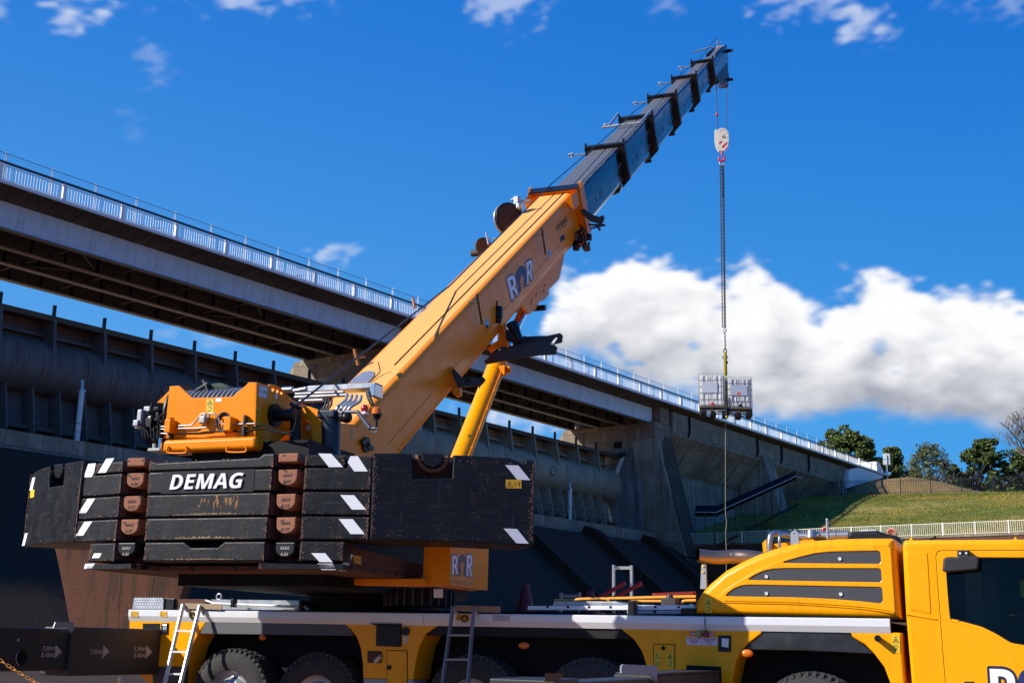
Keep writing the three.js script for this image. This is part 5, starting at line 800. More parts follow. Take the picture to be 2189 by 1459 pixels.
    stripe(CLf, [[188.5, 991], [204.5, 989.5], [201, 1008], [196, 1019], [178.5, 1020]], t); stripe(CR, [[749, 974.5], [765, 974.5], [786, 1007], [757, 1007], [743, 988]], t);
  }
  if (i === 0) { stripe(CLf, [[227, 980], [244, 978.6], [226, 1009.5], [209, 1010.5]], t); stripe(CR, [[680, 968.8], [708, 969.4], [733.5, 998], [703, 998]], t); }
  if (i === 2) { stripe(CLf, [[187, 1065.5], [203.5, 1064.8], [184, 1095.5], [167.5, 1096.5]], t); stripe(CR, [[727, 1057.5], [757, 1058], [782.5, 1088.8], [752, 1088.6]], t); }
  if (i === 3) { stripe(CLf, [[180.5, 1114.6], [197, 1113.8], [177.5, 1144], [161.5, 1145]], t); stripe(CR, [[724, 1108.8], [754, 1109], [779.5, 1141], [749, 1140.8]], t); }
  if (i === 4) { stripe(CLf, [[201, 1182], [217, 1182], [212, 1192], [196, 1192.5]], t); stripe(CR, [[665, 1181.6], [695, 1181.8], [711, 1201], [683, 1200.6]], t); }
  if (i === 2 || i === 3 || i === 4) { // scraped lower edge
    const r = rng(40 + i), l = []; for (let k = 0; k < 150; k++) { const u = (r() + r()) / 2, x = -0.95 + 1.9 * (i === 2 ? 0.18 + 0.72 * u : 0.15 + 0.7 * u), h = 0.006 + 0.045 * r() * r() * Math.sin(Math.PI * u) * (i === 4 ? 0.5 : 1), w = 0.004 + 0.010 * r(); l.push(new THREE.ShapeGeometry(shapeOf([[x - w, yb + 0.022], [x + w, yb + 0.022], [x + w * 0.4, yb + 0.022 + h], [x - w * 0.3, yb + 0.022 + h * 0.7]])).translate(0, 0, 0.0022)); }
    part('scraped_edge', l, std(lin(0.34, 0.25, 0.15), 0.9), cb, { kind: 'stuff' }); }
  if (i === 2) { const r = rng(9), l = []; for (let k = 0; k < 26; k++) { const x = -0.25 + 0.75 * r(), y = yb + 0.08 + 0.12 * r(), h = 0.03 + 0.09 * r(), w = 0.003 + 0.003 * r(); l.push(new THREE.ShapeGeometry(shapeOf([[x - w, y], [x + w, y], [x + w + (r() - 0.5) * 0.06, y + h], [x - w + (r() - 0.5) * 0.05, y + h * 0.9]])).translate(0, 0, 0.0023)); } part('rust_run', l, std(lin(0.26, 0.14, 0.06), 0.9), cb, { kind: 'stuff' }); }
  rebase(t);
});
{ // base plate under the stack
  const yt = yAt(1204), yb = yAt(1216), xe = 1.98, zb = S.x(903, 1215, xe)[2];
  const t = thing('counterweight_plate', 'wide flat steel base plate under the black counterweight stack', 'counterweight', S);
  part('plate', [extY([[-2.0, -0.32], [-1.05, -0.02], [-1.0, -0.45], [0.82, -0.45], [0.86, -0.02], [xe, -0.3], [xe, zb], [-2.0, zb]], yb, yt, 0.01)], M.rustDark, t);
  part('edge_strip', [into(bb(-0.56, 0.36, yb + 0.004, yt - 0.004, -0.3, 0.004), CLf, S), into(bb(-0.5, 0.60, yb + 0.004, yt - 0.004, -0.3, 0.004), CR, S)], M.block, t);
  const yM = yAt(1199), yT2 = yAt(1160); part('side_cheek', extX([[-0.35, yt], [zb, yt], [zb, yT2 - 0.12], [-0.35, yT2 - 0.02]], 1.55, xe), M.rustDark, t);
  stripe(CLf, [[182, 1204.6], [202.5, 1203.6], [196.5, 1214.6], [179, 1215]], t); stripe(CR, [[678.5, 1204], [711, 1204], [718, 1217.5], [687, 1217.5]], t);
  const X = (x, y) => S.x(x, y, xe + 0.003); bentDecal('reflective_stripe', [X(741, 1186), X(755, 1184.5), X(739, 1220), X(724, 1220)], M.stripeWhite, t); bentDecal('warning_sticker', [X(755, 1186), X(772, 1189), X(772, 1206), X(756, 1203)], W.wide, t);
  rebase(t); }
function wing(label, fr, outline, notch, lug, extra) {
  const t = thing('counterweight_wing', label, 'counterweight', S);
  const b = part('block', into(ext(fr.zs(outline), -1.0, 0, 0.02, { seg: 3 }), fr, S), M.block, t);
  const n = fr.zs(notch, 0); part('notch_wall', into(ext(n, -0.55, -0.30), fr, S), M.rustDark, t);
  const lg = part('lug', into(ext(fr.zs(lug, -0.04), -0.32, -0.04, 0.02, { seg: 3 }), fr, S), M.blackSatin, t);
  const p = fr.zs(outline); const xs = p.map((q) => q[0]), ys = p.map((q) => q[1]);
  part('chipped_paint', edgeWear(fr, Math.min(...xs) + 0.02, Math.max(...xs) - 0.02, Math.min(...ys) + 0.06, Math.max(...ys) - 0.07, 500 + outline.length), M.rust, b, { kind: 'stuff' });
  extra(t, b); return rebase(t);
}
wing('black counterweight wing block at the left end, sunlit and scratched', WL,
  [[47, 1167], [58, 1094], [64, 1030], [67, 1020], [72, 1008.5], [88, 1001], [106, 996], [103, 1041], [134, 1036], [138, 989.5], [178, 983.5], [169, 1060], [156, 1158], [110, 1161]],
  [[104, 994], [137, 988], [134, 1037], [102, 1042]], [[115, 992], [132.5, 990], [131, 1010], [127, 1020], [121, 1022.5], [116, 1019], [114, 1008]],
  (t) => { stripe(WL, [[69, 1020.5], [75, 1019.5], [69, 1047], [62.5, 1048.5]], t); stripe(WL, [[53, 1139.5], [59, 1138.6], [52, 1165.5], [46.5, 1166.6]], t); bentDecal('warning_sticker', [[64.5, 1047], [73, 1046], [71.5, 1062], [63, 1064]].map(([x, y]) => { const q = WL.z(x, y, 0.004); return S.loc(WL.world(...q)); }), M.stickerYellow, t); });
wing('big plain black counterweight wing block at the right end, with warning sticker', WR,
  [[797.5, 968], [881, 968.5], [884, 1023], [967, 1022], [970, 972], [1000, 973], [1090, 978], [1106, 985], [1118, 991.5], [1123, 990], [1124, 981], [1142, 983.5], [1141, 1165], [1132, 1166], [980, 1158], [791, 1154]],
  [[880, 967], [971, 970], [968, 1023], [882, 1024]], [[901, 968], [948, 969], [948, 980], [942, 992], [925, 1000], [909, 993], [902, 982]],
  (t) => { stripe(WR, [[1080, 993.5], [1108, 994.5], [1133.5, 1026], [1105.5, 1024.5]], t); stripe(WR, [[1076.5, 1129], [1105, 1130], [1130.5, 1161.5], [1104, 1160.5]], t); bentDecal('warning_sticker', [[1081, 1024.5], [1114.5, 1025], [1115, 1043.6], [1081, 1043]].map(([x, y]) => S.loc(WR.world(...WR.z(x, y, 0.004)))), W.wide, t);
    part('notch_collar', into(new THREE.TorusGeometry(0.2, 0.035, 8, 20, Math.PI).rotateZ(Math.PI).translate(...WR.z(925, 974, -0.18)), WR, S), M.rust, t);
    part('end_plate', into(bb(WR.z(1141, 1080)[0] - 0.004, WR.z(1141, 1080)[0] + 0.006, WR.z(1141, 1160)[1], WR.z(1141, 990)[1], -0.95, -0.02), WR, S), M.rustDark, t); });

// ================================================================== THE CRANE: superstructure
const sPart = (name, geo, mat, o) => onCrane(part(name, geo, mat, crane, o), S);
const SP = (l, z) => S.zs(l, z), SX = (l, x) => l.map(([a, b]) => { const q = S.x(a, b, x); return [q[2], q[1]]; });
sPart('slew_ring', [new THREE.CylinderGeometry(1.15, 1.15, 0.42, 40).translate(0, 2.32, -5.2), new THREE.CylinderGeometry(1.35, 1.35, 0.16, 40).translate(0, 2.5, -5.2), bb(-1.2, 1.2, 2.4, 2.62, -1.2, -6.5)], M.blackPart);
const upper = sPart('slew_frame', [bb(-0.95, -0.35, 2.62, 3.7, -1.2, -7.5), bb(0.35, 0.95, 2.62, 3.7, -1.2, -7.5), bb(-1.3, 1.3, 2.6, 2.72, -1.0, -6.8)], M.orange);
{ const zf = -2.2, a = S.z(962, 1187, zf), b = S.z(962, 1251, zf), x1 = a[0], z2 = S.x(1012, 1220, x1)[2];
  const box = sPart('side_box', [bb(S.z(905, 1220, zf)[0], x1, b[1], a[1] + 0.62, zf, z2 - 0.6)], M.orange);
  const c = (x, y) => S.x(x, y, x1 + 0.004); bentDecal('company_board', [c(963, 1182), c(1013, 1180), c(1010.5, 1257), c(961.5, 1250)], markBoxMat, box); }
sPart('hidden_sun_block', bb(-1.5, 1.3, 2.64, 4.0, -1.36, -6.2), M.blackPart);  // unseen bulk behind the plates, added to keep sun off the logo box
sPart('under_beam', ext(SP([[592, 1236], [908, 1236], [908, 1252], [870, 1252], [640, 1247]], -2.1), -2.4, -2.1, 0.01), M.orange);
sPart('gear_case', [new THREE.CylinderGeometry(0.55, 0.55, 0.25, 28).translate(1.4, 2.35, -4.0)], M.blackPart);
{ const l = []; for (let k = 0; k < 26; k++) l.push(bx(0.03, 0.26, 0.04, 0, 0, 0.56).rotateY(k * 0.2417).translate(1.4, 2.35, -4.0)); sPart('gear_teeth', l, M.darkGrey, { kind: 'stuff' }); bentDecal('white_label', [S.z(927, 1258, -3.3), S.z(947, 1258, -3.3), S.z(947, 1277, -3.3), S.z(927, 1277, -3.3)], M.stripeWhite, box_parent()); }
function box_parent() { return upper; }
// winch
const zw = -0.9, zPl = zw - 0.06;
const wp = sPart('winch_frame', [ext(SP([[362, 825], [382, 824], [387, 828.5], [410.6, 850], [495.6, 847.6], [524, 824], [531, 816.5], [548.6, 816.5], [546.5, 870], [543, 910], [540, 937], [350, 936], [357.7, 862]], zw), zPl, zw, 0.008)], M.orange);
const xR = sp(548.6, 880, zw)[0];
part('side_plate', extX(SX([[548.6, 816.5], [560, 819], [573, 824], [580, 821], [588, 822], [601.6, 828.4], [604, 835], [628, 855], [656, 867], [644, 874], [625, 871.5], [622, 920], [582, 955.4], [545, 951], [546, 905]], xR), xR - 0.05, xR, 0.006, { holes: [[583, 830], [592.5, 833.5], [601, 837]].map(([x, y]) => { const q = S.x(x, y, xR), h = []; for (let k = 0; k < 12; k++) h.push([-q[2] + 0.045 * Math.cos(k * 0.5236), q[1] + 0.045 * Math.sin(k * 0.5236)]); return h; }) }), M.orange, wp);
part('side_flange', [ext(SP([[335, 860], [362, 834], [358, 861]], zw - 0.2), zw - 1.2, zw - 0.2)], M.orange, wp);
part('cross_beam', [rb(sp(346, 950, zw + 0.10)[0], sp(546, 950, zw + 0.10)[0], sp(450, 962, zw + 0.1)[1], sp(450, 935, zw + 0.1)[1], zw - 0.35, zw + 0.10, 0.06, 4)], M.orange, wp);
part('guard_bracket', [rb(sp(364, 914, zw)[0], sp(377, 914, zw)[0], sp(364, 928, zw)[1], sp(364, 899, zw)[1], zw, zw + 0.16, 0.015)], M.orange, wp);
part('guard_bracket', [rb(sp(490, 914, zw)[0], sp(505, 914, zw)[0], sp(490, 924, zw)[1], sp(490, 894, zw)[1], zw, zw + 0.16, 0.015)], M.orange, wp);
part('handle', tube([[359, 953], [358.5, 967], [396, 967], [397, 953]].map(([x, y]) => sp(x, y, zw + 0.12)), 0.014, 30, 7), M.orange, wp); part('handle', tube([[486, 953], [485.5, 965], [524, 965], [525, 952]].map(([x, y]) => sp(x, y, zw + 0.12)), 0.014, 30, 7), M.orange, wp);
bentDecal('warning_sticker', [sp(440.5, 852.5, zw + 0.003), sp(457, 852.5, zw + 0.003), sp(456, 882, zw + 0.003), sp(440, 882, zw + 0.003)], W.warn, wp);
bentDecal('label', [sp(460.5, 851, zw + 0.003), sp(473, 850.8, zw + 0.003), sp(473, 858, zw + 0.003), sp(460.5, 858.2, zw + 0.003)], M.stripeWhite, wp);
{ const X = (x, y) => S.x(x, y, xR + 0.004); const tex = canvasTex(96, 128, (c) => { c.fillStyle = '#d8d8d4'; c.fillRect(0, 0, 96, 128); c.strokeStyle = '#222'; c.lineWidth = 3; c.strokeRect(4, 4, 88, 120); c.fillStyle = '#111'; c.font = 'bold 46px sans-serif'; c.textAlign = 'center'; c.save(); c.translate(48, 80); c.scale(0.95, 1); c.fillText('1,7t', 0, 0); c.restore(); });
  bentDecal('load_sign', [X(552.5, 822.5), X(572.5, 827.5), X(571, 852.5), X(551.5, 846.5)], std(0xffffff, 0.5, 0, { map: tex }), wp);
  bentDecal('warning_sticker', [X(547, 868), X(555, 871), X(554, 905), X(545.5, 902)], W.warn, wp); bentDecal('label', [X(588, 840), X(592.5, 841.5), X(592.5, 853), X(588, 851.5)], M.stripeWhite, wp); }
{ const c = S.x(584, 888, xR), h = S.x(603, 887, xR + 0.1); sPart('winch_motor', [new THREE.CylinderGeometry(0.17, 0.17, 0.06, 28).rotateZ(Math.PI / 2).translate(xR + 0.03, c[1], c[2]), new THREE.CylinderGeometry(0.085, 0.095, 0.34, 20).rotateZ(Math.PI / 2).translate(xR + 0.2, c[1], c[2]), new THREE.CylinderGeometry(0.095, 0.095, 0.05, 8).rotateZ(Math.PI / 2).translate(xR + 0.34, c[1], c[2])], M.blackSatin); }
{ const zc = zw - 0.62, top = sp(463, 832, zc)[1], R = 0.42, yc = top - R, x0 = sp(398, 840, zc)[0], x1 = sp(545, 840, zc)[0], prof = []; const n = 30; for (let k = 0; k <= n * 4; k++) { const u = k / (n * 4), ph = (k % 4) / 4; prof.push([R - (ph === 0 ? 0.035 : ph === 0.5 ? 0 : 0.006), (x1 - x0) * u]); }
  void prof; const drum = sPart('winch_drum', new THREE.CylinderGeometry(R - 0.06, R - 0.06, x1 - x0, 40).rotateZ(Math.PI / 2).translate((x0 + x1) / 2, yc, zc), M.blackSatin); const wd = []; for (let k = 0; k < 15; k++) wd.push(new THREE.TorusGeometry(R - 0.024, 0.0235, 8, 48).rotateY(Math.PI / 2).translate(x0 + (k + 0.5) * (x1 - x0) / 15, yc, zc)); part('rope_winding', wd, M.ropeDrum, drum, { kind: 'stuff' });
  sPart('drum_flange', new THREE.CylinderGeometry(R + 0.09, R + 0.09, 0.03, 40).rotateZ(Math.PI / 2).translate(x0 - 0.02, yc, zc), M.blackSatin); }
sPart('canvas_bag', ext(SP([[446, 823], [452, 818.5], [468, 817], [476, 819], [488, 825], [489, 830], [486, 832], [455, 832], [447, 830]], zw - 0.5), zw - 0.75, zw - 0.5, 0.03, { seg: 3 }), std(lin(0.035, 0.06, 0.04), 0.8));
sPart('rope_guide', [bar(sp(420, 834, zw - 0.45), sp(444, 820, zw - 0.45), 0.03), bar(sp(436, 815, zw - 0.45), sp(446, 842, zw - 0.4), 0.014), bar(sp(434, 812, zw - 0.5), sp(440, 826, zw - 0.5), 0.03), rb(sp(436, 824, zw - 0.5)[0], sp(447, 824, zw - 0.5)[0], sp(436, 829, zw - 0.5)[1], sp(436, 817, zw - 0.5)[1], zw - 0.6, zw - 0.45, 0.02)], M.darkGrey);
const zp = zw + 0.07, pipes = [[[380, 909.7], [408, 908], [419, 898], [430, 885.5], [439, 884], [440, 892]], [[444, 892], [446, 884], [458, 884.5], [468, 896], [476, 906], [545, 905]], [[380, 915.5], [415, 915], [441, 913]], [[344, 911], [362, 911]], [[344, 917], [362, 917]], [[344, 926], [362, 927]]];
pipes.forEach((p) => sPart('hydraulic_pipe', tube(p.map(([x, y]) => sp(x, y, zp)), 0.0125, 40, 8), M.steelPipe));
for (const p of [[[379, 926], [420, 926], [440, 923], [490, 921], [530, 921], [560, 915], [590, 922], [625, 930]], [[540, 914], [560, 907], [580, 912], [600, 924], [625, 922], [632, 905], [634, 885]], [[340, 935], [337, 920], [338, 900], [345, 886], [356, 883]]]) sPart('hose', tube(p.map(([x, y]) => sp(x, y, zp + (x > 545 ? -0.02 : 0))), 0.014, 50, 7), M.blackPart);
sPart('valve_block', [rb(...(([a, b]) => [a - 0.06, a + 0.05, b - 0.06, b + 0.06])(sp(441, 899, zw)), zw, zw + 0.12, 0.025), bar(sp(439, 892, zp), sp(439, 884, zp), 0.02), bar(sp(446, 892, zp), sp(446, 884, zp), 0.02)], std(lin(0.35, 0.34, 0.32), 0.5, 0.5));
{ const c = sp(478, 901.5, zw + 0.06), l = []; for (let k = 0; k < 7; k++) l.push(new THREE.TorusGeometry(0.088 + 0.006 * k, 0.0075, 6, 36).scale(1, 1.12, 1).translate(c[0] + 0.004 * (k % 3), c[1] - 0.004 * (k % 2), zw + 0.03 + 0.008 * k)); sPart('hose_coil', l, M.darkGrey); }
sPart('pipe_clamp', [[363.5, 910], [363.5, 927], [523, 897], [521, 920]].map(([x, y]) => rb(...(([a, b]) => [a - 0.015, a + 0.015, b - 0.07, b + 0.07])(sp(x, y, zp)), zw, zp + 0.03, 0.005)), M.darkGrey);
{ // hydraulic valves at the winch's left end
  const r = rng(71), gm = [], bm = []; for (let k = 0; k < 26; k++) { const px = 296 + 52 * r(), py = 868 + 62 * r(), q = sp(px, py, zw - 0.1 - 0.3 * r()), s = 0.02 + 0.04 * r(); (px < 325 && r() < 0.7 ? gm : bm).push(r() < 0.5 ? rb(q[0] - s, q[0] + s, q[1] - s * 1.2, q[1] + s * 1.2, q[2] - s, q[2] + s, 0.01) : bar(q, [q[0] + (r() - 0.5) * 0.16, q[1] + (r() - 0.5) * 0.16, q[2]], s * 0.5)); }
  const cast = sPart('valve_cluster', [rb(...(([a, b]) => [a - 0.06, a + 0.04, b - 0.13, b + 0.13])(sp(306, 894, zw - 0.2)), zw - 0.3, zw - 0.1, 0.03), rb(...(([a, b]) => [a - 0.05, a + 0.05, b - 0.05, b + 0.05])(sp(297, 906, zw - 0.15)), zw - 0.25, zw - 0.05, 0.02), ...gm], std(lin(0.34, 0.35, 0.35), 0.45, 0.5));
  part('valve_body', [rb(...(([a, b]) => [a - 0.09, a + 0.1, b - 0.32, b + 0.2])(sp(335, 900, zw - 0.3)), zw - 0.6, zw - 0.3, 0.03), bar(sp(321, 880, zw - 0.1), sp(325, 862, zw - 0.1), 0.022), bar(sp(316, 882, zw - 0.05), sp(345, 876, zw - 0.2), 0.03), ...bm], M.blackSatin, cast);
  for (let k = 0; k < 7; k++) part('hose', tube([sp(300 + 7 * k, 905 + 8 * (k % 3), zw - 0.1), sp(306 + 6 * k, 935 + 5 * (k % 2), zw - 0.05), sp(318 + 4 * k, 945, zw - 0.15), sp(330 + 3 * k, 950, zw - 0.3)], 0.011, 20, 6), M.blackPart, cast);
  sPart('base_lug', [rb(sp(319, 962, zw)[0], sp(345, 962, zw)[0], sp(319, 965, zw)[1], sp(319, 958.5, zw)[1], zw - 0.3, zw + 0.05, 0.01), bar(sp(329, 959, zw), sp(329, 948, zw), 0.025)], std(lin(0.42, 0.42, 0.36), 0.6)); sPart('chrome_pin', bar(sp(341, 960, zw), sp(343, 936, zw), 0.03, 0.03, 14), M.chrome); }
sPart('winch_base', [bb(-1.0, 0.95, 3.95, sp(450, 945, zw)[1], -1.0, -2.4)], M.blackPart);
// rams, tanks and plates beside the boom foot
{ const z = -1.5; sPart('support_ram', [bar(sp(632, 871, z), sp(631, 952, z), 0.078, 0.085, 18), bar(sp(630, 871, z), sp(634, 864, z), 0.1, 0.1, 14)], M.blackSatin); sPart('ram_rod', bar(sp(630, 950, z), sp(629, 985, z), 0.038, 0.038, 14), M.chrome);
  const cabn = sPart('side_cabinet', [ext(SP([[644, 884], [653, 896], [660, 902], [673, 943], [636, 943]], -1.9), -2.6, -1.9, 0.01), ext(SP([[636, 944], [674, 944], [690, 985], [630, 985]], -1.95), -2.6, -1.95)], M.orange); bentDecal('label', [sp(655, 907.5, -1.895), sp(664, 908.5, -1.895), sp(663, 920, -1.895), sp(654, 919, -1.895)], M.stripeWhite, cabn);
  sPart('black_tank', [bar(sp(707, 890, -1.8), sp(708, 985, -1.8), 0.155, 0.13, 26), bar(sp(699, 893, -1.75), sp(730, 888, -1.75), 0.05), rb(...(([a, b]) => [a - 0.16, a + 0.14, b - 0.03, b + 0.10])(sp(700, 890, -1.7)), -1.95, -1.65, 0.03)], std(lin(0.012, 0.016, 0.026), 0.35));
  sPart('orange_gusset', [ext(SP([[620, 868], [660, 868], [700, 882], [700, 895], [676, 985], [690, 985], [660, 900], [636, 884]], -1.7), -1.8, -1.7, 0.01)], M.orange); }
const zPin = S.x(780, 950, 0.66);
{ const pl = SX([[728, 903.5], [746, 905], [805.6, 930], [812, 936], [846, 966], [870, 1010], [726, 1010], [722, 960]], 0.66);
  const brk = sPart('pivot_plate', extX(pl, 0.54, 0.66, 0.012), M.orange); sPart('pivot_plate', extX(pl, -0.66, -0.54, 0.012), M.orange);
  part('pivot_pin', [new THREE.CylinderGeometry(0.125, 0.125, 0.04, 24).rotateZ(Math.PI / 2).translate(0.68, zPin[1], zPin[2])], M.darkGrey, brk); part('pin_keeper', [beam([0.705, zPin[1] + 0.02, zPin[2] + 0.2], [0.705, zPin[1] - 0.04, zPin[2] - 0.2], 0.03, 0.07), new THREE.SphereGeometry(0.04, 10, 8).translate(0.71, zPin[1], zPin[2])], M.blackSatin, brk);
  const X = (x, y) => S.x(x, y, 0.664); bentDecal('warning_sticker', [X(749, 914), X(755, 914), X(756, 942), X(749, 941)], std(lin(0.45, 0.38, 0.10), 0.6), brk); }
{ // hose trough across the boom foot
  const z = -2.5, a = sp(650, 826, z), b = sp(806, 818, z); sPart('hose_trough', [ext(SP([[655, 826], [662, 824], [803, 817], [788, 829], [640, 838], [636, 835]], z), z - 0.28, z, 0.01)], M.galv);
  const e = sp(799, 833, z); sPart('trough_end', rb(e[0] - 0.06, e[0] + 0.03, e[1] - 0.10, e[1] + 0.10, z - 0.26, z + 0.03, 0.012).rotateY(0), std(lin(0.55, 0.57, 0.6), 0.2, 0.7));
  for (const [y0, y1, x0, x1, r] of [[836, 831, 629, 655, 0.045], [842, 838, 632, 735, 0.03], [849, 844, 630, 740, 0.028], [857, 855, 640, 690, 0.03], [833, 832, 604, 625, 0.05]]) sPart('metal_pipe', bar(sp(x0, y0, z + 0.1), sp(x1, y1, z + 0.1), r, r, 12), M.steelPipe);
  for (let k = 0; k < 4; k++) sPart('hydraulic_hose', tube([sp(742 + 10 * k, 843 + k, z + 0.12), sp(738 + 10 * k, 855 + k, z + 0.2), sp(722 + 9 * k, 870, z + 0.3), sp(716 + 8 * k, 886, z + 0.3)], 0.026, 24, 8), M.galv);
  for (let k = 0; k < 3; k++) sPart('hydraulic_hose', tube([sp(697 + 6 * k, 852 + k, z + 0.2), sp(695 + 6 * k, 866, z + 0.3), sp(684 + 5 * k, 880, z + 0.3)], 0.018, 20, 7), M.darkGrey);
  sPart('trough_bracket', [ext(SP([[780, 834], [786, 832], [790, 846], [796, 862], [792, 866], [784, 852]], z + 0.06), z, z + 0.06)], M.darkGrey); void a; void b; }
{ const z = -1.75; const arm = sPart('lamp_arm', [tube([sp(715, 884, z), sp(740, 880.5, z), sp(764, 880, z)], 0.028, 16, 10), bar(sp(764, 880, z), sp(791, 915, z), 0.034), bar(sp(786, 915.5, z), sp(807, 915, z), 0.02), tube([sp(790, 916, z), sp(796, 923, z), sp(803, 923, z), sp(806, 916, z), sp(804, 903, z), sp(808, 898, z)], 0.008, 24, 6)], std(lin(0.16, 0.16, 0.17), 0.4, 0.5));
  part('beacon_post', [bar(sp(804, 915, z), sp(805, 893, z), 0.022), bar(sp(805.5, 896, z), sp(806, 884, z), 0.035, 0.08, 18)], M.blackSatin, arm);
  const bc = sp(806, 879, z); part('beacon', [new THREE.CylinderGeometry(0.078, 0.08, 0.085, 24).translate(...bc), new THREE.CylinderGeometry(0.055, 0.076, 0.015, 24).translate(bc[0], bc[1] + 0.05, bc[2])], M.amber, arm);
  part('red_lamp', [new THREE.SphereGeometry(0.055, 16, 12).scale(1, 1.15, 0.9).translate(...sp(779, 873, z - 0.1))], M.redLens, arm); part('lamp_cap', rb(...(([a, b]) => [a - 0.03, a + 0.04, b - 0.02, b + 0.02])(sp(779, 883, z - 0.05)), z - 0.12, z, 0.01), M.stripeWhite, arm);
  part('work_lamp', [new THREE.SphereGeometry(0.085, 18, 14).translate(...sp(741, 892, z + 0.02)), new THREE.CylinderGeometry(0.07, 0.085, 0.05, 18).rotateZ(Math.PI / 2).translate(...sp(732, 891, z + 0.02))], M.blackSatin, arm); }
// ================================================================== THE CRANE: boom
const B = new Frame(V(-4.09, 0, -16.95), 20.5, 35.05);        // -Z runs out along the boom, Y square to it
const bPart = (name, geo, mat, o) => onCrane(part(name, geo, mat, crane, o), B);
function boomProfile(w, top, bot, rt = 0.13, rbm = 0.30) {
  const s = new THREE.Shape(); s.moveTo(-w + rbm, bot); s.lineTo(w - rbm, bot); s.quadraticCurveTo(w - 0.02, bot + 0.02, w, bot + rbm); s.lineTo(w, top - rt); s.quadraticCurveTo(w, top, w - rt, top); s.lineTo(-w + rt, top); s.quadraticCurveTo(-w, top, -w, top - rt); s.lineTo(-w, bot + rbm); s.quadraticCurveTo(-w + 0.02, bot + 0.02, -w + rbm, bot); return s;
}
const bx2 = (px, py, x = 0.5) => B.x(px, py, x);              // on the boom's right side
const base = bPart('boom_base', ext(boomProfile(0.5, 2.29, 0.99), -19.6, -5.2, 0, { curve: 10, smooth: 0.5 }), M.boomOrange);
part('foot', extX([[-5.25, 1.15], [-5.25, 2.22], [-4.6, 2.0], [-4.1, 1.62], [-4.15, 1.3], [-4.5, 1.1]], -0.46, 0.46, 0.02), M.boomOrange, base);
part('dust_glare_strip', bb(-0.385, 0.385, 2.286, 2.2935, -19.5, -5.25), M.boomDustGlare, base);  // pale strip along the boom top: dust and painted-in sun glare
part('weld_seam', [bar([0.503, 1.47, -5.6], [0.503, 1.47, -19.2], 0.006, 0.006, 6), bar([0.47, 1.16, -5.6], [0.47, 1.16, -19.2], 0.008, 0.008, 6)], M.orange, base);
// collars
function collar(q, w, top, bot, inner, mat, name, depth = 0.2) {
  const o = [[-w - 0.17, top + 0.11], [w + 0.13, top + 0.11], [w + 0.15, top - 0.3], [w + 0.165, bot + 0.35], [w + 0.15, bot + 0.13], [w - 0.2, bot - 0.18], [w - 0.26, bot - 0.18], [w - 0.30, bot - 0.06], [-w + 0.30, bot - 0.06], [-w + 0.26, bot - 0.18], [-w + 0.2, bot - 0.18], [-w - 0.17, bot + 0.13], [-w - 0.18, top - 0.3]];
  const s = shapeOf(o), hole = boomProfile(inner[0] + 0.012, inner[1] + 0.012, inner[2] - 0.012); s.holes.push(new THREE.Path(hole.getPoints(8).reverse()));
  const c = bPart(name, [ext(s, -q, -q + depth * 0.25), ext(s, -q + depth * 0.75, -q + depth)], mat);
  part('cross_bar', [bb(-w - 0.17, w + 0.15, top + 0.02, top + 0.13, -q, -q + depth), bb(w + 0.1, w + 0.16, top + 0.0, top + 0.24, -q + depth * 0.3, -q + depth * 0.6), bb(-w - 0.18, -w - 0.13, top, top + 0.22, -q + depth * 0.3, -q + depth * 0.6)], mat, c);
  const lip = (x0, y0, x1, y1) => beam([x0, y0, -q + depth / 2], [x1, y1, -q + depth / 2], 0.03, depth, V(0, 0, 1));
  for (const l of [lip(w + 0.135, top + 0.1, w + 0.15, bot + 0.14), lip(w + 0.15, bot + 0.14, w - 0.2, bot - 0.17), lip(-w - 0.165, top + 0.1, -w - 0.16, bot + 0.14)]) part('side_rib', l, mat, c); return c;
}
const SEC = [[0.45, 2.14, 1.00], [0.42, 2.06, 0.81], [0.385, 1.88, 0.70], [0.35, 1.74, 0.63], [0.32, 1.60, 0.57], [0.28, 1.48, 0.60]];
const Q = [19.8, 25.3, 29.75, 34.25, 38.75, 43.1, 48.2];
const c0 = collar(19.85, 0.55, 2.27, 0.98, SEC[0], M.orange, 'boom_collar', 0.42);
part('lip', bb(-0.69, 0.67, 2.385, 2.42, -19.86, -19.4), M.blackSatin, c0);
part('gusset', ext([[0.5, 2.25], [0.66, 2.38], [0.66, 2.0]], -19.5, -18.75), M.orange, c0); part('gusset', ext([[-0.5, 2.2], [-0.66, 2.38], [-0.66, 1.8]], -19.5, -18.9), M.orange, c0);
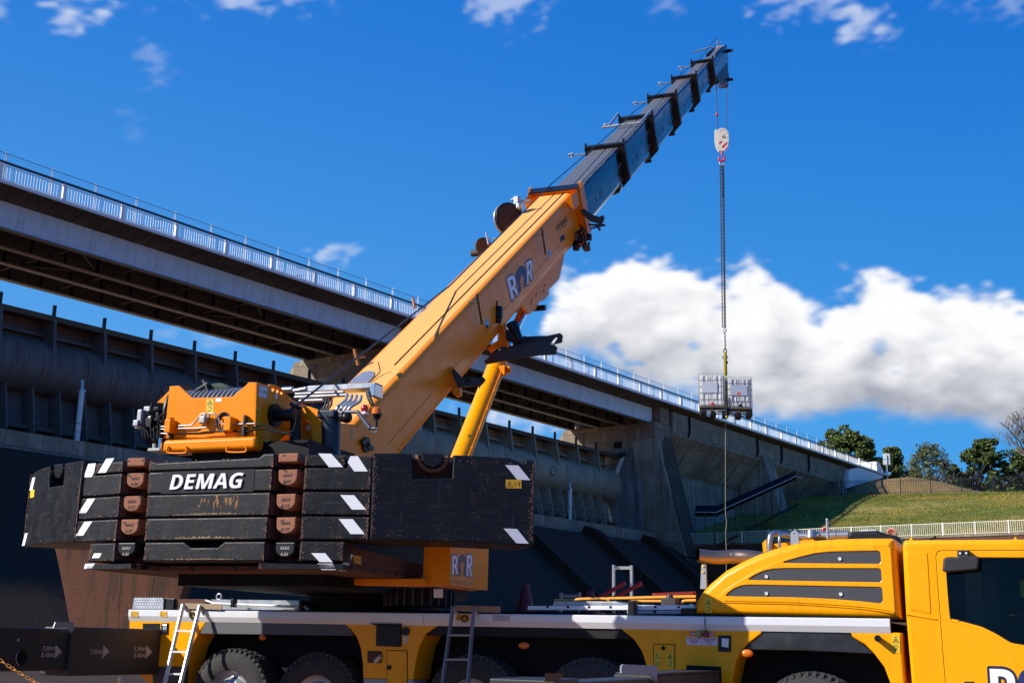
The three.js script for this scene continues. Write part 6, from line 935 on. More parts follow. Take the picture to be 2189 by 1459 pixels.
for (let i = 0; i < 6; i++) {
  const [w, t, b] = SEC[i], q0 = Q[i] - 0.6, q1 = Q[i + 1];
  const sec = bPart('boom_section', ext(boomProfile(w, t, b, 0.07, 0.26), -q1, -q0, 0, { curve: 8, smooth: 0.5 }), M.boomSteel);
  part('wear_plate', bb(-w + 0.05, w - 0.07, t - 0.004, t + 0.008, -q1 + 0.02, -Q[i]), M.boomTop, sec);
  part('wear_strip', bb(w - 0.16, w - 0.13, t + 0.006, t + 0.014, -q1 + 0.02, -Q[i]), M.blackPart, sec);
  if (i < 5) {
    const tx = printMat(canvasTex(128, 64, (c) => { c.clearRect(0, 0, 128, 64); c.fillStyle = '#08080a'; c.font = 'bold 52px sans-serif'; c.fillText('1', 6, 50); c.fillText('21', 66, 50); }), { alphaTest: 0.3 });
    const qm = (Q[i] + Q[i + 1]) / 2 - 0.6, n = mix(b, t, 0.42); bentDecal('section_number', [[w + 0.003, n + 0.17, -qm + 0.45], [w + 0.003, n + 0.17, -qm - 0.55], [w + 0.003, n - 0.16, -qm - 0.55], [w + 0.003, n - 0.16, -qm + 0.45]], tx, sec);
    const cc = collar(Q[i + 1], w, t, b, SEC[i + 1], M.collar, 'boom_collar', 0.22);
    const a = [-w - 0.18, t - 0.1, -Q[i + 1] + 0.1]; part('guide_arm', [bar(a, [a[0] - 0.42, a[1] + 0.02, a[2] + 0.05], 0.028), bar([a[0] - 0.40, a[1] + 0.02, a[2] + 0.05], [a[0] - 0.42, a[1] + 0.09, a[2] + 0.1], 0.02)], M.galv, cc); part('guide_eye', new THREE.TorusGeometry(0.06, 0.022, 6, 14).translate(a[0] - 0.48, a[1] + 0.02, a[2] + 0.06), M.galv, cc);
    if (i === 1) part('guide_frame', [bar([-w - 0.2, t + 0.25, -Q[2] + 0.0], [-w - 0.25, t + 0.12, -Q[2] + 1.4], 0.04), bar([w + 0.12, t + 0.25, -Q[2] + 0.0], [w - 0.02, t + 0.12, -Q[2] + 1.4], 0.04), bar([-w - 0.45, t + 0.12, -Q[2] + 1.4], [w - 0.02, t + 0.12, -Q[2] + 1.4], 0.04)], M.galv, cc);
    if (i > 0) part('slide_pad', bb(w - 0.34, w - 0.14, b - 0.24, b - 0.18, -Q[i + 1], -Q[i + 1] + 0.22), M.collar, cc);
  }
}
{ // boom head
  const P = (x, y, k = 0) => B.x(x, y, k), yz = (l, k) => l.map(([x, y]) => { const q = P(x, y, k); return [q[2], q[1]]; });
  const OUT = [[1532, 112], [1546, 99], [1556, 104], [1557, 150], [1560, 166], [1553, 178], [1540, 176], [1530, 160]];
  const head = bPart('boom_head', extX(yz(OUT, 0.24), 0.19, 0.235, 0.01), M.blackSatin); part('cheek', extX(yz(OUT, 0.24), -0.235, -0.19, 0.01), M.blackSatin, head);
  const c = P(1546, 172, 0), t = P(1541, 106, 0);
  for (let k = 0; k < 5; k++) part('sheave', new THREE.TorusGeometry(0.33, 0.03, 8, 28).rotateY(Math.PI / 2).translate(-0.16 + 0.08 * k, c[1], c[2]), std(lin(0.22, 0.16, 0.11), 0.6, 0.3), head);
  part('sheave_pin', bar([-0.3, c[1], c[2]], [0.46, c[1], c[2]], 0.07), M.blackSatin, head);
  for (let k = 0; k < 3; k++) part('roller', new THREE.CylinderGeometry(0.17, 0.17, 0.09, 20).rotateZ(Math.PI / 2).translate(-0.15 + 0.14 * k, t[1], t[2]), M.whiteWorn, head);
  part('roller_bracket', [bb(-0.26, -0.23, t[1] - 0.5, t[1] + 0.2, t[2] - 0.12, t[2] + 0.12), bb(0.19, 0.22, t[1] - 0.5, t[1] + 0.2, t[2] - 0.12, t[2] + 0.12), bar([-0.55, t[1] - 0.1, t[2] + 0.3], [0.45, t[1] - 0.05, t[2]], 0.035), bar([0.2, t[1] - 0.15, t[2]], [0.55, t[1] - 0.1, t[2]], 0.06)], M.blackSatin, head);
  part('mast_pin', [bar([-0.08, t[1], t[2]], [-0.08, t[1] + 0.42, t[2]], 0.035), bar([-0.22, t[1] + 0.34, t[2]], [0.06, t[1] + 0.34, t[2]], 0.02)], M.galv, head);
  part('guide_arm', bar([-0.26, 1.6, -47.4], [-1.1, 1.52, -47.1], 0.035), M.galv, head);
  const q = (x, y) => P(x, y, 0.244); bentDecal('company_lettering', [q(1547.5, 125), q(1556, 118), q(1557, 131), q(1548, 140)], printMat(canvasTex(256, 128, (c2, w, h) => companyMark(c2, w, h, { edge: '#223', arch: '#dfe4ee', arrow: '#445', white: '#f0f2f8' }))), head); }
// print on the boom side
{ const x = 0.504, P = (a, b) => bx2(a, b, x); const tl = P(1079, 590), tr = P(1139, 541);
  const mid = (p, q, k) => p.map((v, i) => v + (q[i] - v) * k);
  bentDecal('company_lettering', [P(1076.5, 594), P(1141, 541.5), P(1141, 597.5), P(1090, 652)], markMat, base); void tl; void tr; void mid;
  const dt = printMat(canvasTex(256, 96, (c) => { c.clearRect(0, 0, 256, 96); c.fillStyle = '#0c0c10'; c.font = 'italic bold 62px sans-serif'; c.textAlign = 'center'; c.fillText('DEMAG', 126, 62); c.fillRect(120, 76, 100, 7); c.fillStyle = '#b07840'; c.fillRect(24, 78, 80, 4); }), { alphaTest: 0.12 });
  bentDecal('maker_lettering', [P(1184, 482), P(1212, 456.5), P(1217, 478), P(1191, 503)], dt, base);
  for (const q of [[[1196, 508], [1205, 499], [1208, 509], [1199, 518]], [[1171, 538], [1176, 533], [1177, 545], [1173, 552]], [[1037, 687], [1043, 680], [1045, 697], [1040, 703]]]) bentDecal('reflector', q.map(([a, b]) => P(a, b)), std(lin(0.3, 0.33, 0.4), 0.1, 0.8), base);
  bentDecal('warning_sticker', [P(847, 800), P(857, 795), P(863, 805), P(853, 810)], std(lin(0.25, 0.26, 0.03), 0.6), base); }
// stand-off rods on the side
for (const [a, b, c, d] of [[[1158, 487], [1166, 543], [1144, 501], [1158, 499]], [[1019, 628], [1030, 692], [1003, 645], [1021, 645]]]) bPart('rope_guard', [bar(bx2(...a, 0.78), bx2(...b, 0.62), 0.022), bar(bx2(...c, 0.5), bx2(...d, 0.76), 0.018)], M.darkGrey);
bPart('rope_guard', [bar(B.x(757, 746, -0.62), B.x(765, 780, -0.55), 0.03), bar(B.x(763, 764, -0.58), B.x(781, 763, -0.5), 0.014)], std(lin(0.40, 0.16, 0.04), 0.6)); bPart('rope_guard', [bar(B.x(882, 637, -0.62), B.x(886, 658, -0.55), 0.03)], std(lin(0.40, 0.16, 0.04), 0.6)); bPart('rope_guard', [bar(B.x(1039, 497, -0.75), B.x(1044, 522, -0.6), 0.025), bar(B.x(1043, 510, -0.7), B.x(1060, 510, -0.5), 0.014)], M.galv);
// metal sheet lying on the lower boom and its hook
bPart('slide_sheet', [ext([[...B.y(746, 819, 2.30)], [...B.y(760, 806, 2.30)], [...B.y(775, 796, 2.30)], [...B.y(790, 793, 2.30)], [...B.y(800, 795, 2.30)], [...B.y(800, 803, 2.30)], [...B.y(786, 818, 2.30)]].map((q) => [q[0], -q[2]]), 0, 0.012).rotateX(-Math.PI / 2).translate(0, 2.298, 0)], M.galv);
bPart('hook_rod', tube([B.y(790, 816, 2.31), B.y(804, 803, 2.33), B.y(812, 793, 2.36), [B.y(812, 789, 2.36)[0], 2.5, B.y(812, 789, 2.36)[2]]], 0.012, 24, 6), std(lin(0.2, 0.12, 0.04), 0.6));
// brackets on the right side: two jib carriers, the upper one a long dark channel
{ const z = (px, py, x) => B.x(px, py, x); const zc = bx2(1085, 760, 0.7)[2];
  const F1 = new Frame(B.world(...bx2(1075, 745, 0.62)), 14), P = (l, d = 0) => F1.zs(l, d);
  const ch = onCrane(part('jib_carrier', [ext(P([[1034, 772], [1056, 753], [1072, 746], [1165, 733], [1184, 735], [1191, 742], [1188, 757], [1150, 759], [1080, 770], [1040, 778]], 0), -0.05, 0, 0.01), ext(P([[1090, 722], [1104, 719], [1170, 717], [1197, 711], [1203, 716], [1201, 731], [1185, 735], [1165, 733], [1100, 745]], -0.45), -0.5, -0.45, 0.01), ext(P([[1072, 746], [1165, 733], [1184, 735], [1184, 738], [1080, 752]], -0.2), -0.45, -0.02)], M.darkGrey, crane), F1);
  part('bright_edge', ext(P([[1176, 735], [1189, 721], [1192, 723], [1181, 738]], 0.01), 0.0, 0.02), M.alu, ch);
  part('carrier_head', [bar(F1.z(1068, 655, 0.1), F1.z(1066, 690, 0.1), 0.06), rb(...(([a, b]) => [a - 0.1, a + 0.1, b - 0.16, b + 0.1])(F1.z(1064, 664, 0.1)), 0, 0.15, 0.03), bar(F1.z(1062, 643, 0.1), F1.z(1062, 655, 0.1), 0.025), bar(F1.z(1094, 690, 0.02), F1.z(1110, 730, 0.02), 0.13, 0.09), rb(...(([a, b]) => [a - 0.12, a + 0.1, b - 0.14, b + 0.1])(F1.z(1095, 715, 0)), -0.1, 0.1, 0.03)], M.blackSatin, ch);
  part('orange_stay', [ext(P([[1068, 690], [1078, 700], [1089, 740], [1070, 748], [1062, 742]], -0.1), -0.16, -0.1), ext(P([[1040, 745], [1062, 728], [1068, 736], [1048, 752]], -0.1), -0.2, -0.1), beam(F1.z(1078, 690, 0), F1.z(1086, 742, 0), 0.06, 0.06)], M.orange, ch);
  const F2 = new Frame(B.world(...bx2(965, 815, 0.55)), 14), P2 = (l, d = 0) => F2.zs(l, d);
  const l2 = onCrane(part('jib_hook', ext(P2([[965, 793], [969, 787], [979, 797], [986, 805], [993, 807], [1003, 805], [1012, 806], [1030, 807], [1035, 812], [1031, 819], [1026, 823], [1024, 829], [1022, 822], [1000, 826], [978, 827]], 0.04), -0.03, 0.04, 0.008), M.darkGrey, crane), F2);
  part('hook_pin', [new THREE.CylinderGeometry(0.05, 0.05, 0.12, 14).rotateX(Math.PI / 2).translate(...F2.z(1031, 811, 0.03)), new THREE.CylinderGeometry(0.04, 0.04, 0.12, 14).rotateX(Math.PI / 2).translate(...F2.z(999, 811, 0.03))], M.blackSatin, l2);
  part('orange_seat', [ext(P2([[957, 792], [966, 782], [972, 790], [985, 832], [984, 845], [976, 848], [968, 842], [959, 818]], -0.02), -0.12, -0.02, 0.015), ext(P2([[969, 828], [983, 828], [985, 842], [976, 847]], 0.02), -0.1, 0.02, 0.01)], M.orange, l2); void z; void zc; }
{ // latch and hoses at the collar, right side
  const F3 = new Frame(B.world(...bx2(1250, 470, 0.74)), 14), P = (l, d = 0) => F3.zs(l, d);
  const lt = onCrane(part('boom_latch', ext(P([[1236, 444], [1242, 440], [1252, 448], [1268, 459], [1282, 463], [1286, 460], [1289, 459], [1292, 464], [1290, 471], [1285, 479], [1278, 476], [1262, 472], [1246, 458]], 0.02), -0.05, 0.02, 0.008), M.darkGrey, crane), F3);
  part('pale_fork', [beam(F3.z(1214, 434, 0.02), F3.z(1240, 444, 0.02), 0.03, 0.05), beam(F3.z(1218, 431, 0.02), F3.z(1240, 440, 0.02), 0.03, 0.04), beam(F3.z(1228, 437, 0.02), F3.z(1244, 444, 0.02), 0.03, 0.1)], std(lin(0.62, 0.36, 0.24), 0.5), lt);
  part('frame_bar', [beam(F3.z(1258, 480, 0), F3.z(1294, 481, 0), 0.04, 0.05), beam(F3.z(1262, 488, 0), F3.z(1292, 481, 0), 0.04, 0.04), bar(F3.z(1276, 482, 0), F3.z(1283, 492, 0), 0.03)], M.darkGrey, lt);
  const r = rng(19), l = [], o = []; for (let k = 0; k < 26; k++) { const q = F3.z(1226 + 34 * r(), 500 + 32 * r(), -0.25 * r()); const s = 0.03 + 0.05 * r(); (r() < 0.5 ? l : o).push(r() < 0.5 ? rb(q[0] - s, q[0] + s, q[1] - s, q[1] + s, q[2] - s, q[2] + s, 0.01) : bar(q, [q[0] + (r() - 0.5) * 0.3, q[1] + (r() - 0.5) * 0.3, q[2]], s * 0.5)); }
  const vb = onCrane(part('latch_valves', l, std(lin(0.16, 0.07, 0.02), 0.6), crane), F3); part('dark_fittings', o, M.blackSatin, vb, { kind: 'stuff' });
  for (let k = 0; k < 4; k++) part('hose', tube([F3.z(1240 + 2 * k, 480 + 4 * k, 0), F3.z(1256 - k * 3, 500 + 5 * k, 0.1), F3.z(1248 - 3 * k, 520 + 3 * k, 0.05), F3.z(1232, 528, 0)], 0.018, 24, 6), k % 2 ? std(lin(0.30, 0.10, 0.02), 0.5) : M.blackPart, vb);
  part('cylinder', [bar(F3.z(1200, 525, 0), F3.z(1224, 505, 0), 0.1, 0.09), bar(F3.z(1222, 508, 0), F3.z(1246, 488, 0), 0.05), rb(...(([a, b]) => [a - 0.1, a + 0.1, b - 0.08, b + 0.08])(F3.z(1200, 522, 0.02)), -0.1, 0.14, 0.03)], M.blackSatin, vb);
  part('orange_lug', ext(P([[1184, 520], [1192, 514], [1196, 530], [1190, 540], [1182, 536]], 0), -0.15, 0.02, 0.01), M.orange, vb); }
// hose reel and small rollers on the far side
{ const FR = new Frame(B.world(...B.x(1088, 470, -0.75)), 22), c = FR.z(1086, 470, 0), R = 0.40; 
  const reel = onCrane(part('hose_reel', [new THREE.TorusGeometry(R, 0.035, 8, 44).rotateY(0.95).translate(...c)], M.galv, crane), FR);
  reel.geometry.scale(1, 1, 1);
  part('reel_rim', [new THREE.TorusGeometry(R, 0.03, 8, 44).translate(0, 0, 0.10).rotateY(0.95).translate(...c), new THREE.CylinderGeometry(R - 0.04, R - 0.04, 0.10, 40, 1, true).rotateX(Math.PI / 2).rotateY(0.95).translate(...c)], M.blackSatin, reel);
  const sp_ = []; for (let k = 0; k < 12; k++) sp_.push(bar([0, 0, -0.02], [R * Math.cos(k * 0.5236), R * Math.sin(k * 0.5236), -0.02], 0.012, 0.012, 6)); part('spoke', sp_.map((g) => g.rotateY(0.95).translate(...c)), std(lin(0.30, 0.18, 0.10), 0.5), reel); part('reel_back', new THREE.CylinderGeometry(R - 0.03, R - 0.03, 0.02, 36).rotateX(Math.PI / 2).translate(0, 0, 0.11).rotateY(0.95).translate(...c), std(lin(0.035, 0.022, 0.016), 0.8), reel);
  onCrane(part('reel_arm', [bar(FR.z(1108, 432, 0), FR.z(1134, 429, -0.1), 0.04), bar(FR.z(1093, 428, 0), FR.z(1108, 420, 0), 0.035), rb(...(([a, b]) => [a - 0.07, a + 0.07, b - 0.12, b + 0.12])(FR.z(1106, 430, 0)), -0.1, 0.1, 0.03), rb(...(([a, b]) => [a - 0.06, a + 0.06, b - 0.1, b + 0.06])(FR.z(1110, 440, 0)), -0.1, 0.1, 0.04)], M.galv, crane), FR);
  onCrane(part('cable_reel', [new THREE.CylinderGeometry(0.22, 0.22, 0.08, 28).rotateX(Math.PI / 2).rotateY(0.9).translate(...FR.z(1033, 526, 0)), new THREE.CylinderGeometry(0.09, 0.09, 0.3, 16).rotateZ(Math.PI / 2).translate(...FR.z(1020, 540, 0))], std(lin(0.06, 0.045, 0.03), 0.6), crane), FR); }
// hinge plates under the boom, lift cylinder
bPart('hinge_plate', [extX([[1118, 655], [1131, 672], [1144.5, 662], [1155, 643], [1163, 642], [1174, 629], [1173, 619.5], [1196, 596], [1203, 565], [1208, 540], [1223, 528], [1222, 518], [1190, 548], [1160, 580], [1110, 640]].map(([a, b]) => { const q = B.x(a, b, 0.34); return [q[2], q[1]]; }), 0.28, 0.34, 0.01)], M.orange);
bPart('hinge_plate', [extX([[1118, 655], [1131, 672], [1144.5, 662], [1155, 643], [1163, 642], [1174, 629], [1173, 619.5], [1196, 596], [1203, 565], [1190, 548], [1160, 580], [1110, 640]].map(([a, b]) => { const q = B.x(a, b, 0.34); return [q[2], q[1]]; }), -0.34, -0.28, 0.01)], M.orange);
bPart('plate_disc', [[1139.5, 645, 0.075], [1148.5, 630, 0.05], [1164.5, 622, 0.04], [1166, 609, 0.035]].map(([a, b, r]) => new THREE.CylinderGeometry(r, r, 0.02, 20).rotateZ(Math.PI / 2).translate(...B.x(a, b, 0.352))), M.yellow);
bPart('hinge_pin', new THREE.CylinderGeometry(0.07, 0.07, 0.9, 18).rotateZ(Math.PI / 2).translate(...B.x(1128, 660, 0)), M.blackSatin);
{ const lo = S.x(984, 980, 0), hi = S.x(1062, 781, 0), A = V(...lo), D = V(...hi).sub(A), low = A.clone().addScaledVector(D, -0.55), rodTop = S.x(1126, 650, 0);
  const cyl = sPart('lift_cylinder', [bar(low.toArray(), hi, 0.205, 0.205, 40)], M.orange); cyl.material = M.yellow;
  part('gland', [bar(A.clone().addScaledVector(D, 0.985).toArray(), A.clone().addScaledVector(D, 1.035).toArray(), 0.222, 0.222, 40), bar(A.clone().addScaledVector(D, 0.90).toArray(), A.clone().addScaledVector(D, 0.915).toArray(), 0.211, 0.211, 40)], M.yellow, cyl);
  part('rod', bar(hi, rodTop, 0.115, 0.115, 30), M.chrome, cyl);
  const off = (k, dx, dz) => { const p = A.clone().addScaledVector(D, k); return [p.x + dx, p.y, p.z + dz]; };
  part('side_pipe', [bar(off(-0.4, 0.2, 0.08), off(0.93, 0.2, 0.08), 0.026, 0.026, 10), ...[0.1, 0.3, 0.5, 0.7, 0.86].map((k) => rb(...(([a, b, c]) => [a - 0.05, a + 0.03, b - 0.02, b + 0.02, c - 0.03, c + 0.03])(off(k, 0.2, 0.08)), 0.005))], M.orange, cyl);
  part('port_block', [rb(...(([a, b, c]) => [a - 0.06, a + 0.08, b - 0.12, b + 0.10, c - 0.1, c + 0.06])(off(0.93, 0.22, 0.08)), 0.02), rb(...(([a, b, c]) => [a, a + 0.12, b - 0.12, b + 0.02, c - 0.06, c + 0.04])(off(0.96, 0.27, 0.08)), 0.02)], M.orange, cyl);
  const w1 = off(0.17, 0.13, 0.17); bentDecal('warning_sticker', [[w1[0] - 0.03, w1[1] + 0.12, w1[2] + 0.012], [w1[0] + 0.05, w1[1] + 0.12, w1[2] - 0.04], [w1[0] + 0.03, w1[1] - 0.1, w1[2] - 0.04], [w1[0] - 0.06, w1[1] - 0.1, w1[2] + 0.02]], std(lin(0.35, 0.30, 0.02), 0.6), cyl); }
// hoist rope from the winch up over the boom to the head
{ const lo = B.loc(S.world(...S.z(634, 865, -1.3))), hi = [-0.06, 1.95, -47.9], mid1 = [-0.20, 2.42, -12], mid2 = [-0.18, 2.48, -20];
  bPart('hoist_rope', [bar([lo[0], lo[1], lo[2]], mid1, 0.018, 0.018, 8), bar(mid1, mid2, 0.016, 0.016, 8), ...Q.slice(1, 6).map((q, i) => { const p = i ? [-0.15, SEC[i - 1][1] + 0.2, -Q[i]] : mid2; return bar(p, [-0.15 + 0.02 * i, SEC[i][1] + 0.2, -q], 0.015, 0.015, 6); }), bar([-0.07, SEC[4][1] + 0.2, -Q[5]], hi, 0.014, 0.014, 6)], M.rope);
  bPart('cable', bar([0.17, 2.303, -8], [0.24, 2.303, -19.6], 0.008, 0.012, 6), M.blackPart); }
// ================================================================== THE LOAD under the hook
const hookD = (() => { const h = B.world(...B.x(1546, 172, 0)); return h.clone().sub(EYE).dot(sightFwd); })();
{ const c = atDepth(1544, 300, hookD); var K = new Frame(V(c.x, 0, c.z), 6); }
const kp = (px, py, z = 0) => K.z(px, py, z);
{ const t = thing('hoist_line', 'thin steel hoist ropes from the boom head down to the hook block', 'wire rope', K), z0 = 0.0;
  part('rope', bar(kp(1531, 178), kp(1534.5, 273), 0.022, 0.022, 6), M.rope, t); part('rope', bar(kp(1554, 180), kp(1552.5, 276), 0.022, 0.022, 6), M.rope, t);
  part('socket', bar(kp(1530.5, 172), kp(1531.2, 192), 0.05, 0.035, 8), M.darkGrey, t); part('weight', new THREE.SphereGeometry(0.085, 12, 10).scale(0.8, 1.1, 0.8).translate(...kp(1532.8, 245)), M.redPaint, t); rebase(t); void z0; }
{ const t = thing('hook_block', 'cream hook block with red diagonal stripes hanging from the boom head', 'hook block', K), cream = std(lin(0.68, 0.64, 0.54), 0.55);
  const cheek = (z, n) => part('cheek_plate', ext(K.zs([[1535, 277], [1540, 273.5], [1550, 273.5], [1557, 281], [1559, 295], [1557, 310], [1551, 322], [1542, 322], [1534, 312], [1533, 290]], z), z - 0.04, z, 0.006), cream, t);
  const f = cheek(0.14); cheek(-0.14);
  part('side_plate', ext(K.zs([[1528, 278], [1533.5, 275], [1535, 290], [1535, 314], [1541, 322], [1536, 324], [1530.5, 314], [1528, 300]], 0.02), -0.1, 0.02, 0.006), cream, t);
  part('sheave', [new THREE.CylinderGeometry(0.25, 0.25, 0.16, 28).rotateX(Math.PI / 2).translate(...kp(1545, 296, 0))], M.rustDark, t);
  for (const p of [[[1537, 305], [1543, 300], [1545, 302.5], [1538.5, 309]], [[1543, 313], [1553, 303.5], [1555, 306], [1546, 317]], [[1550, 319], [1557.5, 311], [1555, 318], [1551, 322]]]) part('red_stripe', ext(K.zs(p, 0.145), 0.141, 0.145), M.redPaint, f);
  part('plate_bolt', [[1541, 279], [1547, 277], [1554, 283], [1556, 294], [1555, 305], [1549, 288]].map(([a, b]) => new THREE.CylinderGeometry(0.02, 0.02, 0.02, 8).rotateX(Math.PI / 2).translate(...kp(a, b, 0.145))), M.blackSatin, f, { kind: 'stuff' });
  part('mark', [ext(K.zs([[1544, 289], [1552, 291], [1552, 296.5], [1544, 294.5]], 0.144), 0.141, 0.1435)], std(lin(0.25, 0.20, 0.16), 0.6), f);
  part('hook', [bar(kp(1544, 322), kp(1543.5, 331), 0.05), new THREE.TorusGeometry(0.125, 0.05, 10, 22, 5.0).rotateZ(2.6).translate(...kp(1543.5, 339))], M.redPaint, t); rebase(t); }
function chainGeo(P, Qp, pitch, wire) { const a = V(...P), b = V(...Qp), L = a.distanceTo(b), n = Math.max(1, Math.round(L / pitch)), d = b.clone().sub(a).normalize(), q = new THREE.Quaternion().setFromUnitVectors(V(0, 1, 0), d), out = []; for (let k = 0; k < n; k++) { const g = new THREE.TorusGeometry(pitch * 0.42, wire, 5, 10).scale(0.72, 1.45, 1); g.rotateY(k % 2 ? Math.PI / 2 : 0); g.applyQuaternion(q); const p = a.clone().lerp(b, (k + 0.5) / n); g.translate(p.x, p.y, p.z); out.push(g); } return out; }
{ const t = thing('chain_sling', 'long dark chain sling hanging straight down from the red hook', 'chain sling', K);
  part('ring', [new THREE.TorusGeometry(0.10, 0.022, 8, 20).translate(...kp(1543, 349)), new THREE.TorusGeometry(0.07, 0.018, 8, 18).rotateY(0.8).translate(...kp(1546, 352))], M.galv, t);
  const top = [[1540, 355], [1543.5, 355], [1547, 356], [1544.5, 356]], mids = [[1541.5, 440], [1546, 440], [1548, 440], [1545, 420]], bots = [[1545, 698], [1549.5, 700], [1551, 700], [1548, 440]];
  for (let k = 0; k < 4; k++) { const z = (k - 1.5) * 0.035; part('chain_leg', [...chainGeo(kp(...top[k], z), kp(...mids[k], z), 0.085, 0.017), ...(k < 3 ? chainGeo(kp(...mids[k], z), kp(...bots[k], z), 0.085, 0.017) : [])], M.chainDark, t); }
  part('hook_end', [rb(...(([a, b]) => [a - 0.06, a + 0.08, b - 0.03, b + 0.03])(kp(1549, 699)), -0.05, 0.05, 0.02), new THREE.TorusGeometry(0.075, 0.02, 8, 18).translate(...kp(1549, 707)), new THREE.TorusGeometry(0.045, 0.018, 8, 16).translate(...kp(1551.5, 706))], M.galv, t);
  part('chain', chainGeo(kp(1550, 711), kp(1551, 744), 0.085, 0.018), M.chainDark, t); part('master_link', new THREE.TorusGeometry(0.08, 0.026, 8, 18).scale(0.8, 1.3, 1).translate(...kp(1550.5, 750)), M.blackSatin, t); rebase(t); }
{ const t = thing('web_sling', 'yellow webbing sling looped between the chain and the two white totes', 'sling', K);
  for (const [a, b, z] of [[[1549.5, 751], [1549, 802], 0.06], [[1552, 751], [1553.5, 802], -0.02], [[1551, 755], [1551.5, 804], 0.02]]) part('strap', beam(kp(...a, z), kp(...b, z), 0.075, 0.018, V(0, 0, 1)), M.sling, t);
  part('shackle', [new THREE.TorusGeometry(0.06, 0.018, 8, 16).translate(...kp(1548, 764)), new THREE.TorusGeometry(0.05, 0.016, 8, 16).translate(...kp(1554, 763)), bar(kp(1555, 772), kp(1555, 777), 0.03)], M.blackSatin, t);
  part('strap', [beam(kp(1551.5, 802, 0.05), kp(1553, 892, 0.55), 0.07, 0.016, V(0, 0, 1))], M.sling, t); rebase(t); }
function tote(label, x0, x1, yt, yb, turn, variant) {
  const a = kp(x0, yt, 0.5), b = kp(x1, yb, 0.5), w = b[0] - a[0], h = a[1] - b[1], d = 1.0, cx = (a[0] + b[0]) / 2, F = new Frame(K.world(cx, b[1], 0), 6 + turn), t = thing('tote_tank', label, 'tote tank', F, undefined);
  const yc = h * 0.24, hw = w / 2, hd = d / 2;
  const bot = part('tank', [rb(-hw + 0.03, hw - 0.03, yc, h - 0.05, -hd + 0.03, hd - 0.03, 0.07, 4), new THREE.CylinderGeometry(0.09, 0.09, 0.06, 18).translate(0, h - 0.02, 0)], M.totePlastic, t);
  const ribs = []; for (let k = 0; k < 4; k++) { const x = -hw + 0.17 + k * (w - 0.34) / 3; ribs.push(rb(x - 0.10, x + 0.10, yc + 0.2, h - 0.10, -hd + 0.02, hd - 0.012, 0.05, 3)); } part('moulded_rib', ribs, M.totePlastic, bot);
  const vb = [], hb = []; for (let k = 0; k <= 6; k++) { const x = -hw + w * k / 6; for (const z of [-hd, hd]) vb.push(bar([x, yc - 0.05, z], [x, h, z], 0.009, 0.009, 6)); const z = -hd + d * k / 6; for (const xx of [-hw, hw]) vb.push(bar([xx, yc - 0.05, z], [xx, h, z], 0.009, 0.009, 6)); }
  for (let k = 0; k <= 5; k++) { const y = yc + (h - yc) * k / 5; for (const z of [-hd, hd]) hb.push(bar([-hw, y, z], [hw, y, z], 0.009, 0.009, 6)); for (const x of [-hw, hw]) hb.push(bar([x, y, -hd], [x, y, hd], 0.009, 0.009, 6)); }
  part('cage_upright', vb, M.cage, t, { kind: 'stuff' }); part('cage_hoop', hb, M.cage, t, { kind: 'stuff' });
  const pl = part('label_plate', bb(-hw + (variant ? 0.10 : 0.16), hw - (variant ? 0.22 : 0.34), yc + h * 0.30, yc + h * 0.56, hd + 0.012, hd + 0.018), std(lin(0.55, 0.58, 0.60), 0.4, 0.3), t);
  if (variant) part('red_label', bb(-0.13, 0.03, yc + h * 0.315, yc + h * 0.37, hd + 0.018, hd + 0.021), std(lin(0.75, 0.09, 0.03), 0.5), pl);
  part('valve', [new THREE.CylinderGeometry(0.06, 0.06, 0.09, 14).rotateX(Math.PI / 2).translate(0, yc + 0.06, hd - 0.02), bar([-0.06, yc + 0.1, hd + 0.03], [0.08, yc + 0.13, hd + 0.03], 0.014)], variant ? M.blackSatin : M.redPaint, t);
  part('pallet_deck', [bb(-hw, hw, yc - 0.07, yc - 0.035, -hd, hd)], M.wood, t);
  for (const x of [-hw + 0.08, 0, hw - 0.08]) part('pallet_block', [rb(x - 0.075, x + 0.075, yc - 0.2, yc - 0.07, -hd + 0.0, hd, 0.01)], M.blackSatin, t);
  part('pallet_runner', [bb(-hw, hw, yc - 0.23, yc - 0.2, hd - 0.1, hd), bb(-hw, hw, yc - 0.23, yc - 0.2, -hd, -hd + 0.1), bb(-hw, hw, yc - 0.23, yc - 0.2, -0.05, 0.05)], M.wood, t);
  return rebase(t);
}
tote('left white caged plastic tote tank hanging from the crane, with plain grey plate', 1495.5, 1553.5, 798, 888, 4, 0);
tote('right white caged plastic tote tank hanging from the crane, with small red label', 1553.5, 1608, 806, 890, -4, 1);
{ const t = thing('lifting_frame', 'dark forked lifting frame under the two hanging totes', 'lifting frame', K);
  part('bar', [beam(kp(1499, 872, 0.45), kp(1606, 880, 0.45), 0.06, 0.08)], M.blackSatin, t); for (const [x, y] of [[1505, 880], [1526, 883], [1552, 884], [1580, 886], [1603, 884]]) part('shoe', rb(...(([a, b]) => [a - 0.12, a + 0.12, b - 0.10, b + 0.06])(kp(x, y, 0.4)), -0.4, 0.5, 0.02), M.blackSatin, t);
  part('bar', [beam(kp(1552, 845, 0.56), kp(1552, 886, 0.56), 0.08, 0.08, V(0, 0, 1))], M.darkGrey, t); rebase(t); }
{ const t = thing('tag_line', 'thin pale tag line hanging from the totes down towards the engine cover', 'rope', K);
  part('line', tube([kp(1551, 890), kp(1551, 1000), kp(1551, 1090), kp(1553.5, 1115), kp(1551.5, 1140), kp(1553, 1178), kp(1553, 1260), kp(1555, 1340)], 0.011, 60, 5), std(lin(0.42, 0.34, 0.22), 0.9), t); rebase(t); }
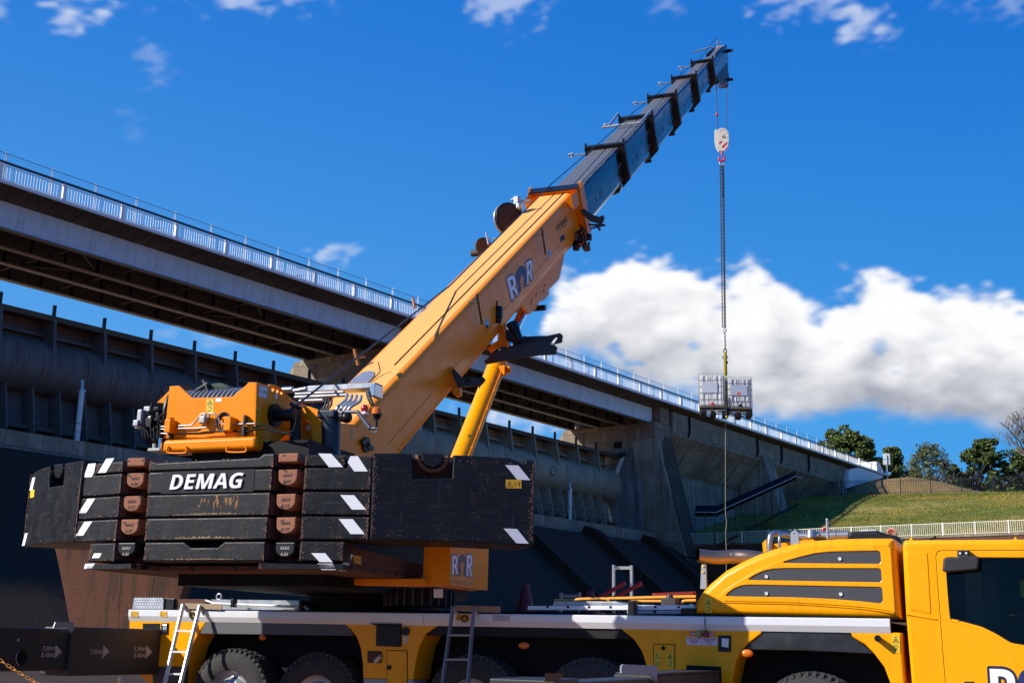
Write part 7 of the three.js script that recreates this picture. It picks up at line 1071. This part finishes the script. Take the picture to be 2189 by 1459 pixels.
// ================================================================== SMALL THINGS about the crane
for (const [n, l, p] of [['steel_hurdle', 'tall grey steel hurdle standing on the deck behind the red bars', [[1312, 1207], [1312, 1284], [1350, 1284], [1350, 1208]]], ['steel_hurdle', 'low grey steel hurdle showing just above the deck, left of the red bars', [[1199, 1267], [1199, 1287], [1238.5, 1287], [1238.5, 1266]]]]) {
  const t = thing(n, l, 'hurdle', T), q = p.map(([x, y]) => T.z(x, y, -2.6)), y0 = 2.16; for (const k of [0, 3]) part('post', rb(q[k][0] - 0.022, q[k][0] + 0.022, y0, q[k][1], -2.63, -2.58, 0.006), M.galv, t);
  part('cross_bar', bb(q[0][0], q[3][0], q[0][1] - 0.075, q[0][1] - 0.025, -2.62, -2.59), M.galv, t); if (p[0][1] < 1250) part('yellow_clip', rb(q[3][0] - 0.03, q[3][0] + 0.03, T.z(1350, 1278, -2.6)[1], T.z(1350, 1274, -2.6)[1], -2.65, -2.56, 0.01), M.stickerYellow, t); rebase(t); }
for (const [l, a, b] of [['red steel bar leaning on the deck, left of its twin', [1273, 1281], [1337, 1245.5]], ['red steel bar leaning on the deck, right of its twin', [1302, 1283], [1372, 1246.5]]]) { const t = thing('red_bar', l, 'steel bar', T); part('bar', [beam(T.z(...a, -2.3), T.z(...b, -2.3), 0.03, 0.065)], M.redPaint, t); part('flange', [beam(T.z(a[0], a[1] + 1.2, -2.28), T.z(b[0], b[1] + 1.2, -2.28), 0.05, 0.012)], std(lin(0.70, 0.10, 0.10), 0.5), t); rebase(t); }
{ const t = thing('hose_bundle', 'orange pipes and red hoses lying along the deck in front of the hood', 'hoses', T);
  part('pipe', [tube([[1225, 1286], [1232, 1281.5], [1250, 1280], [1330, 1278.5], [1420, 1276], [1488, 1275]].map(([x, y]) => T.z(x, y, -1.5)), 0.026, 40, 8)], M.pipeOrange, t); part('pipe', [tube([[1350, 1284], [1420, 1284.5], [1430, 1285]].map(([x, y]) => T.z(x, y, -1.3)), 0.02, 20, 8)], M.pipeOrange, t); part('pipe', [tube([[1272, 1280], [1295, 1279.5], [1303, 1283]].map(([x, y]) => T.z(x, y, -1.4)), 0.024, 16, 8)], M.pipeOrange, t); part('pipe', [tube([[1456, 1289], [1464, 1284], [1488, 1283]].map(([x, y]) => T.z(x, y, -1.2)), 0.024, 16, 8)], M.pipeOrange, t); part('pipe', bar(T.z(1185, 1283, -1.6), T.z(1254, 1282, -1.6), 0.02), M.pipeOrange, t);
  const co = []; for (let k = 0; k < 17; k++) { const q = T.z(1403 + 5 * k, 1274 - 0.2 * k, -1.9); co.push(new THREE.TorusGeometry(0.045, 0.009, 6, 14).rotateY(0.9).translate(...q)); } part('coiled_hose', co, std(lin(0.45, 0.04, 0.02), 0.5), t);
  part('hose', tube([[1395, 1270], [1440, 1268.5], [1488, 1266.5]].map(([x, y]) => T.z(x, y, -1.95)), 0.02, 16, 7), std(lin(0.28, 0.02, 0.015), 0.5), t); part('bollard', [new THREE.CylinderGeometry(0.045, 0.07, 0.09, 16).translate(...T.z(1432, 1277, -1.1)), rb(...(([a, b]) => [a - 0.11, a + 0.12, b - 0.06, b + 0.06])(T.z(1432, 1287, -1.1)), -1.2, -1.0, 0.01)], M.darkGrey, t); rebase(t); }
for (const [l, x, y0, y1] of [['red and white traffic cone with shade painted in, behind the deck, left one', 1124, 1247, 1283], ['red traffic cone with shade painted in, behind the deck, beside the red bars', 1262, 1261, 1283]]) { const t = thing('traffic_cone', l, 'traffic cone', T), a = T.z(x, y0, -2.7), y = 2.16, H = a[1] - y; part('body', lathe([[0.03, H], [0.05, H], [0.17, 0.03], [0.2, 0.0], [0, 0]], 20).translate(a[0], y, -2.7), std(lin(0.16, 0.008, 0.01), 0.6), t); part('band', lathe([[0.085, H * 0.62], [0.125, H * 0.36], [0.122, H * 0.36]], 20).translate(a[0], y, -2.7), M.galv, t); part('foot', bb(a[0] - 0.2, a[0] + 0.2, y, y + 0.03, -2.9, -2.5), M.blackPart, t); rebase(t); }  // cone red darkened to paint in shade that does not reach it
{ const P = atDepth(-60, 1368, 12), Q2 = atDepth(190, 1512, 12), F = new Frame(V(P.x, 0, P.z), 0), t = thing('yellow_chain', 'yellow barrier chain crossing the bottom left corner', 'chain', F), a = F.loc(P), b = F.loc(Q2), l = []; const n = 6; let prev = a; for (let k = 1; k <= n; k++) { const u = k / n, p = [mix(a[0], b[0], u), mix(a[1], b[1], u) - 0.05 * Math.sin(Math.PI * u), mix(a[2], b[2], u)]; l.push(...chainGeo(prev, p, 0.042, 0.0062)); prev = p; } part('links', l, M.chainYellow, t); rebase(t); }
{ const q = T.z(912, 1459, 1.2), t = thing('white_marker', 'small white and orange marker plate at the bottom edge beside the outrigger', 'marker', T), p = T.zs([[252, 1446], [257, 1446], [254, 1480], [244, 1480]], 0.9); part('plate', ext(p, 0.88, 0.9), M.whiteWorn, t); part('stripe', ext(T.zs([[247.5, 1454], [252, 1453], [250, 1459], [246, 1459]], 0.905), 0.901, 0.905), M.pipeOrange, t); rebase(t); void q; }
camera.updateProjectionMatrix();
renderer.render(scene, camera);
